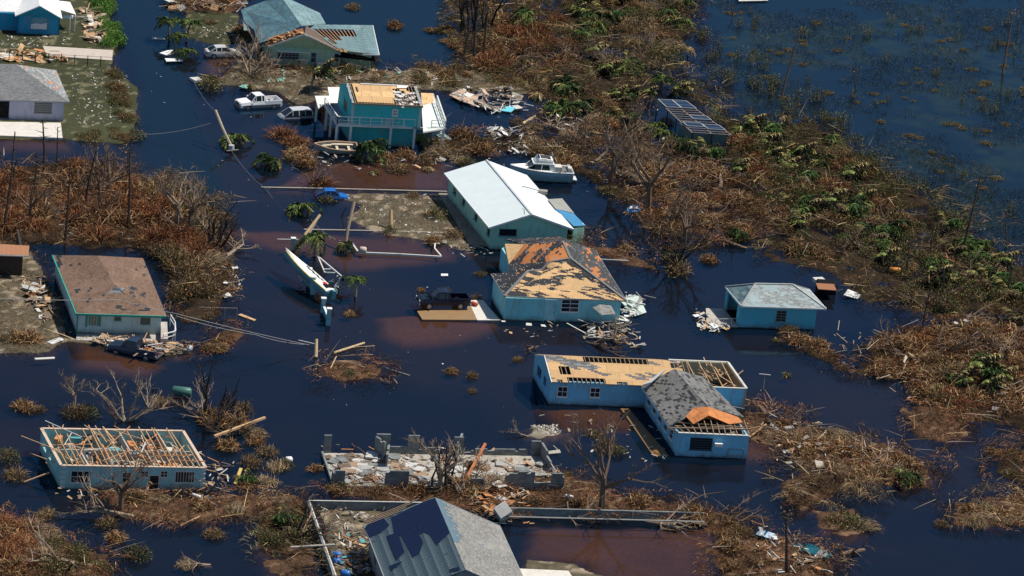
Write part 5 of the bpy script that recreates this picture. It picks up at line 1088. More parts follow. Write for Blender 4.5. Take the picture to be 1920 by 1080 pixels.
# speedboat rolled on its side on a trailer
P0, P1 = pz(534, 470, 2.3), pz(622, 548, 1.2); d = P0-P1
r = bpy.data.objects.new('speedboat', None); col.objects.link(r); r.location = (P0+P1)/2; X_ = d.normalized(); Y_ = V3(0, 0, 1).cross(X_).normalized(); Z_ = X_.cross(Y_)
r.rotation_mode = 'QUATERNION'; r.rotation_quaternion = (Matrix.Rotation(R(10), 4, X_) @ Matrix((X_, Y_, Z_)).transposed().to_4x4()).to_quaternion()
tag(r, 'white and teal speedboat with a yellow edge and red spot, flung up on gate pillars', 'boat'); LB_ = d.length
s_ = hull(None, LB_, .74, .8, -.15, 1.1, 10, .1); OFF = V3(0, 0, -.75)
mb = MB(); mb.loft([[V3(*p)+OFF for p in q_] for q_ in s_]); mb.build('hull', plain('teal_hull', (.16, .36, .40), .4), r, True, True)
mb = MB(); mb.loft([[V3(q_[3][0], q_[3][1]*.99, q_[3][2]+.02)+OFF, V3(q_[3][0], q_[4][1]*.99, q_[3][2]+.02)+OFF, V3(q_[3][0], q_[4][1]*.35, q_[3][2]+.22)+OFF, V3(q_[3][0], q_[3][1]*.35, q_[3][2]+.22)+OFF] for q_ in s_]); dk = mb.build('deck', BW_, r, True)
mb = MB(); dz = V3(0, 0, .03)
pt = lambda t_, k_: lerp(V3(*s_[int(t_*9.99)][3]), V3(*s_[min(10, int(t_*9.99)+1)][3]), t_*10-int(t_*9.99))*V3(1, 0, 1).length**0 if 0 else None
def dp(t_, k_, up_=.25):
    i = min(9, int(t_*10)); a = lerp(V3(*s_[i][3]), V3(*s_[i+1][3]), t_*10-i); return V3(a.x, a.y*k_, a.z+up_)+OFF
mb.tube([dp(t_, -1.0, .05) for t_ in np.linspace(.02, .97, 14)], .05, 5); mb.build('yellow_stripe', plain('yellow_stripe', (.75, .55, .04), .4), dk, True)
mb = MB()
for k in range(7):
    t_ = .22+.05*k; sgn = .12*(k % 2)
    mb.slab([dp(t_, .30-sgn), dp(t_+.05, .30-sgn), dp(t_+.05, .05-sgn), dp(t_, .05-sgn)], .02)
mb.build('checker_mark', plain('checker_black', (.03, .03, .04)), dk, True)
mb = MB(); c_ = dp(.16, .0, .26); mb.hexa([c_+V3(.32*math.cos(a), .24*math.sin(a), 0) for a in np.linspace(0, 6.28, 13)[:-1]], [c_+V3(.32*math.cos(a), .24*math.sin(a), .02) for a in np.linspace(0, 6.28, 13)[:-1]]); mb.build('red_spot', plain('red_spot', (.6, .03, .02)), dk, True)
mb = MB(); mb.hexa([dp(.05, .6, .2), dp(.05, -.6, .2), dp(.14, -.5, .24), dp(.14, .5, .24)], [dp(.05, .5, .3), dp(.05, -.5, .3), dp(.12, -.45, .34), dp(.12, .45, .34)]); mb.build('engine_well', BLACK, r, True)
mb = MB(); mb.box(V3(-LB_/2-.3, 0, -.1), (.5, .5, .9)); mb.box(V3(-LB_/2-.3, 0, -.8), (.25, .15, .9)); mb.build('outboard', plain('outboard_teal', (.05, .18, .22)), r, True)
q = Z(520, 430, 5.683)
root = empty('boat_trailer', q(460, 560), 'white pipe trailer frame tipped up beside the speedboat', 'trailer')
mb = MB(); a, b, c, d = q(430, 285, 2.2), q(690, 505, 1.3), q(505, 460, 1.3), q(620, 590, .5)
for p_, q_ in ((a, b), (a, c), (c, q(620, 465, 1.4)), (q(500, 425, 1.6), q(570, 425, 1.6)), (b, q(620, 600, .4)), (q(225, 495, .9), q(400, 485, .9)), (q(235, 480, 1.0), q(370, 468, 1.0)), (q(230, 490, .9), q(262, 555, .3)), (q(285, 480, 1.0), q(300, 500, .8))): mb.beam(p_, q_, .13, .12)
mb.build('frame', DIRTYW, root); 
for x, y, z in ((465, 265, 2.4), (700, 520, 1.2), (650, 620, .4)): p = q(x, y, z); mb = MB(); mb.tube([p-V3(.12, 0, 0), p+V3(.12, .05, 0)], .32, 10); mb.build('wheel', TYRE, root)
mb = MB()
for k in range(22): p = q(random.uniform(600, 720), random.uniform(500, 640), random.uniform(.2, 1)); mb.beam(p, p+V3(random.gauss(0, .5), random.gauss(0, .5), random.gauss(0, .3)), .08, .07, k % 2)
mb.build('bent_metal', [plain('bent_steel', (.3, .34, .36), .5), TYRE], root)
# gate pillars
PT = plain('pale_teal_post', (.20, .42, .46), .7); PC = plain('pillar_cap', (.72, .74, .72), .6)
def pillar(root, p, h_, w_=.45):
    mb = MB(); mb.box((p.x, p.y, h_/2-.25), (w_, w_, h_+.5), .15); mb.build('pillar', PT, root); mb = MB(); mb.box((p.x, p.y, h_+.06), (w_+.1, w_+.1, .12), .15); mb.build('cap', PC, root)
def linkwall(root, a, b, h_): mb = MB(); wall(mb, a, b, h_, .2); mb.build('wall', PT, root); mb = MB(); mb.beam(a+V3(0, .1, h_+.03), b+V3(0, .1, h_+.03), .24, .06); mb.build('coping', PC, root)
for lab, (pa, ha), (pb, hb) in (('low link wall with two white capped teal pillars standing alone in the street water', ((483, 880), 1.5), ((540, 1020), 1.8)), ('teal gate pillars joined by a low wall under the speedboat', ((330, 600), 1.9), ((373, 690), 1.9))):
    a, b = q(*pa), q(*pb); root = empty('gate_wall', a, lab, 'gate wall'); pillar(root, a, ha); pillar(root, b, hb); linkwall(root, lerp(a, b, .15), lerp(a, b, .85), .75)
root = empty('gate_pillar', q(162, 215), 'white capped teal pillar at the bow of the speedboat', 'pillar'); pillar(root, q(162, 218), 1.3)
# ================================================================ POLES, WIRES, PLANKS, SLABS
def pole(px, zs, r0, r1, mat, label, name='utility_pole', cat='pole', extra=None):
    pts = [pz(*p, z) for p, z in zip(px, zs)]; root = empty(name, (pts[0].x, pts[0].y, 0), label, cat)
    mb = MB(); n = len(pts); mb.tube(pts, [lerp(r0, r1, i/(n-1)) for i in range(n)], 8); mb.build('shaft', mat, root)
    if extra: extra(root)
    return root
PW = plain('pole_wood', (.36, .30, .22), .85, scale=3); PWL = plain('pale_pole_wood', (.52, .38, .22), .85, scale=3)
def xf(root):
    mb = MB(); mb.tube([pz(434, 282, .3), pz(434, 272, .95)], .34, 10); mb.build('transformer', plain('transformer_grey', (.42, .44, .44)), root)
    mb = MB(); mb.beam(pz(425, 283, .6), pz(447, 281, .7), .1, .12); mb.build('crossarm', PW, root)
pole([(404, 207), (418, 242), (437, 282)], (3.8, 2.2, .2), .17, .2, PW, 'leaning utility pole with a grey transformer fallen into the street water', extra=xf)
pole([(600, 403), (572, 440), (541, 472)], (4.2, 2.4, .1), .16, .18, PWL, 'snapped pale pole above the speedboat bow, left one of the crossed pair')
pole([(594, 412), (575, 445), (551, 468)], (3.6, 2.0, .0), .14, .17, PW, 'snapped brown pole above the speedboat bow, right one of the crossed pair')
pole([(592, 670), (593, 636)], (.05, 1.6), .2, .18, PWL, 'short stump of a pale utility pole standing alone in the street water')
pole([(625, 662), (683, 643)], (.1, .25), .15, .12, PWL, 'pale log floating above the brown brush islet', 'log', 'log')
pole([(619, 692), (631, 667)], (.1, .9), .08, .06, PWL, 'short pale stick propped on the left of the brush islet', 'pole', 'pole')
pole([(768, 1002-298), (725, 690)], (.05, .2), .05, .03, plain('grey_stick', (.4, .38, .34)), 'thin grey stick trailing right from the brush islet', 'stick', 'stick')
def wire(pts, label, r=.022, sag=.4, mat=None):
    P = [pz(x, y, z) for x, y, z in pts]; mb = MB(); out = []
    for a, b in zip(P, P[1:]):
        for i in range(10): t_ = i/10; out.append(lerp(a, b, t_)-V3(0, 0, sag*4*t_*(1-t_)))
    out.append(P[-1]); mb.tube(out, r, 4); o = mb.build('power_cable', mat or plain('cable_grey', (.22, .22, .23), .6)); tag(o, label, 'cable')
wire([(255, 252, .3), (395, 231, 2.6)], 'loose cable from the left bank to the leaning pole', .03)
wire([(434, 283, .5), (500, 355, .3), (545, 400, .3)], 'slack power cable trailing down from the leaning transformer pole')
wire([(362, 150, 1.5), (404, 208, 3.6)], 'power cable running up from the leaning transformer pole')
wire([(0, 560, 6), (225, 562, 5.2), (330, 588, 4.2), (580, 647, .6)], 'upper power cable over the brown roof down to the pole stump', .03, .1)
wire([(330, 592, 4.0), (480, 628, 2.2), (575, 646, .4)], 'lower power cable beside the brown roofed house down to the pole stump', .03, .2)
wire([(583, 412, 3), (640, 452, .4)], 'cable hanging from the snapped pale poles')
def strip(pts, w_, h_, mat, name, label, cat, kind=None, z=.06):
    mb = MB(); P = [pz(x, y, z) for x, y in pts]
    for a, b in zip(P, P[1:]): mb.beam(a, b, w_, h_)
    o = mb.build(name, mat); tag(o, label, None if kind else cat, kind=kind)
strip([(490, 352), (600, 354), (838, 360)], .22, .2, plain('kerb_pale', (.38, .33, .27)), 'kerb', 'pale kerb line north of the muddy lot', 'kerb', 'structure', .0)
strip([(570, 431), (720, 434), (862, 438)], .2, .2, plain('kerb_pale', (.3, .3, .3)), 'kerb', 'pale kerb line south of the muddy lot', 'kerb', 'structure', .0)
strip([(660, 457), (672, 474), (745, 477), (828, 482)], .2, .22, DIRTYW, 'pipe', 'long white pipe lying along the water south of the muddy lot', 'pipe', z=.1)
strip([(827, 480), (815, 466), (816, 456), (824, 457)], .14, .14, WHITE, 'pipe', 'hooked white pipe end beside the muddy lot', 'pipe', z=.2)
strip([(590, 450), (520, 449)], .12, .12, DIRTYW, 'pipe', 'thin pale pipe in the water above the speedboat bow', 'pipe', z=.04)
mb = MB(); mb.slab([pz(x, y, .10) for x, y in ((782, 583), (792, 599), (940, 600), (905, 564), (878, 564), (876, 578))], .5); tag(mb.build('parking_slab', plain('wet_tan_concrete', (.27, .17, .085), .5)), 'concrete slab under the navy pickup truck', kind='structure')
mb = MB(); mb.slab([pz(x, y, .105) for x, y in ((878, 563), (905, 562), (937, 600), (895, 600))], .5); tag(mb.build('parking_slab', CONCL), 'pale end of the concrete slab by the hip roofed house', kind='structure')
mb = MB(); mb.slab([pz(x, y, .03) for x, y in ((1163, 765), (1178, 765), (1255, 855), (1225, 855))], .3); tag(mb.build('path', plain('drowned_path', (.22, .125, .05), .4)), 'sunlit strip of drowned path along the front wing of the sky blue house', kind='structure')  # slab shaped and coloured as the sunlit strip beyond the front wing shadow
mb = MB(); mb.slab([pz(x, y, .2) for x, y in ((80, 86), (212, 94), (210, 113), (88, 104))], .3); o = mb.build('patio', plain('pink_concrete', (.48, .42, .36), .9)); tag(o, 'pale concrete patio below the bright blue cottage', kind='structure')
mb = MB(); mb.slab([pz(x, y, .12) for x, y in ((822, 362), (838, 362), (925, 462), (880, 458))], .2); tag(mb.build('path', plain('broken_path', (.26, .20, .16), scale=3)), 'broken path along the shaded wall of the white roofed house', kind='structure')
# floating panels and small boats at the left canal
def sheet(pts, mat, label, name='board', cat='board', th=.08):
    P = [pz(*p) for p in pts]; mb = MB(); mb.slab(P, th); o = mb.build(name, mat); tag(o, label, cat); return o
sheet([(299, 99, .5), (315, 94, .5), (332, 93, .7), (331, 98, .3), (312, 103, .3)], WHITE, 'white fibreglass hull half floating above the left palms in the canal', 'hull_piece', 'boat part')
sheet([(309, 109, .35), (340, 110, .45), (343, 114, .3), (312, 115, .3)], WHITE, 'white fibreglass hull piece just below another beside the canal palms', 'hull_piece', 'boat part')
sheet([(285, 70, .1), (310, 71, .1), (310, 74, .1), (286, 73, .1)], DIRTYW, 'thin white board floating left of the canal palms')
sheet([(355, 145, .3), (366, 151, .3), (380, 150, .3), (372, 144, .3)], DIRTYW, 'white topped box floating beside the dark canal bush', 'box', 'box', .3)
sheet([(448, 162, .3), (455, 158, .3), (466, 159, .3), (463, 166, .3)], plain('mint_board', (.25, .50, .42)), 'mint green board above the white pickup truck')
sheet([(518, 147, .3), (535, 145, .3), (532, 152, .3), (520, 153, .3)], plain('mint_board', (.25, .50, .42)), 'small mint green board under the blown palm')
sheet([(842, 178, .3), (864, 166, .5), (897, 180, .4), (893, 198, .25), (866, 190, .3)], plain('tan_panel', (.50, .36, .26)), 'large tan roof panel afloat right of the raised teal house', 'roof_panel', 'panel')
sheet([(937, 207, .2), (950, 199, .4), (968, 201, .4), (958, 210, .2)], plain('aqua_panel', (.15, .55, .65)), 'aqua blue panel floating by the debris raft right of the raised house')
sheet([(1175, 391, .5), (1180, 384, .6), (1200, 384, .6), (1203, 391, .4), (1198, 397, .2), (1178, 397, .2)], plain('cooler_blue', (.03, .25, .55)), 'blue and white plastic box floating below the dead trees', 'box', 'box', .35)
sheet([(1182, 384.5, .68), (1195, 384.5, .68), (1197, 391, .5), (1180, 391, .5)], WHITE, 'white lid on the floating blue box', 'lid', 'lid')
sheet([(1582, 553, .3), (1590, 542, .5), (1614, 552, .2), (1608, 560, .1)], WHITE, 'white triangular panel afloat right of the small turquoise house', 'panel', 'panel')
sheet([(446, 590, .1), (452, 588, .1), (480, 599, .1), (476, 601, .1)], LUMB, 'tan plank floating in the street right of the brown roofed house', 'plank', 'plank')
sheet([(64, 671, .1), (102, 669, .1), (103, 672, .1), (66, 674, .1)], DIRTYW, 'thin pale plank floating below the left yard', 'plank', 'plank')
sheet([(88, 641, .2), (112, 632, .35), (120, 636, .3), (98, 645, .2)], WHITE, 'white door panel on the shore left of the brown roofed house', 'door_panel', 'panel')
sheet([(40, 532, .6), (75, 540, .7), (84, 533, .8), (86, 539, .5), (66, 546, .5), (42, 539, .4)], DIRTYW, 'dirty white bent board in the wreckage left of the brown roof', 'board')
sheet([(827, 513, .1), (840, 513, .1), (840, 517, .1), (827, 517, .1)], WHITE, 'small white slab floating above the navy pickup truck', 'board')
sheet([(1165, 566, .35), (1180, 552, .4), (1198, 555, .4), (1212, 585, .2), (1190, 592, .2)], plain('pale_green_panel', (.50, .60, .55)), 'pale green broken ceiling panel against the right wall of the hip roofed house', 'panel', 'panel')
sheet([(932, 560, 0.02), (985, 604, .02), (1040, 606, .02), (1040, 603, .02)], DIRTYW, 'thin pale board under the front wall of the hip roofed house', 'board') if 0 else None
sheet([(1418, 730, .4), (1425, 716, .9), (1440, 733, .7), (1433, 738, .3)], LUMD, 'brown board pile post standing off the right end of the sky blue house', 'board') if 0 else None
def prop(fn): return fn
# white fridge beside the tiled roof
q = Z(500, 700, 2.843); root = empty('refrigerator', q(1230, 760), 'white fridge carcass tipped against the bank above the tiled roof house', 'fridge')
a = q(1260, 745, .9); M = Matrix.Rotation(R(55), 3, 'X') @ Matrix.Rotation(R(40), 3, 'Z'); mb = MB()
def rb(c, s_, Mx, mt=0):
    P = [c+Mx @ Vector((x*s_[0]/2, y*s_[1]/2, -s_[2]/2)) for x, y in ((-1, -1), (1, -1), (1, 1), (-1, 1))]; mb.hexa(P, [p+Mx @ Vector((0, 0, s_[2])) for p in P], mt)
rb(a, (1.3, 1.1, 2.8), M); mb.build('cabinet', DIRTYW, root); mb = MB(); rb(a+M @ Vector((0, .62, .7)), (1.3, .1, 1.35), M); rb(a+M @ Vector((0, .62, -.7)), (1.3, .1, 1.3), M); mb.build('door', WHITE, root)
# propane tanks and drums
def drum(p, r_, L_, mat, label, name='drum', cat='drum', rz=0, lay=True):
    root = empty(name, p, label, cat, rot=(0, 0, rz)); mb = MB()
    pts = [(-L_/2, 0, r_), (-L_/2+r_*.35, 0, r_), (L_/2-r_*.35, 0, r_), (L_/2, 0, r_)] if lay else [(0, 0, 0), (0, 0, .1), (0, 0, L_-.1), (0, 0, L_)]
    mb.tube(pts, [r_*.6, r_, r_, r_*.6], 12); mb.build('barrel', mat, root, True, True)
    mb = MB(); mb.tube([(pts[-1][0]-.05, 0, r_*1.3 if lay else L_), (pts[-1][0]+.05, 0, r_*1.3 if lay else L_+.06)], r_*.2, 6); mb.build('bung', BLACK, root, True)
BD = plain('blue_plastic', (.02, .14, .45), .4, dirtf=.15)
drum(q(372, 985, .1), .33, .9, BD, 'blue plastic drum lying in the walled yard, the upper of three', rz=.1); drum(q(372, 1018, .1), .32, .8, BD, 'blue plastic drum lying in the walled yard, the middle of three', rz=.5); drum(q(418, 1085, .1), .33, .9, BD, 'blue plastic drum at the frame edge in the walled yard, the lowest of three', rz=0)
drum(pz(541, 867, .1), .3, .7, WHITE, 'white drum beside the floating brush right of the roofless house', rz=.3); drum(pz(368, 934, .2), .2, 1.0, WHITE, 'white gas cylinder lying below the right corner of the roofless house', 'gas_cylinder', 'cylinder', rz=-.5)
drum(pz(1067, 935, .3), .2, .9, WHITE, 'white gas cylinder on the bank between the block ruin and the garden wall', 'gas_cylinder', 'cylinder', rz=-.4); drum(pz(355, 658, .2), .3, .6, WHITE, 'white drum at the right end of the wreckage before the brown roofed house', rz=.8)
drum(pz(680, 474, .1), .35, .8, plain('cream_float', (.55, .45, .36)), 'cream float lying on the long white pipe', 'float', 'float'); drum(pz(340, 743, .1), .5, 2.0, plain('dark_green_plastic', (.05, .14, .12), .4), 'long dark green tank floating above the roofless house', 'tank', 'tank')
drum(pz(889, 573, .12), .22, .8, plain('red_plastic', (.55, .10, .06), .5), 'red fuel can lying behind the navy pickup truck', 'fuel_can', 'can', rz=-.4)
# fence above the lavender house
root = empty('fence', pz(0, 110), 'dark wire fence on posts across the yard above the lavender house', 'fence')
for k in range(10): x = -8+24.5*k; mb = MB(); p = pz(x, 117+x*.055, 0); mb.beam((p.x, p.y, 0), (p.x, p.y, 1.5), .09, .09); mb.build('post', BARKB, root)
mb = MB(); a, b = pz(-8, 117), pz(213, 128.5)
for z in (.5, 1.0, 1.42): mb.beam(a+V3(0, 0, z), b+V3(0, 0, z), .03, .03)
mb.build('wire', BARKB, root)
root = empty('chain_fence', pz(370, 590), 'rusty chain link fence posts in the water right of the brown roofed house', 'fence')
for x, y in ((372, 596), (393, 597), (420, 598), (443, 598)): mb = MB(); p = pz(x, y); mb.beam((p.x, p.y, -.3), (p.x, p.y, 1.2), .06, .06); mb.build('post', GREYW, root)
mb = MB(); mb.beam(pz(372, 596)+V3(0, 0, 1.2), pz(443, 598)+V3(0, 0, 1.2), .05, .05); mb.build('rail', GREYW, root)
# black tank float right of small house
root = empty('black_cabinet', pz(1548, 541), 'black cabinet with a rusty top floating right of the small turquoise house', 'cabinet')
mb = MB(); mb.box(pz(1549, 538, .55), (2.0, 1.9, 1.1), .1); mb.build('body', BLACK, root); mb = MB(); mb.box(pz(1549, 538, 1.13), (2.05, 1.95, .08), .1); mb.build('top', plain('rusted_lid', (.30, .13, .06)), root); mb = MB(); mb.box(pz(1535, 525, .9), (1.2, .8, .4), .4); mb.build('torn_lid', DIRTYW, root)
drum(pz(1677, 512, .1), .35, 1.3, plain('orange_buoy', (.6, .25, .05)), 'orange float caught in the marsh right of the black cabinet', 'float', 'float')
# posts in water
for (x, y), h_, lab in (((1431, 729), 1.6, 'thin T-shaped clothes post standing in water right of the sky blue house'), ((1387, 716), 1.1, 'short dark post standing in water behind the sky blue house')):
    root = empty('post', pz(x, y), lab, 'post'); mb = MB(); p = pz(x, y); mb.tube([p-V3(0, 0, .3), p+V3(0, 0, h_)], .05, 6); mb.build('shaft', BARKB if h_ < 1.5 else GREYW, root)
    if h_ > 1.5: mb = MB(); mb.beam(p+V3(-.6, 0, h_), p+V3(.6, 0, h_), .08, .08); mb.build('crossbar', DIRTYW, root)
PX = [((286, 748), 'left'), ((291, 748), 'right')]
for (x, y), w_ in PX: root = empty('post', pz(x, y), f'dark post in the water above the roofless house, the {w_} of a close pair', 'post'); mb = MB(); p = pz(x, y); mb.beam(p-V3(0, 0, .3), p+V3(0, 0, 1.1), .14, .14); mb.build('shaft', BARKB, root); mb = MB(); mb.box(p+V3(0, 0, 1.12), (.18, .18, .05)); mb.build('cap', BARKB, root)
# long planks
def plank(a, b, z0, z1, mat, label, w_=.16, h_=.1): mb = MB(); mb.beam(pz(*a, z0), pz(*b, z1), w_, h_); tag(mb.build('plank', mat), label, 'plank')
plank((45, 904), (93, 886), .1, 1.0, LUMB, 'long tan plank leaning on the left wall of the roofless house'); plank((402, 818), (497, 783), .8, 1.4, LUMB, 'long tan beam lying on the dead brush right of the roofless house', .26, .2)
plank((441, 907), (452, 878), .1, .8, plain('yellow_plank', (.6, .42, .12)), 'yellow plank standing in the brush right of the roofless house', .3, .08); plank((566, 998), (586, 958), .4, 1.3, LUMD, 'brown post leaning on the left yard wall'); plank((545, 1026), (628, 1021), .9, 1.1, GREYW, 'long grey plank lying across the left yard wall', .3, .1)
plank((339, 985), (375, 968), .2, .5, LUMB, 'tan plank jutting from the strip below the roofless house'); plank((1395, 806), (1437, 798), .4, .9, LUMB, 'tan board propped at the right corner of the sky blue house'); plank((1405, 820), (1437, 795), .3, .9, LUMB, 'long tan board crossing another at the sky blue house corner')
plank((1455, 802), (1438, 786), .3, .4, BARKB, 'dark broken log on the spit right of the sky blue house', .4, .35); plank((1436, 778), (1425, 762), .3, .4, BARK, 'brown broken log on the spit behind the sky blue house', .45, .4)
plank((870, 905), (910, 832), .3, 2.4, plain('split_trunk_orange', (.48, .17, .07), scale=6), 'splintered orange trunk standing in the block ruin', .24, .2); plank((1000, 470+95), (930, 500+60), .0, .0, LUMD, 'x') if 0 else None
plank((1120, 486), (1178, 489), .3, .3, DIRTYW, 'long white pole on the bank behind the hip roofed house', .12, .1)
plank((1063, 606), (1098, 625), .1, .1, DIRTYW, 'thin pale board floating before the front door of the hip roofed house', .15, .05); plank((560, 638), (590, 645), .1, .3, DIRTYW, 'thin pale arm beside the pole stump', .1, .08)
sheet([(1380, -6, .2), (1440, -6, .2), (1440, .8, .2), (1386, 2, .2)], DIRTYW, 'white boat roof at the top edge over the marsh', 'roof_panel', 'panel')
# ================================================================ DEBRIS (stuff) 
def debris(px, n, mats, label, sz=(.3, 1.6), zr=(.05, .5), name='debris', boxes=.5, cat=None):
    "litter strewn over a pixel polygon"
    poly = wpoly(px); x0, y0 = poly.min(0); x1, y1 = poly.max(0); mb = MB(); k = 0
    while k < n:
        X = np.array([random.uniform(x0, x1)]); Y = np.array([random.uniform(y0, y1)])
        if sdf(poly, X, Y)[0] < 0: continue
        k += 1; x, y = float(X[0]), float(Y[0]); z = gz(x, y)+random.uniform(*zr); m = random.randrange(len(mats)); s_ = random.uniform(*sz)
        if random.random() < boxes:
            M = Matrix.Rotation(random.uniform(0, 6.28), 3, 'Z') @ Matrix.Rotation(random.gauss(0, .35), 3, 'X') @ Matrix.Rotation(random.gauss(0, .3), 3, 'Y'); s_ *= .8; w_ = s_*random.uniform(.15, .75)
            P = [Vector((x, y, z))+M @ Vector(p) for p in ((-s_/2, -w_/2, 0), (s_/2*random.uniform(.5, 1), -w_/2, 0), (s_/2, w_/2*random.uniform(.3, 1), 0), (-s_/2, w_/2, 0))]; mb.hexa(P, [p+M @ Vector((0, 0, .04)) for p in P], m)
        else:
            a = random.uniform(0, 6.28); d = Vector((math.cos(a), math.sin(a), random.gauss(0, .25)))*s_; mb.beam(Vector((x, y, z)), Vector((x, y, z))+d, .09, .06, m)
    o = mb.build(name, mats); tag(o, label, kind='stuff'); return o
MUDW = plain('mud_stained_white', (.42, .38, .32), .8, var=.4, scale=3, dirtf=.7); D1 = [LUMB, RUST, MUDW, LUMD, DIRTYW, LUMD, plain('wet_cloth', (.12, .10, .09))]; D2 = [DIRTYW, MUDW, GREYW, LUMD, WHITE, GREYW, plain('wet_cloth', (.12, .10, .09))]
debris([(150, 632), (370, 648), (362, 664), (290, 668), (190, 650)], 190, D1, 'broken boards heaped before the brown roofed house'); debris([(35, 520), (85, 530), (108, 600), (80, 610), (50, 560)], 110, D1, 'broken boards between the dark building and the brown roof')
debris([(0, 95), (120, 105), (135, 122), (0, 118)], 90, [LUMB, PLYM, DIRTYW, RUST], 'boards and sheets strewn along the fence', (.5, 2.2)); debris([(150, 20), (185, 25), (200, 80), (165, 85)], 90, [LUMD, LUMB, plain('tan_panel', (.5, .36, .26)), DIRTYW], 'lumber heap beside the hedge of the blue cottage', (.5, 2.5))
debris([(840, 170), (960, 170), (985, 205), (930, 215), (860, 195)], 130, D2+[plain('tan_panel', (.5, .36, .26))], 'raft of broken boards right of the raised teal house', (.4, 2.2)); debris([(905, 240), (975, 245), (980, 258), (930, 262)], 60, D2, 'white splintered raft behind the cabin cruiser', (.4, 1.8)); debris([(1030, 215), (1110, 235), (1090, 260), (1030, 240)], 50, [LUMB, DIRTYW, LUMD], 'pale boards along the brush behind the cruiser', (.4, 1.6))
debris([(1085, 600), (1165, 595), (1215, 640), (1200, 655), (1110, 640)], 90, [WHITE, DIRTYW, LUMD, GREYW, MUDW, LUMB], 'white sheets and sticks piled at the corner of the hip roofed house', (.4, 1.8)); debris([(1160, 560), (1210, 560), (1195, 600), (1165, 605)], 50, [WHITE, DIRTYW, GREYW], 'fallen ceiling sheets against the hip roofed house', (.5, 1.6))
debris([(625, 1000), (690, 1000), (700, 1080), (640, 1080)], 150, D1+[LUMD, GREYW, plain('teal_panel', (.1, .32, .34))], 'household wreckage filling the walled yard', (.2, 1.1)); debris([(590, 950), (720, 955), (690, 1010), (620, 1000)], 60, D2, 'pale scraps on the yard mud', (.2, .8)); debris([(1430, 985), (1560, 1040), (1560, 1080), (1400, 1080)], 60, [WHITE, RUST, LUMB, DIRTYW], 'scraps on the bottom right bank', (.2, 1.2))
debris([(860, 920), (990, 915), (1000, 990), (940, 990), (880, 950)], 90, [LUMB, DIRTYW, LUMD, RUST], 'splintered wood at the back of the tiled roof house', (.4, 2)); debris([(380, 860), (440, 870), (430, 960), (390, 950)], 45, D1, 'broken boards right of the roofless house', (.3, 1.4)); debris([(1290, 585), (1362, 600), (1370, 625), (1310, 622)], 50, [LUMB, WHITE, DIRTYW], 'fallen boards at the open end of the small turquoise house', (.3, 1.5))
debris([(130, 130), (240, 135), (245, 235), (140, 240)], 260, [DIRTYW, plain('leaf_scrap', (.34, .31, .24))], 'pale scraps scattered over the left lawn', (.1, .42), (0, .03), boxes=1); debris([(385, 35), (450, 40), (445, 78), (370, 72)], 90, [DIRTYW, plain('leaf_scrap', (.34, .31, .24))], 'pale scraps scattered on the lawn behind the silver sedan', (.12, .5), (0, .03), boxes=1); debris([(0, 65), (140, 72), (150, 84), (0, 92)], 60, [DIRTYW], 'pale scraps on the lawn of the blue cottage', (.1, .5), (0, .03), boxes=1)
debris([(650, 370), (840, 365), (880, 450), (720, 435)], 150, [DIRTYW, plain('leaf_scrap', (.34, .31, .24)), LUMD], 'scraps scattered over the muddy lot', (.1, .6), (0, .05)); debris([(470, 110), (600, 130), (840, 140), (1000, 160), (840, 168), (560, 165), (440, 150)], 150, [DIRTYW, LUMB, LUMD, plain('mint_board', (.25, .5, .42))], 'scraps along the bank between the green and teal houses', (.2, 1.0), (0, .2))
debris([(930, 275), (1000, 270), (985, 292), (940, 290)], 40, D2, 'white wreckage behind the cruiser bow', (.4, 1.4)); debris([(420, 495), (450, 500), (448, 560), (425, 560)], 24, [WHITE, DIRTYW, LUMD], 'white boat scraps at the point of the left thicket', (.4, 1.3)); debris([(60, 340), (400, 420), (330, 470), (60, 440)], 40, D2, 'pale scraps caught in the left thicket', (.2, .9), (.1, .5))
debris([(860, 180), (1250, 200), (1380, 340), (1300, 440), (1100, 330)], 90, D2+[LUMB], 'pale scraps through the big thicket', (.2, 1.1), (.1, .6)); debris([(1440, 800), (1620, 850), (1560, 880), (1450, 850)], 40, [LUMB, DIRTYW], 'pale boards on the spit', (.3, 1.6)); debris([(300, 0), (460, 5), (455, 20), (330, 22)], 60, [LUMB, LUMD, DIRTYW], 'long boards on the top bank', (.5, 3))
debris([(50, 150), (470, 60), (1250, 300), (1900, 1000), (1000, 1000), (400, 700)], 160, [DIRTYW, GREYW], 'tiny pale scraps afloat on the flood', (.05, .35), (.02, .05), boxes=.8)

debris([(990, 798), (1045, 797), (1052, 812), (1020, 818)], 170, [CONC, CONCL, MUDW], 'pale stones on the gravel islet', (.1, .4), (0, .1), boxes=1)
debris([(600, 835), (1050, 850), (1050, 910), (620, 910)], 90, [LUMD, GREYW, RUST, MUDW], 'sticks and scraps across the ruin floor', (.3, 1.6), (.2, .4), boxes=.3)
debris([(570, 130), (840, 135), (840, 160), (600, 165)], 60, [LUMB, LUMD, DIRTYW], 'pale boards on the bank above the raised teal house', (.3, 1.4), (.1, .4))
debris([(1380, 770), (1640, 830), (1740, 890), (1480, 900)], 70, [LUMB, LUMD, GREYW, MUDW], 'sticks and scraps over the spit brush', (.2, 1.4), (.3, .8), boxes=.35)
debris([(1480, 640), (1900, 610), (1910, 800), (1700, 760)], 90, [LUMD, GREYW, MUDW, LUMD], 'sticks and scraps over the right bank brush', (.2, 1.8), (.3, 1.0), boxes=.15)
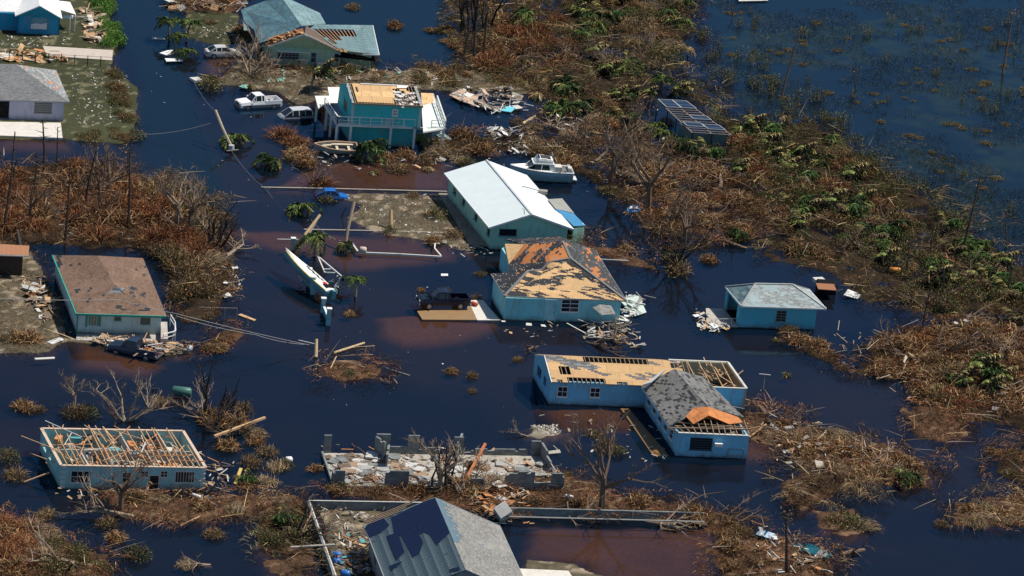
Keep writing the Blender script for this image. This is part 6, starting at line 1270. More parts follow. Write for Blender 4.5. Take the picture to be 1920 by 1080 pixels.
debris([(930, 600), (1180, 606), (1190, 640), (940, 630)], 40, [DIRTYW, LUMB, LUMD, GREYW], 'scraps afloat before the hip roofed house', (.15, .9), (.02, .08)); debris([(1000, 765), (1230, 790), (1260, 860), (1160, 880), (1020, 800)], 36, [LUMD, GREYW, DIRTYW], 'scraps afloat before the sky blue house', (.15, .9), (.02, .08)); debris([(100, 918), (390, 920), (390, 940), (110, 940)], 50, [DIRTYW, LUMB, LUMD, RUST], 'scraps along the front of the roofless house', (.15, 1.0), (.05, .3)); debris([(570, 290), (840, 290), (840, 320), (580, 320)], 50, [DIRTYW, LUMD, LUMB, GREYW], 'scraps round the posts of the raised teal house', (.15, 1.2), (.05, .3)); debris([(830, 455), (940, 458), (930, 480), (850, 480)], 30, [DIRTYW, LUMD, GREYW], 'scraps on the mud below the white roofed house', (.15, .9), (.02, .2))
# ================================================================ GROUND COVER (stuff)
def cover(name, px, dens, twig, leaf, label, tl=(.35, 1.2), ls=(.07, .20), ht=1.25, patchy=.46, tw=(.02, .055), flat=.4, patch_s=1.9):
    poly = wpoly(px); x0, y0 = poly.min(0)-1.5; x1, y1 = poly.max(0)+1.5; area = (x1-x0)*(y1-y0); n = int(area*dens*(1.35 if ht > .25 else 1))
    X = rng.uniform(x0, x1, n); Y = rng.uniform(y0, y1, n); s_ = sdf(poly, X, Y)+(fbm(X, Y, 4, 21)-.5)*4; dn = fbm(X, Y, patch_s, 31)
    for p_ in PONDS: s_ = np.minimum(s_, -sdf(wpoly(p_), X, Y)-.6+(fbm(X, Y, 2, 23)-.5)*3)
    keep = (s_ > (-1.3 if ht > .25 else 0)) & (dn > patchy-.15*np.clip(s_, 0, 1)) & (rng.random(n) < .35+1.1*dn); X = X[keep]; Y = Y[keep]; dn = dn[keep]; n = len(X)
    if n == 0: return
    mound = np.clip((dn-patchy+.03)*5, 0, 1.2)*ht if ht > .25 else np.zeros(n); Zs = np.maximum(np.interp(fbm(X, Y, 3, 5), [0, 1], [0, .15]), 0)+mound*rng.random(n)**.5
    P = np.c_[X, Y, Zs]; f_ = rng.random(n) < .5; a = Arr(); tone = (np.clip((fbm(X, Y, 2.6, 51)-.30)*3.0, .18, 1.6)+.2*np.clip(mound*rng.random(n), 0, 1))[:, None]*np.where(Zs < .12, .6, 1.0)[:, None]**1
    D = rng.normal(size=(n, 3)); th = fbm(X, Y, 8, 61)*9; D[:, 0] += np.cos(th)*1.6; D[:, 1] += np.sin(th)*1.6; D[:, 2] = abs(D[:, 2])*(1-flat)
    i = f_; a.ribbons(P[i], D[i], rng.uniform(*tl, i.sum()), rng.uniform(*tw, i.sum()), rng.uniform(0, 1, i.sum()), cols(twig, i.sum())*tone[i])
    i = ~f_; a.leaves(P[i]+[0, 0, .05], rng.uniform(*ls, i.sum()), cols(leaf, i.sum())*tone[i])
    if ht > .25:      # a few long pale stems lying across
        i = rng.random(n) < .011; m = int(i.sum())
        if m: D2_ = rng.normal(size=(m, 3))*[1, 1, .18]; a.ribbons(P[i]+[0, 0, .35], D2_, rng.uniform(1.2, 3.6, m), rng.uniform(.04, .08, m), .04, cols(['straw', 'grey'], m, .2))
    o = bpy.data.objects.new(name, a.mesh(name, FOL)); col.objects.link(o); tag(o, label, kind='stuff')
PG = {k: v[0] for k, v in LAND.items()}
cover('brush_cover', PG['left_thicket'], 26, ['brown', 'brown', 'red', 'straw'], ['brown', 'dark', 'brown'], 'tangled brown brush over the left thicket')
cover('brush_cover', [(270, 330), (330, 345), (400, 390), (415, 425), (400, 460), (300, 380)], 26, ['olive', 'grey'], ['olive', 'dark', 'green'], 'olive brush along the canal edge of the left thicket')
cover('brush_cover', PG['left_yard'], 9, ['grey', 'brown', 'straw'], ['dark', 'brown', 'olive'], 'grey litter and twigs in the left yard', ht=.3, patchy=.45)
cover('brush_cover', [(835, -40), (1290, -40), (1300, 60), (1240, 95), (1200, 180), (1000, 180), (930, 150), (860, 100)], 24, ['brown', 'olive', 'dark', 'olive'], ['brown', 'olive', 'green', 'dark'], 'mixed brown and green brush at the top of the big thicket')
cover('brush_cover', [(850, 290), (780, 270), (840, 255), (1010, 245), (1010, 180), (1200, 160), (1250, 200), (1260, 330), (1200, 400), (1080, 330), (1000, 295)], 20, ['brown', 'straw', 'brown'], ['brown', 'olive', 'dark'], 'brown litter brush behind the cabin cruiser', patchy=.46)
cover('brush_cover', [(1180, 300), (1240, 270), (1420, 330), (1460, 440), (1400, 450), (1290, 470), (1220, 470), (1190, 400)], 26, ['brown', 'red', 'brown'], ['brown', 'dark'], 'red brown flattened brush below the solar shed')
cover('brush_cover', [(1240, 95), (1330, 170), (1395, 235), (1530, 228), (1600, 290), (1750, 370), (1700, 460), (1500, 420), (1400, 330), (1270, 270), (1230, 180)], 24, ['olive', 'green', 'brown', 'dark'], ['green', 'olive', 'dark', 'green'], 'green and brown undergrowth round the solar shed')
cover('brush_cover', [(1420, 330), (1600, 380), (1750, 370), (1850, 450), (1980, 530), (1980, 620), (1800, 600), (1700, 590), (1620, 575), (1560, 515), (1430, 480), (1400, 440)], 20, ['dark', 'olive', 'dark', 'brown'], ['dark', 'olive', 'green', 'dark'], 'dark mixed undergrowth at the marsh edge', patchy=.49)
for k, lab in (('right_bank', 'brown brush over the right hand bank'), ('mound_a', 'brown brush on the low mound in the right water'), ('mound_c', 'straw brush on the mound at the lower right edge'), ('mound_d', 'brown brush on the mound at the right edge'), ('corner_bank', 'brown brush on the bottom left corner bank'), ('house_bank', 'red brown brush on the bank behind the hip roofed house'), ('islet_brush', 'brown brush on the islet below the pole stump'), ('strip', 'brown litter on the strip below the roofless house'), ('midstrip', 'brown litter on the bank below the block ruin'), ('spit', 'brown and straw brush over the spit'), ('front_bank', 'brown litter on the bottom right bank'), ('top_bank', 'brown litter on the top bank'), ('navy_bank', 'olive brush on the curved bank by the brown roofed house')):
    cover('brush_cover', PG[k], 26, ['straw', 'brown'] if k in ('mound_c',) else ['brown', 'red', 'brown'], ['olive', 'brown'] if k in ('navy_bank',) else ['brown', 'dark', 'brown', 'olive'], lab, ht=.5 if k in ('midstrip', 'strip') else 1.1, patchy=.32 if k in ('midstrip', 'strip') else .42)
cover('brush_cover', [(1470, 905), (1560, 890), (1640, 930), (1560, 960), (1470, 930)], 30, ['straw', 'straw', 'grey'], ['olive', 'straw'], 'flattened straw coloured stems below the spit', tl=(.7, 1.8), flat=.9)
cover('brush_cover', PG['bush_bank'], 22, ['olive', 'straw', 'grey'], ['olive', 'green', 'dark'], 'olive brush left of the yard wall')
cover('brush_cover', PG['back_bank'], 17, ['brown', 'straw', 'olive'], ['dark', 'olive', 'brown'], 'brown brush along the bank between the green and teal houses', patchy=.4)
cover('brush_cover', [(180, -20), (330, -30), (290, 10), (200, 0)], 0.01, ['dark'], ['dark'], 'x') if 0 else None
cover('grass', PG['left_lawn'], 16, ['olive', 'dark'], ['olive', 'dark', 'brown'], 'short drowned grass on the left lawn', tl=(.08, .25), ls=(.06, .16), ht=.02, patchy=.2, flat=.2); cover('grass', PG['back_lawn'], 14, ['olive', 'grey'], ['olive', 'dark', 'grey'], 'short drowned grass behind the silver sedan', tl=(.08, .25), ls=(.06, .16), ht=.02, patchy=.25)
cover('grass', PG['peninsula'], 14, ['grey', 'olive', 'brown'], ['dark', 'grey', 'brown'], 'flattened grass and litter on the muddy lot', tl=(.1, .5), ls=(.06, .2), ht=.08, patchy=.42); cover('grass', PG['yard'], 8, ['grey'], ['dark', 'grey'], 'litter on the mud of the walled yard', tl=(.1, .4), ls=(.05, .15), ht=.04, patchy=.5)
cover('grass', [(985, 1050), (1080, 1055), (1130, 1080), (1000, 1080)], 8, ['olive', 'grey'], ['olive', 'grey'], 'flattened grass beside the bottom driveway', tl=(.1, .3), ls=(.06, .15), ht=.02, patchy=.1)
cover('marsh_grass', [(1290, -40), (2000, -40), (2000, 240), (1750, 330), (1600, 270), (1530, 220), (1400, 230), (1300, 120)], 15, ['olive', 'dark'], ['dark', 'olive', 'dark'], 'sparse drowned marsh grass in the open water', tl=(.2, .6), ht=.05, patchy=.545, flat=.1, tw=(.02, .05), patch_s=7)
cover('marsh_grass', [(1530, 230), (1700, 280), (1990, 330), (1990, 520), (1850, 440), (1750, 370), (1600, 300)], 18, ['olive', 'dark'], ['dark', 'olive', 'dark'], 'sparse marsh grass along the thicket edge', tl=(.3, 1.0), ht=.05, patchy=.5, flat=.1, tw=(.02, .05), patch_s=6)

# ================================================================ PLANTS
MESH = {}
for k in ('brush', 'redbrush', 'straw', 'leafy', 'olivebush', 'darkclump', 'seedling', 'sapling', 'hedge'): MESH[k] = [bush_mesh(k, i) for i in range(3)]
for k in ('upright', 'blown', 'drooped', 'dying'): MESH['palm_'+k] = [palm_mesh(k) for i in range(2)]
NAMES = dict(brush='brown_bush', redbrush='red_brown_bush', straw='grass_clump', leafy='leafy_bush', olivebush='olive_bush', darkclump='marsh_clump', seedling='weed', sapling='sapling', hedge='hedge_bush')
CATS = dict(brush='bush', redbrush='bush', straw='grass clump', leafy='bush', olivebush='bush', darkclump='marsh plant', seedling='plant', sapling='sapling', hedge='hedge')
def plant(kind, x, y, s, label, group=None, hz=1.0, px=True):
    p = pz(x, y) if px else Vector((x, y, 0)); z = gz(p.x, p.y)
    o = bpy.data.objects.new(NAMES[kind], random.choice(MESH[kind])); col.objects.link(o); o.location = (p.x, p.y, z-.08*s); o.rotation_euler = (0, 0, random.uniform(0, 6.28)); o.scale = (s*random.uniform(.85, 1.2), s*random.uniform(.85, 1.2), s*hz*random.uniform(.85, 1.15))
    return tag(o, label, CATS[kind], group)
def scatter(kinds, px, n, sr, label, group, hz=1.0):
    poly = wpoly(px); x0, y0 = poly.min(0); x1, y1 = poly.max(0); k = 0; tries = 0
    while k < n and tries < 20000:
        tries += 1; X = np.array([random.uniform(x0, x1)]); Y = np.array([random.uniform(y0, y1)])
        if sdf(poly, X, Y)[0] < -.2: continue
        k += 1; kd = random.choice(kinds); plant(kd, float(X[0]), float(Y[0]), random.uniform(*sr), label % {'brush': 'bare brown', 'redbrush': 'upright red brown', 'straw': 'flattened straw', 'leafy': 'leafy green', 'olivebush': 'olive', 'darkclump': 'dark low', 'seedling': 'green', 'sapling': 'thin upright', 'hedge': 'bright green'}[kd], group+', '+NAMES[kd].replace('_', ' '), hz, False)
scatter(['redbrush', 'redbrush', 'brush'], [(0, 335), (150, 315), (260, 360), (350, 420), (400, 500), (330, 480), (270, 455), (60, 440), (0, 440)], 60, (1.2, 2.6), '%s bush tangled into the left thicket above the brown roof', 'left thicket bushes')
scatter(['leafy', 'olivebush'], [(290, 345), (390, 395), (415, 440), (380, 440), (300, 370)], 9, (1.0, 1.8), '%s bush on the canal edge of the left thicket', 'canal edge bushes')
scatter(['olivebush', 'olivebush', 'straw'], [(300, 480), (380, 475), (400, 560), (350, 590), (325, 540)], 11, (1.2, 2.2), '%s bush between the brown roof and the canal', 'bushes right of the brown roof', 1.3)
scatter(['redbrush', 'redbrush', 'brush'], [(920, 40), (1050, 30), (1070, 120), (1000, 160), (920, 140)], 22, (1.2, 2.4), '%s bush in the red brown stand at the top centre', 'top centre bushes', 1.2)
scatter(['olivebush', 'leafy', 'brush', 'straw'], [(1060, 0), (1280, 0), (1290, 70), (1230, 150), (1080, 150)], 40, (1.0, 2.2), '%s bush in the thicket above the solar shed', 'bushes above the solar shed')
scatter(['brush', 'straw', 'olivebush'], [(860, 260), (1010, 210), (1200, 190), (1220, 330), (1080, 320), (1000, 285)], 40, (.9, 2.0), '%s bush in the litter behind the cabin cruiser', 'bushes behind the cruiser')
scatter(['brush', 'redbrush', 'brush'], [(1210, 310), (1300, 310), (1440, 360), (1440, 430), (1300, 450), (1220, 420)], 34, (1.3, 2.6), '%s bush in the flattened stand left of the marsh', 'bushes below the solar shed', .75)
scatter(['leafy', 'olivebush', 'darkclump', 'redbrush'], [(1260, 170), (1400, 250), (1550, 250), (1720, 370), (1650, 450), (1450, 400), (1380, 300)], 54, (1.0, 2.4), '%s bush in the green thicket right of the solar shed', 'bushes right of the solar shed')
scatter(['darkclump', 'olivebush', 'brush', 'leafy'], [(1450, 420), (1700, 400), (1900, 520), (1920, 600), (1750, 580), (1600, 530), (1500, 480)], 50, (1.0, 2.2), '%s bush in the dark marsh edge thicket', 'marsh edge bushes')
scatter(['brush', 'redbrush', 'olivebush', 'brush'], [(1600, 680), (1720, 620), (1920, 610), (1920, 780), (1760, 760), (1680, 710)], 52, (1.3, 2.7), '%s bush heaped on the right hand bank', 'right bank bushes', .8)
scatter(['brush', 'straw'], [(1460, 790), (1640, 830), (1740, 880), (1640, 900), (1500, 860)], 24, (1.0, 2.0), '%s bush heaped on the spit', 'spit bushes', .7)
scatter(['darkclump'], [(1300, 10), (1900, 10), (1910, 380), (1750, 340), (1620, 260), (1420, 200)], 60, (.5, 1.2), '%s clump poking out of the open marsh water', 'marsh clumps in open water', .6)
scatter(['darkclump', 'olivebush'], [(1900, 140), (1990, 150), (1990, 190), (1900, 185)], 5, (1.2, 2.0), '%s clump under the tall bare pines at the right edge', 'clumps under the right pines', .6)
scatter(['brush', 'straw', 'redbrush'], [(0, 980), (80, 1000), (150, 1050), (0, 1080)], 20, (1.1, 2.3), '%s bush on the bottom left corner bank', 'corner bank bushes', .8)
scatter(['leafy'], [(70, 1050), (150, 1040), (200, 1080), (60, 1085)], 5, (1.2, 1.9), '%s bush at the bottom edge of the left corner bank', 'corner leafy bushes')
scatter(['leafy', 'olivebush'], [(485, 955), (565, 945), (570, 1020), (500, 1030)], 9, (.9, 1.7), '%s bush left of the walled yard', 'bushes left of the yard wall')
scatter(['olivebush', 'brush'], [(600, 1), (690, 20), (690, 5)], 1, (1, 1.2), '%s bush at the top edge right of the green roof', 'top edge bush')
scatter(['brush', 'olivebush', 'leafy'], [(560, 130), (820, 130), (990, 150), (990, 170), (700, 158), (560, 160)], 24, (.8, 1.6), '%s bush along the bank above the raised teal house', 'bushes above the raised house')
scatter(['hedge'], [(172, -15), (192, -15), (222, 80), (205, 88)], 26, (1.0, 1.5), '%s hedge bush beside the canal at the blue cottage', 'canal hedge bushes', 1.1)
scatter(['olivebush', 'olivebush', 'leafy'], [(207, 140), (222, 140), (250, 235), (232, 238)], 24, (.8, 1.25), '%s hedge bush between the left lawn and the canal', 'lawn hedge bushes', 1.0)
scatter(['leafy', 'darkclump', 'olivebush'], [(150, 252), (240, 240), (255, 262), (160, 272)], 10, (.8, 1.4), '%s bush at the canal corner of the left lawn', 'lawn corner bushes', .8)
scatter(['olivebush', 'brush'], [(790, 40), (810, 30), (880, 90), (870, 110), (830, 85)], 10, (.8, 1.3), '%s bush on the sunken wall line at the top', 'sunken wall bushes', .8)
scatter(['olivebush', 'straw', 'brush'], [(380, 660), (440, 620), (450, 628), (400, 660)], 8, (.7, 1.0), '%s bush on the curved bank by the brown roofed house', 'curved bank bushes', .7)
scatter(['brush', 'olivebush'], [(1340, 970), (1400, 1000), (1420, 1080), (1360, 1080)], 10, (.8, 1.5), '%s bush on the left part of the bottom right bank', 'bottom right bank bushes')
scatter(['brush', 'straw'], [(1790, 950), (1920, 935), (1920, 975), (1800, 985)], 9, (1.0, 1.8), '%s bush on the lower right mound', 'lower right mound bushes', .6)
scatter(['brush', 'darkclump'], [(1860, 850), (1920, 845), (1920, 900), (1880, 895)], 6, (1.0, 1.7), '%s bush on the right edge mound', 'right edge mound bushes', .7)
scatter(['redbrush', 'brush'], [(840, -10), (920, -10), (915, 20), (850, 10)], 6, (1.2, 2.0), '%s bush at the top edge among the tall bare trunks', 'top edge bushes', 1.2)
ONE = [('brush', 395, 790, 2.0, 'brown brush heap left of the dark snapped trunks'), ('brush', 440, 800, 2.0, 'brown brush heap right of the dark snapped trunks'), ('straw', 470, 812, 1.8, 'straw brush at the far end of the long tan beam'), ('olivebush', 455, 770, 1.2, 'olive brush behind the dark snapped trunks'), ('brush', 425, 840, 1.5, 'brown brush below the dark snapped trunks'), ('olivebush', 470, 870, 1.3, 'olive brush floating by the yellow plank'), ('straw', 520, 880, 1.5, 'straw brush floating right of the yellow plank'), ('leafy', 535, 872, 1.0, 'green weed floating beside the white drum'), ('darkclump', 640, 920, 1.4, 'dark brush at the left end of the bank below the ruin'), ('olivebush', 710, 925, 1.4, 'olive brush on the bank below the ruin'), ('brush', 780, 925, 1.6, 'brown brush against the front wall of the ruin'), ('brush', 870, 915, 1.8, 'brown brush spilling from the ruin by the orange trunk'), ('straw', 930, 905, 1.6, 'straw brush on the ruin floor right of the orange trunk'), ('brush', 890, 880, 1.4, 'brown brush on the ruin floor by the orange trunk'),
 ('olivebush', 250, 940, 1.5, 'olive bush at the foot of the dead tree before the roofless house'), ('straw', 310, 940, 1.5, 'straw brush on the strip before the roofless house door'), ('brush', 380, 955, 1.6, 'brown brush on the right part of the strip'), ('straw', 440, 960, 1.5, 'straw brush at the right end of the strip'), ('olivebush', 200, 985, 1.3, 'olive brush trailing off the left end of the strip'), ('olivebush', 1000, 950, 1.2, 'olive brush on the left of the garden wall'), ('brush', 1080, 950, 1.3, 'brown brush behind the garden wall near the cylinder'), ('brush', 1200, 945, 1.5, 'brown brush behind the garden wall right of the slim tree'), ('straw', 1240, 975, 1.5, 'straw brush before the right part of the garden wall'), ('brush', 1310, 975, 1.8, 'brown brush heap past the right end of the garden wall'),
 ('brush', 760, 295, 1.6, 'brown bush under the front posts of the raised teal house'), ('olivebush', 795, 305, 1.6, 'olive bush right of the front posts of the raised teal house'), ('straw', 815, 275, 1.8, 'straw heap under the stairs of the raised teal house'), ('brush', 900, 285, 1.7, 'brown brush behind the ridge of the white roof'), ('redbrush', 530, 255, 1.7, 'tall red brown shrub beside the sunken minivan'), ('brush', 560, 290, 1.9, 'tall bare brush left of the bow of the wooden boat'), ('olivebush', 395, 45, 1.2, 'olive bush on the lawn behind the silver sedan'), ('brush', 350, 5, 1.8, 'brown brush on the top bank left part'), ('brush', 420, 8, 1.8, 'brown brush on the top bank right part'), ('darkclump', 465, 70, 1.2, 'dark clump by the left porch of the green gabled house'), ('olivebush', 850, 445, 1.3, 'olive brush below the path end of the white roofed house'), ('brush', 815, 455, 1.2, 'brown brush at the lower rim of the muddy lot'), ('redbrush', 605, 345, 1.6, 'red brown shrub standing over the blue compact car'),('leafy', 1262, 268, 1.3, 'green bush against the open left side of the solar shed'), ('olivebush', 1300, 268, 1.3, 'olive bush against the front wall of the solar shed'), ('leafy', 1340, 272, 1.4, 'green bush at the front right corner of the solar shed'), ('olivebush', 1250, 232, 1.2, 'olive bush among the left posts of the solar shed'), ('brush', 45, 765, 1.5, 'rounded brown bush alone in the water left of the roofless house'), ('olivebush', 70, 770, .9, 'low olive bush against the lone brown one at the left'), ('olivebush', 140, 780, 1.6, 'olive bush under the small dead tree above the roofless house'), ('leafy', 165, 778, 1.3, 'green bush behind the roofless house at its left'), ('brush', 300, 755, 1.0, 'small brown bush by the pair of posts'), ('leafy', 15, 860, 1.6, 'leafy bush at the left edge beside the roofless house'), ('olivebush', 28, 895, 1.3, 'trailing olive bush below the leafy one at the left edge'), ('olivebush', 85, 968, 1.3, 'low olive bush in the water under the roofless house left corner'), ('leafy', 258, 1045, 1.5, 'round green bush in the bottom water below the strip'), ('brush', 218, 1010, 1.2, 'brown brush floating above the round green bush'), ('olivebush', 400, 1005, 1.1, 'low floating olive bush in the bottom left water'),
 ('straw', 350, 1062, 1.2, 'straw bush at the bottom edge in open water'), ('olivebush', 885, 706, .85, 'small olive bush right of two in the middle of the flood'), ('brush', 848, 698, .75, 'small brown bush left of two in the middle of the flood'), ('olivebush', 885, 735, .5, 'tiny olive bush below the two in the middle of the flood'), ('olivebush', 970, 675, .7, 'small olive tuft above the left end of the plywood roof'), ('brush', 655, 590, .7, 'small brown twig bush in the water under the short palm'), ('darkclump', 1230+10, 640-40, .01, 'x'),
 ('leafy', 815, 408, 1.5, 'dark green bush on the muddy lot by the path'), ('olivebush', 775, 372, 1.0, 'olive bush at the upper kerb of the muddy lot'), ('leafy', 731, 435, .9, 'bright green tuft at the foot of the broken palm stump on the lot'), ('darkclump', 612, 375, 1.4, 'dark bush in front of the bright blue compact car'), ('redbrush', 555, 270, 1.6, 'red brown bush left of the open wooden boat'), ('brush', 575, 310, 1.7, 'bare brown bush leaning below the open wooden boat'), ('olivebush', 545, 300, 1.2, 'olive bush behind the fallen palm left of the wooden boat'), ('olivebush', 745, 320, 1.8, 'tall olive bush below the raised teal house'), ('brush', 725, 300, 1.4, 'brown bush beside the tall olive one below the raised teal house'), ('straw', 830, 290, 1.9, 'straw coloured heap right of the raised teal house'), ('straw', 862, 300, 1.6, 'straw coloured heap above the left end of the white roof'), ('leafy', 875, 310, 1.3, 'green bush above the left end of the white roof'),
 ('straw', 785, 262, 1.4, 'pale dead thatch against the stairs of the raised teal house'), ('olivebush', 1135, 840, 1.5, 'olive bush in the water left of the front wing'), ('darkclump', 1115, 815, 1.2, 'dark twig clump above the olive bush left of the front wing'), ('leafy', 1157, 850, 1.1, 'green side of the floating clump left of the front wing'), ('brush', 1500, 640, 1.6, 'brown bush at the right corner of the small turquoise house'), ('olivebush', 1480, 622, 1.1, 'olive bush touching the front wall of the small turquoise house'), ('brush', 1535, 650, 1.4, 'brown bush beyond the right corner of the small turquoise house'), ('brush', 1555, 668, 1.3, 'brown brush tail below the small turquoise house'), ('seedling', 1455, 640, .8, 'green weed poking from water under the small turquoise house'), ('seedling', 1475, 705, .9, 'green weed alone in open water right of the sky blue house'), ('leafy', 1585, 985, 2.0, 'big green and straw bush alone in the lower right water'), ('straw', 1618, 988, 1.8, 'straw half of the lone bush in the lower right water'), ('darkclump', 1700, 900, 2.0, 'dark drooping clump at the tip of the spit'), ('olivebush', 1765, 985, .8, 'small olive tuft left of the lower right mound'), ('leafy', 1775, 760, 1.2, 'yellow green bush on the low mound in the right water'), ('seedling', 1760, 740, 1.8, 'bright palm shoots above the low mound in the right water'), ('brush', 1330, 490, 1.4, 'brown bush in the water under the dead trees'), ('olivebush', 1270, 510, 2.0, 'dark heap at the foot of the lowest dead tree'), ('darkclump', 1262, 490, 1.8, 'tangled roots of the lowest dead tree'), ('darkclump', 1140, 360, 1.6, 'dark heap at the foot of the middle dead tree'), ('brush', 1170, 470, 1.2, 'brown bush on the bank behind the hip roofed house'), ('darkclump', 900, 515, .8, 'dark tuft left of the hip roofed house'), ('brush', 790, 545, .6, 'dry tuft on a stalk at the front of the navy pickup truck'), ('olivebush', 893, 560, .8, 'dry shrub behind the bed of the navy pickup truck'), ('darkclump', 835, 545, .7, 'dark tuft behind the navy pickup truck roof'), ('leafy', 395, 165, 1.9, 'dark green bush in the canal below the floating box'), ('darkclump', 392, 150, 1.4, 'top of the dark green canal bush'), ('olivebush', 1275, 970, 1.1, 'olive bush at the right end of the garden wall'), ('leafy', 1300, 955, 1.0, 'green bush past the right end of the garden wall'), ('leafy', 1066, 893, .6, 'small dark shrub at the right corner of the block ruin'), ('brush', 590, 880, .9, 'dark twigs floating left of the block ruin'), ('olivebush', 500, 850, 1.2, 'olive brush floating between the roofless house and the block ruin'), ('brush', 480, 830, 1.2, 'dark brush below the long tan beam'), ('straw', 500, 905, 1.3, 'straw brush right of the roofless house lower corner'), ('leafy', 655, 706, .8, 'low green side of the brush islet'), ('brush', 50, 640, 1.8, 'grey brown brush heap at the shore of the left yard'), ('olivebush', 20, 640, 1.4, 'olive brush at the left edge of the left yard'), ('leafy', 690, 112, 1.6, 'bush against the right wing of the green gabled house'), ('olivebush', 640, 128, 1.7, 'tawny bush before the right wing of the green gabled house'), ('straw', 520, 118, 1.5, 'pale dry bush at the left corner of the green gabled house'), ('brush', 455, 60, 1.6, 'dark red bush at the left wall of the green gabled house'), ('leafy', 462, 80, 1.1, 'round green bush at the left wall of the green gabled house'), ('brush', 740, 50, 1.4, 'brown bush on an islet right of the green gabled roof'), ('leafy', 100, 1030, 1.4, 'green bush on the corner bank')]
for k, x, y, s, lab in ONE:
    if lab != 'x': plant(k, x, y, s, lab)
scatter(['sapling'], [(1290, 60), (1330, 170), (1400, 225), (1530, 220), (1620, 290), (1560, 200), (1400, 100)], 34, (1.0, 1.7), '%s bush growing from the marsh beyond the solar shed', 'marsh saplings beyond the solar shed')
scatter(['sapling', 'sapling', 'leafy'], [(1440, 340), (1620, 300), (1800, 380), (1900, 480), (1800, 560), (1600, 480)], 44, (1.0, 1.8), '%s bush in the dark marsh edge between the tall pines', 'marsh edge saplings')
scatter(['sapling'], [(1300, 20), (1900, 40), (1900, 420), (1780, 340), (1600, 240)], 30, (.7, 1.3), '%s bush scattered in the open marsh water', 'open marsh saplings')
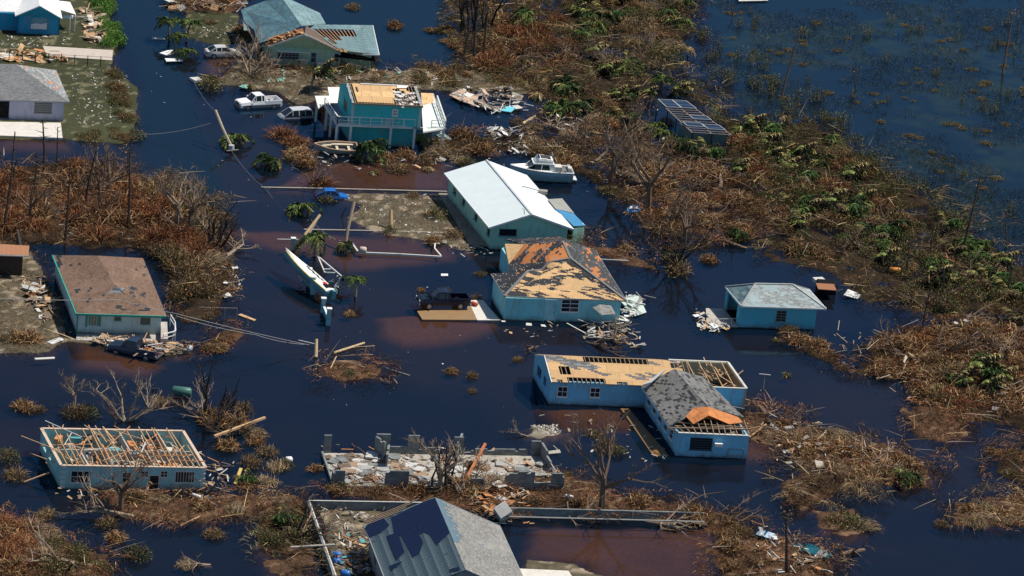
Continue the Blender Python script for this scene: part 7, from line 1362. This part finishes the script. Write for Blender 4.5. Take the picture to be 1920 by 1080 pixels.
# palms
def palm(kind, x, y, h_, s, label, lean=(0, 0), group=None):
    p = pz(x, y); root = empty('palm_tree', (p.x, p.y, gz(p.x, p.y)-.1), label, 'palm', group); top = V3(lean[0], lean[1], h_)
    if h_ > .6: mb = MB(); mb.tube([(0, 0, -.4), top*.5+V3(-lean[0]*.1, 0, 0), top], [.17, .13, .12], 7); mb.build('trunk', BARKG, root, True)
    c = bpy.data.objects.new('crown', random.choice(MESH['palm_'+kind])); col.objects.link(c); c.parent = root; c.location = top; c.scale = (s, s, s); c.rotation_euler = (random.gauss(0, .12), random.gauss(0, .12), random.uniform(0, 6.28) if kind != 'blown' else random.gauss(0, .4)); return root
for kind, x, y, h_, s, lab, lean in [('upright', 666, 556, 2.1, .95, 'short upright green palm right of the speedboat', (0, 0)), ('drooped', 590, 480, 2.4, 1.1, 'drooping green palm behind the speedboat bow', (0, 0)), ('drooped', 645, 470, .9, .75, 'fallen palm head beside the broken palm trunk', (0, 0)), ('drooped', 560, 400, 1.0, 1.25, 'flattened dark palm in the street above the speedboat', (0, 0)), ('drooped', 437, 270, 1.1, 1.25, 'fallen palm head behind the leaning transformer pole', (0, 0)), ('drooped', 510, 312, 1.0, 1.3, 'fallen palm head in the street left of the wooden boat', (0, 0)), ('drooped', 690, 300, 2.2, 1.35, 'drooping palm before the raised teal house at the wooden boat', (0, 0)), ('blown', 582, 170, 2.0, 1.6, 'wind blown palm behind the raised teal house', (.3, 0)), ('upright', 318, 75, 2.6, 1.3, 'left palm of the canal side group', (-.3, 0)), ('upright', 348, 78, 2.8, 1.2, 'right palm of the canal side group', (.5, 0)), ('upright', 343, 112, 1.2, 1.2, 'low palm at the foot of the canal side group', (0, 0)), ('upright', 330, 92, 1.8, 1.1, 'middle palm of the canal side group', (0, 0)),
   ('drooped', 1290, 290, 1.6, 1.4, 'drooping palm at the front of the solar shed', (0, 0)), ('blown', 1320, 300, 1.3, 1.4, 'wind blown palm right below the solar shed', (0, 0)), ('blown', 1395, 250, 1.2, 1.5, 'wind blown palm right of the solar shed', (0, 0)), ('blown', 1425, 265, 1.2, 1.6, 'largest wind blown palm right of the solar shed', (0, 0)), ('blown', 1370, 330, 1.0, 1.3, 'low blown palm below the solar shed right corner', (0, 0)), ('blown', 1440, 300, 1.0, 1.3, 'blown palm deep in the green thicket', (0, 0)), ('drooped', 1225, 245, .9, 1.0, 'drowned palm left of the solar shed', (0, 0)), ('drooped', 1245, 255, .8, .9, 'small drowned palm at the solar shed corner post', (0, 0)), ('blown', 1160, 200, .8, 1.3, 'flattened palm in the straw left of the solar shed', (0, 0)), ('blown', 1170, 230, .7, 1.2, 'flattened palm nearest the flooded gap left of the solar shed', (0, 0)), ('dying', 1472, 230, 1.0, 1.2, 'dying palm at the marsh edge above the green thicket', (0, 0)), ('drooped', 985, 60, 2.6, 1.2, 'upright palm at the top centre beside the red brown stand', (0, 0)), ('blown', 1095, 110, 1.2, 1.5, 'palm in the middle of the top thicket', (0, 0)), ('blown', 1120, 140, .8, 1.4, 'low palm below the middle of the top thicket', (0, 0)), ('blown', 1130, 45, 1.4, 1.5, 'palm in the upper part of the top thicket', (0, 0)), ('blown', 1080, 15, 1.4, 1.5, 'palm at the top edge of the thicket', (0, 0)), ('dying', 1290, 105, 1.2, 1.0, 'small yellow palm on the marsh side of the top thicket', (0, 0)), ('dying', 1280, 130, 1.0, 1.0, 'small yellow palm just below another on the marsh side', (0, 0)), ('upright', 1240, 165, 1.2, 1.3, 'dark green palm behind the solar panels', (0, 0)), ('blown', 1265, 175, 1.0, 1.3, 'yellowish palm at the back edge of the solar panels', (0, 0)), ('blown', 1480, 490-60, .8, 1.3, 'pale fronded palm lying above the small turquoise house', (0, 0)), ('drooped', 1385, 450, 1.2, .9, 'dark drowned palm left of the pale fronded one', (0, 0)), ('upright', 1610, 410, .9, 1.2, 'bright green palm in the dark marsh edge', (0, 0)), ('upright', 1655, 470, .8, 1.1, 'low green palm in the marsh edge by the tall snag', (0, 0)), ('blown', 1790, 480, 1.0, 1.3, 'green palm at the foot of the right tall snag', (0, 0)), ('blown', 1850, 540, 1.0, 1.4, 'green palm in the right hand marsh edge', (0, 0)), ('blown', 1890, 560, 1.0, 1.4, 'green palm near the right edge of the marsh', (0, 0)), ('blown', 1905, 615, 1.0, 1.3, 'green palm at the right edge above the bank', (0, 0)), ('drooped', 1700, 905, .9, 1.2, 'dark drooping palm head at the tip of the spit', (0, 0)), ('blown', 520, 985, .8, 1.1, 'green palm fronds left of the yard wall', (0, 0)), ('dying', 890, 930, .8, 1.2, 'yellow palm fronds at the back of the tiled roof', (0, 0)), ('blown', 455, 900, .3, .9, 'palm fronds flat on the water right of the roofless house', (0, 0)), ('dying', 700, 325, .3, 1.1, 'dry fronds floating under the wooden boat', (0, 0)), ('dying', 800, 318, .3, 1.1, 'dry fronds lying below the raised teal house', (0, 0)), ('dying', 1010, 185, .6, 1.2, 'torn palm by the debris raft', (0, 0)), ('drooped', 1560, 270, 1.0, 1.1, 'palm on the marsh rim right of the dying one', (0, 0)), ('dying', 470, 165, .3, .9, 'small flat palm above the white pickup truck', (0, 0))]:
    palm(kind, x, y, h_, s, lab, lean)
pole([(647, 466), (652, 430), (664, 378)], (.0, 1.9, 4.6), .16, .2, BARKG, 'leaning headless palm trunk in the water beside the muddy lot', 'headless_palm', 'palm'); pole([(733, 430), (733, 394)], (0, 1.9), .28, .18, plain('raw_stump', (.42, .28, .15), scale=3), 'splintered pale palm stump on the muddy lot', 'palm_stump', 'stump'); pole([(980, 232), (1003, 218)], (.4, .5), .2, .16, PWL, 'pale palm log at the debris raft', 'log', 'log'); pole([(640, 408), (649, 388)], (0, 1.3), .08, .05, BARKB, 'short dark stake in the water left of the muddy lot', 'stake', 'stake')
# dead trees
TM = {k: [tree_mb(k) for i in range(3)] for k in ('spread', 'bare', 'stubs', 'fallen')}
def dead(kind, x, y, s, mat, label, rz=None, tw=True, hz=1.0):
    p = pz(x, y); root = empty('dead_tree', (p.x, p.y, gz(p.x, p.y)-.15), label, 'tree', rot=(0, 0, random.uniform(0, 6.28) if rz is None else rz)); mb = random.choice(TM[kind])
    m2 = MB(); m2.v = [Vector((v.x*s, v.y*s, v.z*s*hz)) for v in mb.v]; m2.f = mb.f; m2.m = mb.m; m2.build('trunk', mat, root, True)
    if tw:     # fine twigs off the branches
        V = np.array([tuple(v) for v in m2.v]); V = V[V[:, 2] > .5*s]; a = Arr(); n = 110
        if len(V) > 5: P = V[rng.integers(0, len(V), n)]; a.ribbons(P, rng.normal(size=(n, 3))*.6+P/(np.linalg.norm(P, axis=1)[:, None])*.8, rng.uniform(.2, .7, n)*s*.5, rng.uniform(.012, .03, n), .5, cols(['brown'], n)); c = bpy.data.objects.new('twigs', a.mesh('twigs', FOL)); col.objects.link(c); c.parent = root
    return root
for kind, x, y, s, m, lab in [('spread', 235, 790, 1.75, BARKG, 'big pale spreading dead tree behind the roofless house'), ('bare', 138, 768, 1.1, BARKG, 'small pale dead tree on the olive bush at the left'), ('bare', 225, 965, 1.75, BARK, 'dead tree standing in front of the roofless house'), ('stubs', 405, 790, 1.9, BARKB, 'cluster of dark snapped trunks right of the roofless house'), ('fallen', 410, 800, 1.6, BARKG, 'fallen grey tree under the dark snapped trunks'), ('spread', 432, 815, 1.2, BARK, 'brown fallen crown right of the dark snapped trunks'), ('bare', 1145, 345, 2.6, BARK, 'large dead tree right of the cabin cruiser'), ('spread', 1160, 320, 1.7, BARK, 'spreading dead tree behind the one by the cruiser'), ('bare', 1215, 395, 2.3, BARK, 'dead tree in the middle of the flooded row above the blue box'), ('spread', 1235, 350, 1.9, BARKG, 'pale spreading dead tree in the brown stand'), ('spread', 1268, 500, 2.2, BARKB, 'dark spreading dead tree standing lowest in the water'), ('bare', 1280, 470, 1.9, BARK, 'dead tree behind the lowest dark spreading one'), ('stubs', 840, 915, 1.6, BARKB, 'dark snapped trunks growing through the block ruin'), ('bare', 825, 925, 1.6, BARKG, 'bare grey tree before the block ruin'), ('spread', 875, 930, 1.5, BARKG, 'fallen branches spreading over the ruin floor'), ('bare', 1127, 960, 2.3, BARK, 'slim bare tree standing at the garden wall'), ('stubs', 400, 470, 1.8, BARKB, 'black broken trunks at the canal point of the left thicket'), ('fallen', 425, 480, 1.4, BARKG, 'pale fallen tree at the canal point of the left thicket'), ('bare', 330, 430, 1.9, BARKG, 'pale bare tree on the canal edge of the left thicket'), ('bare', 355, 440, 1.8, BARK, 'brown bare tree on the canal edge of the left thicket'), ('spread', 468, 145, 1.9, BARKG, 'pale uprooted tree in front of the green gabled house'), ('spread', 480, 125, 1.7, BARKG, 'pale dead crown right of the silver sedan'), ('fallen', 550, 975, 1.5, BARKG, 'bare fallen branches left of the yard wall'), ('spread', 555, 1010, 1.5, BARKB, 'dark twiggy tree left of the yard wall'), ('fallen', 250, 970, 1.6, BARKG, 'fallen grey limbs on the strip below the roofless house'), ('fallen', 1210, 975, 1.6, BARKG, 'pale fallen branches below the garden wall'), ('fallen', 1040, 970, 1.3, BARKG, 'pale branches beside the tiled roof right eave'), ('fallen', 1330, 960, 1.6, BARK, 'brown fallen limbs at the right end of the garden wall'), ('spread', 1150, 640, 1.0, BARKG, 'uprooted tangle before the hip roofed house'), ('fallen', 1100, 640, 1.2, BARK, 'dark fallen branch afloat before the hip roofed house'), ('fallen', 1010, 648, .9, BARK, 'low twisted branch afloat left of the uprooted tangle'), ('fallen', 1560, 1010+35, 1.7, BARKG, 'arching pale branches over the wrecked teal car'), ('fallen', 1620, 1030, 1.5, BARK, 'long bare limb reaching right from the wrecked teal car'), ('fallen', 1500, 440, 1.6, BARKG, 'pale fallen branches above the small turquoise house'), ('fallen', 1400, 465, 1.5, BARK, 'dark fallen branches left of the pale fronded palm'), ('fallen', 1720, 650, 1.8, BARK, 'brown fallen tree on the right bank'), ('fallen', 1850, 690, 1.8, BARKG, 'pale fallen tree on the right bank'), ('fallen', 1060, 250, 1.4, BARKG, 'pale fallen trunk in the litter behind the cruiser'), ('spread', 585, 345, 1.2, BARK, 'leaning bare shrub by the bright blue compact car'), ('bare', 230, 350, 1.0, BARK, 'small bare tree on the shore below the left lawn'), ('stubs', 890, 60, 2.6, BARKB, 'cluster of black trunks at the top centre'), ('fallen', 990, 740+80, .6, BARKG, 'grey driftwood beside the gravel islet'), ('fallen', 395, 1058, 1.0, BARKG, 'bare driftwood at the bottom edge in open water'), ('fallen', 170, 1065, 1.9, BARKG, 'pale combed branches on the bottom left bank'), ('bare', 215, 800, .8, BARK, 'thin bare sapling behind the roofless house')]:
    dead(kind, x, y, s, m, lab)
def pick(px):
    while True:
        x = random.uniform(min(a for a, b in px), max(a for a, b in px)); y = random.uniform(min(b for a, b in px), max(b for a, b in px)); p = pz(x, y)
        if sdf(wpoly(px), np.array([p.x]), np.array([p.y]))[0] > 0: return x, y
for px_, n_, lab, grp in [([(1060, 0), (1280, 0), (1260, 90), (1200, 160), (1090, 160)], 15, 'wind blown green palm in the thicket above the solar shed', 'palms above the solar shed'), ([(1020, 170), (1220, 180), (1220, 240), (1060, 240)], 7, 'flattened palm between the debris raft and the solar shed', 'palms left of the solar shed'), ([(1330, 280), (1400, 240), (1540, 280), (1640, 400), (1480, 420)], 20, 'wind blown palm in the green thicket right of the solar shed', 'palms right of the solar shed'), ([(1500, 440), (1700, 400), (1900, 510), (1910, 600), (1700, 560)], 16, 'low palm in the dark marsh edge thicket', 'marsh edge palms'), ([(1720, 640), (1910, 620), (1910, 780), (1750, 740)], 5, 'low green palm on the right hand bank', 'right bank palms')]:
    for k in range(n_): x, y = pick(px_); palm(random.choice(('blown', 'blown', 'upright', 'drooped')), x, y, random.uniform(.5, 1.3), random.uniform(1.0, 1.9), lab, (0, 0), grp)
for px_, n_, kinds_, lab, grp in [([(0, 340), (150, 320), (260, 360), (390, 440), (380, 500), (280, 460), (0, 450)], 20, ('fallen', 'fallen', 'bare', 'spread'), 'pale leafless fallen tree in the left thicket', 'fallen trees in the left thicket'), ([(1000, 240), (1200, 250), (1230, 330), (1100, 320)], 10, ('fallen', 'spread'), 'leafless fallen tree in the litter behind the cruiser', 'fallen trees behind the cruiser'), ([(1200, 330), (1300, 320), (1440, 400), (1400, 450), (1240, 440)], 9, ('fallen', 'spread'), 'leafless fallen tree in the brown stand above the lowest dead tree', 'fallen trees in the brown stand'), ([(1500, 440), (1700, 430), (1900, 560), (1900, 760), (1700, 720), (1640, 680), (1750, 600)], 20, ('fallen',), 'leafless fallen tree along the right hand bank and marsh edge', 'fallen trees on the right'), ([(930, 100), (1250, 40), (1240, 160), (1000, 160)], 9, ('fallen', 'spread'), 'leafless fallen tree in the top thicket', 'fallen trees in the top thicket'), ([(1420, 800), (1740, 880), (1500, 900)], 6, ('fallen',), 'leafless fallen tree lying on the spit', 'fallen trees on the spit')]:
    for k in range(n_): x, y = pick(px_); tag(dead(random.choice(kinds_), x, y, random.uniform(.8, 1.6), random.choice((BARK, BARK, BARKG)), lab), group=grp)
# tall bare pines
def snag(base, top, h_, label, r=.13, tuft=True, mat=BARKB):
    a = pz(*base); b = pz(*top, h_); root = empty('bare_pine', (a.x, a.y, gz(a.x, a.y)-.2), label, 'tree'); mb = MB(); a0 = V3(0, 0, -.3); b0 = b-V3(a.x, a.y, 0); mid = (a0+b0)/2+V3(random.gauss(0, .12), 0, 0)
    mb.tube([a0, mid, b0], [r, r*.75, r*.4], 6)
    for k in range(9):
        t_ = random.uniform(.45, 1); p = lerp(mid, b0, (t_-.5)*2) if t_ > .5 else lerp(a0, mid, t_*2); an = random.uniform(0, 6.28); l_ = random.uniform(.3, 1.1); mb.tube([p, p+V3(math.cos(an)*l_, math.sin(an)*l_, random.uniform(-.1, .4))], [r*.3, .01], 4)
    mb.build('trunk', mat, root, True)
    if tuft:
        ar = Arr(); n = 70; P = np.array(b0)+rng.normal(size=(n, 3))*[.55, .55, .3]-[0, 0, .2]; ar.leaves(P, rng.uniform(.1, .28, n), cols(['olive', 'brown', 'dark'], n)); c = bpy.data.objects.new('crown', ar.mesh('crown', FOL)); col.objects.link(c); c.parent = root
for b, t_, h_, lab, tf in [((1464, 185), (1502, 50), 8.2, 'tall leaning bare pine at the marsh rim above the thicket', 1), ((1880, 140), (1900, 18), 7.3, 'tall bare pine at the right edge, the nearer of two', 1), ((1908, 62), (1922, -30), 6, 'bare pine at the right edge, the farther of two', 1), ((1800, 487), (1838, 330), 9.5, 'tallest bare pine standing in the right marsh', 1), ((1728, 625), (1748, 530), 6.0, 'bare pine on the left end of the right bank', 0), ((1745, 480), (1752, 415), 4.0, 'short bare pine in the dark marsh edge', 0), ((1698, 515), (1705, 440), 4.6, 'short bare pine left of the tallest one', 1), ((1838, 530), (1846, 492), 2.5, 'short black pine stub in the right marsh', 0), ((1765, 560), (1770, 500), 3.6, 'black bare pine over the right bank', 0), ((1475, 1075), (1473, 965), 6.4, 'slim pine with a brown tuft on the bottom right bank', 1), ((1888, 460), (1885, 400), 3.5, 'small bare pine near the right marsh edge', 1), ((1607, 170), (1600, 125), 2.8, 'small leafy pine alone in the marsh', 1), ((1372, 35), (1371, 5), 2, 'dead sapling in the top marsh', 0),
  ((5, 440), (28, 250), 11, 'tall bare pine at the left edge of the thicket', 0), ((18, 345), (32, 300), 3, 'short bare pine at the left edge', 0), ((122, 460), (132, 300), 9.5, 'tall bare pine right above the brown roof', 0), ((158, 395), (180, 285), 6.8, 'slim bare pine in the left thicket behind the brown roof', 0), ((188, 410), (187, 330), 5.0, 'bare pine beside the tallest right one of the thicket', 0), ((240, 430), (243, 285), 8.8, 'tall bare pine nearest the canal in the left thicket', 1), ((82, 330), (80, 225), 6.2, 'bare pine in front of the lavender house patio', 0), ((105, 320), (108, 240), 5, 'bare pine right of the lavender house patio', 0), ((170, 350), (178, 270), 5, 'bare pine leaning at the lawn corner', 1), ((237, 350), (240, 275), 4.6, 'bare pine on the canal shore', 1), ((62, 350), (70, 300), 3.2, 'thin bare pine by the left shore', 0),
  ((870, 105), (880, 0), 7, 'black bare trunk at the top, leftmost of the tall three', 0), ((888, 118), (898, 5), 7.5, 'black bare trunk at the top, middle of the tall three', 0), ((905, 125), (916, 10), 7.6, 'black bare trunk at the top, right of the tall three', 0), ((1122, 30), (1127, -10), 3, 'dark bare trunk at the top of the thicket', 0), ((1252, 45), (1249, 20), 1.6, 'short stump in the marsh by the top thicket', 0), ((460, 775), (463, 745), 1.8, 'short dark stake right of the green tank', 0), ((322, 755), (323, 738), 1.0, 'short dark stake by the green tank', 0), ((385, 985), (395, 940), .01, 'x', 0)]:
    if lab != 'x': snag(b, t_, h_, lab, .17 if h_ > 6 else .11, bool(tf))
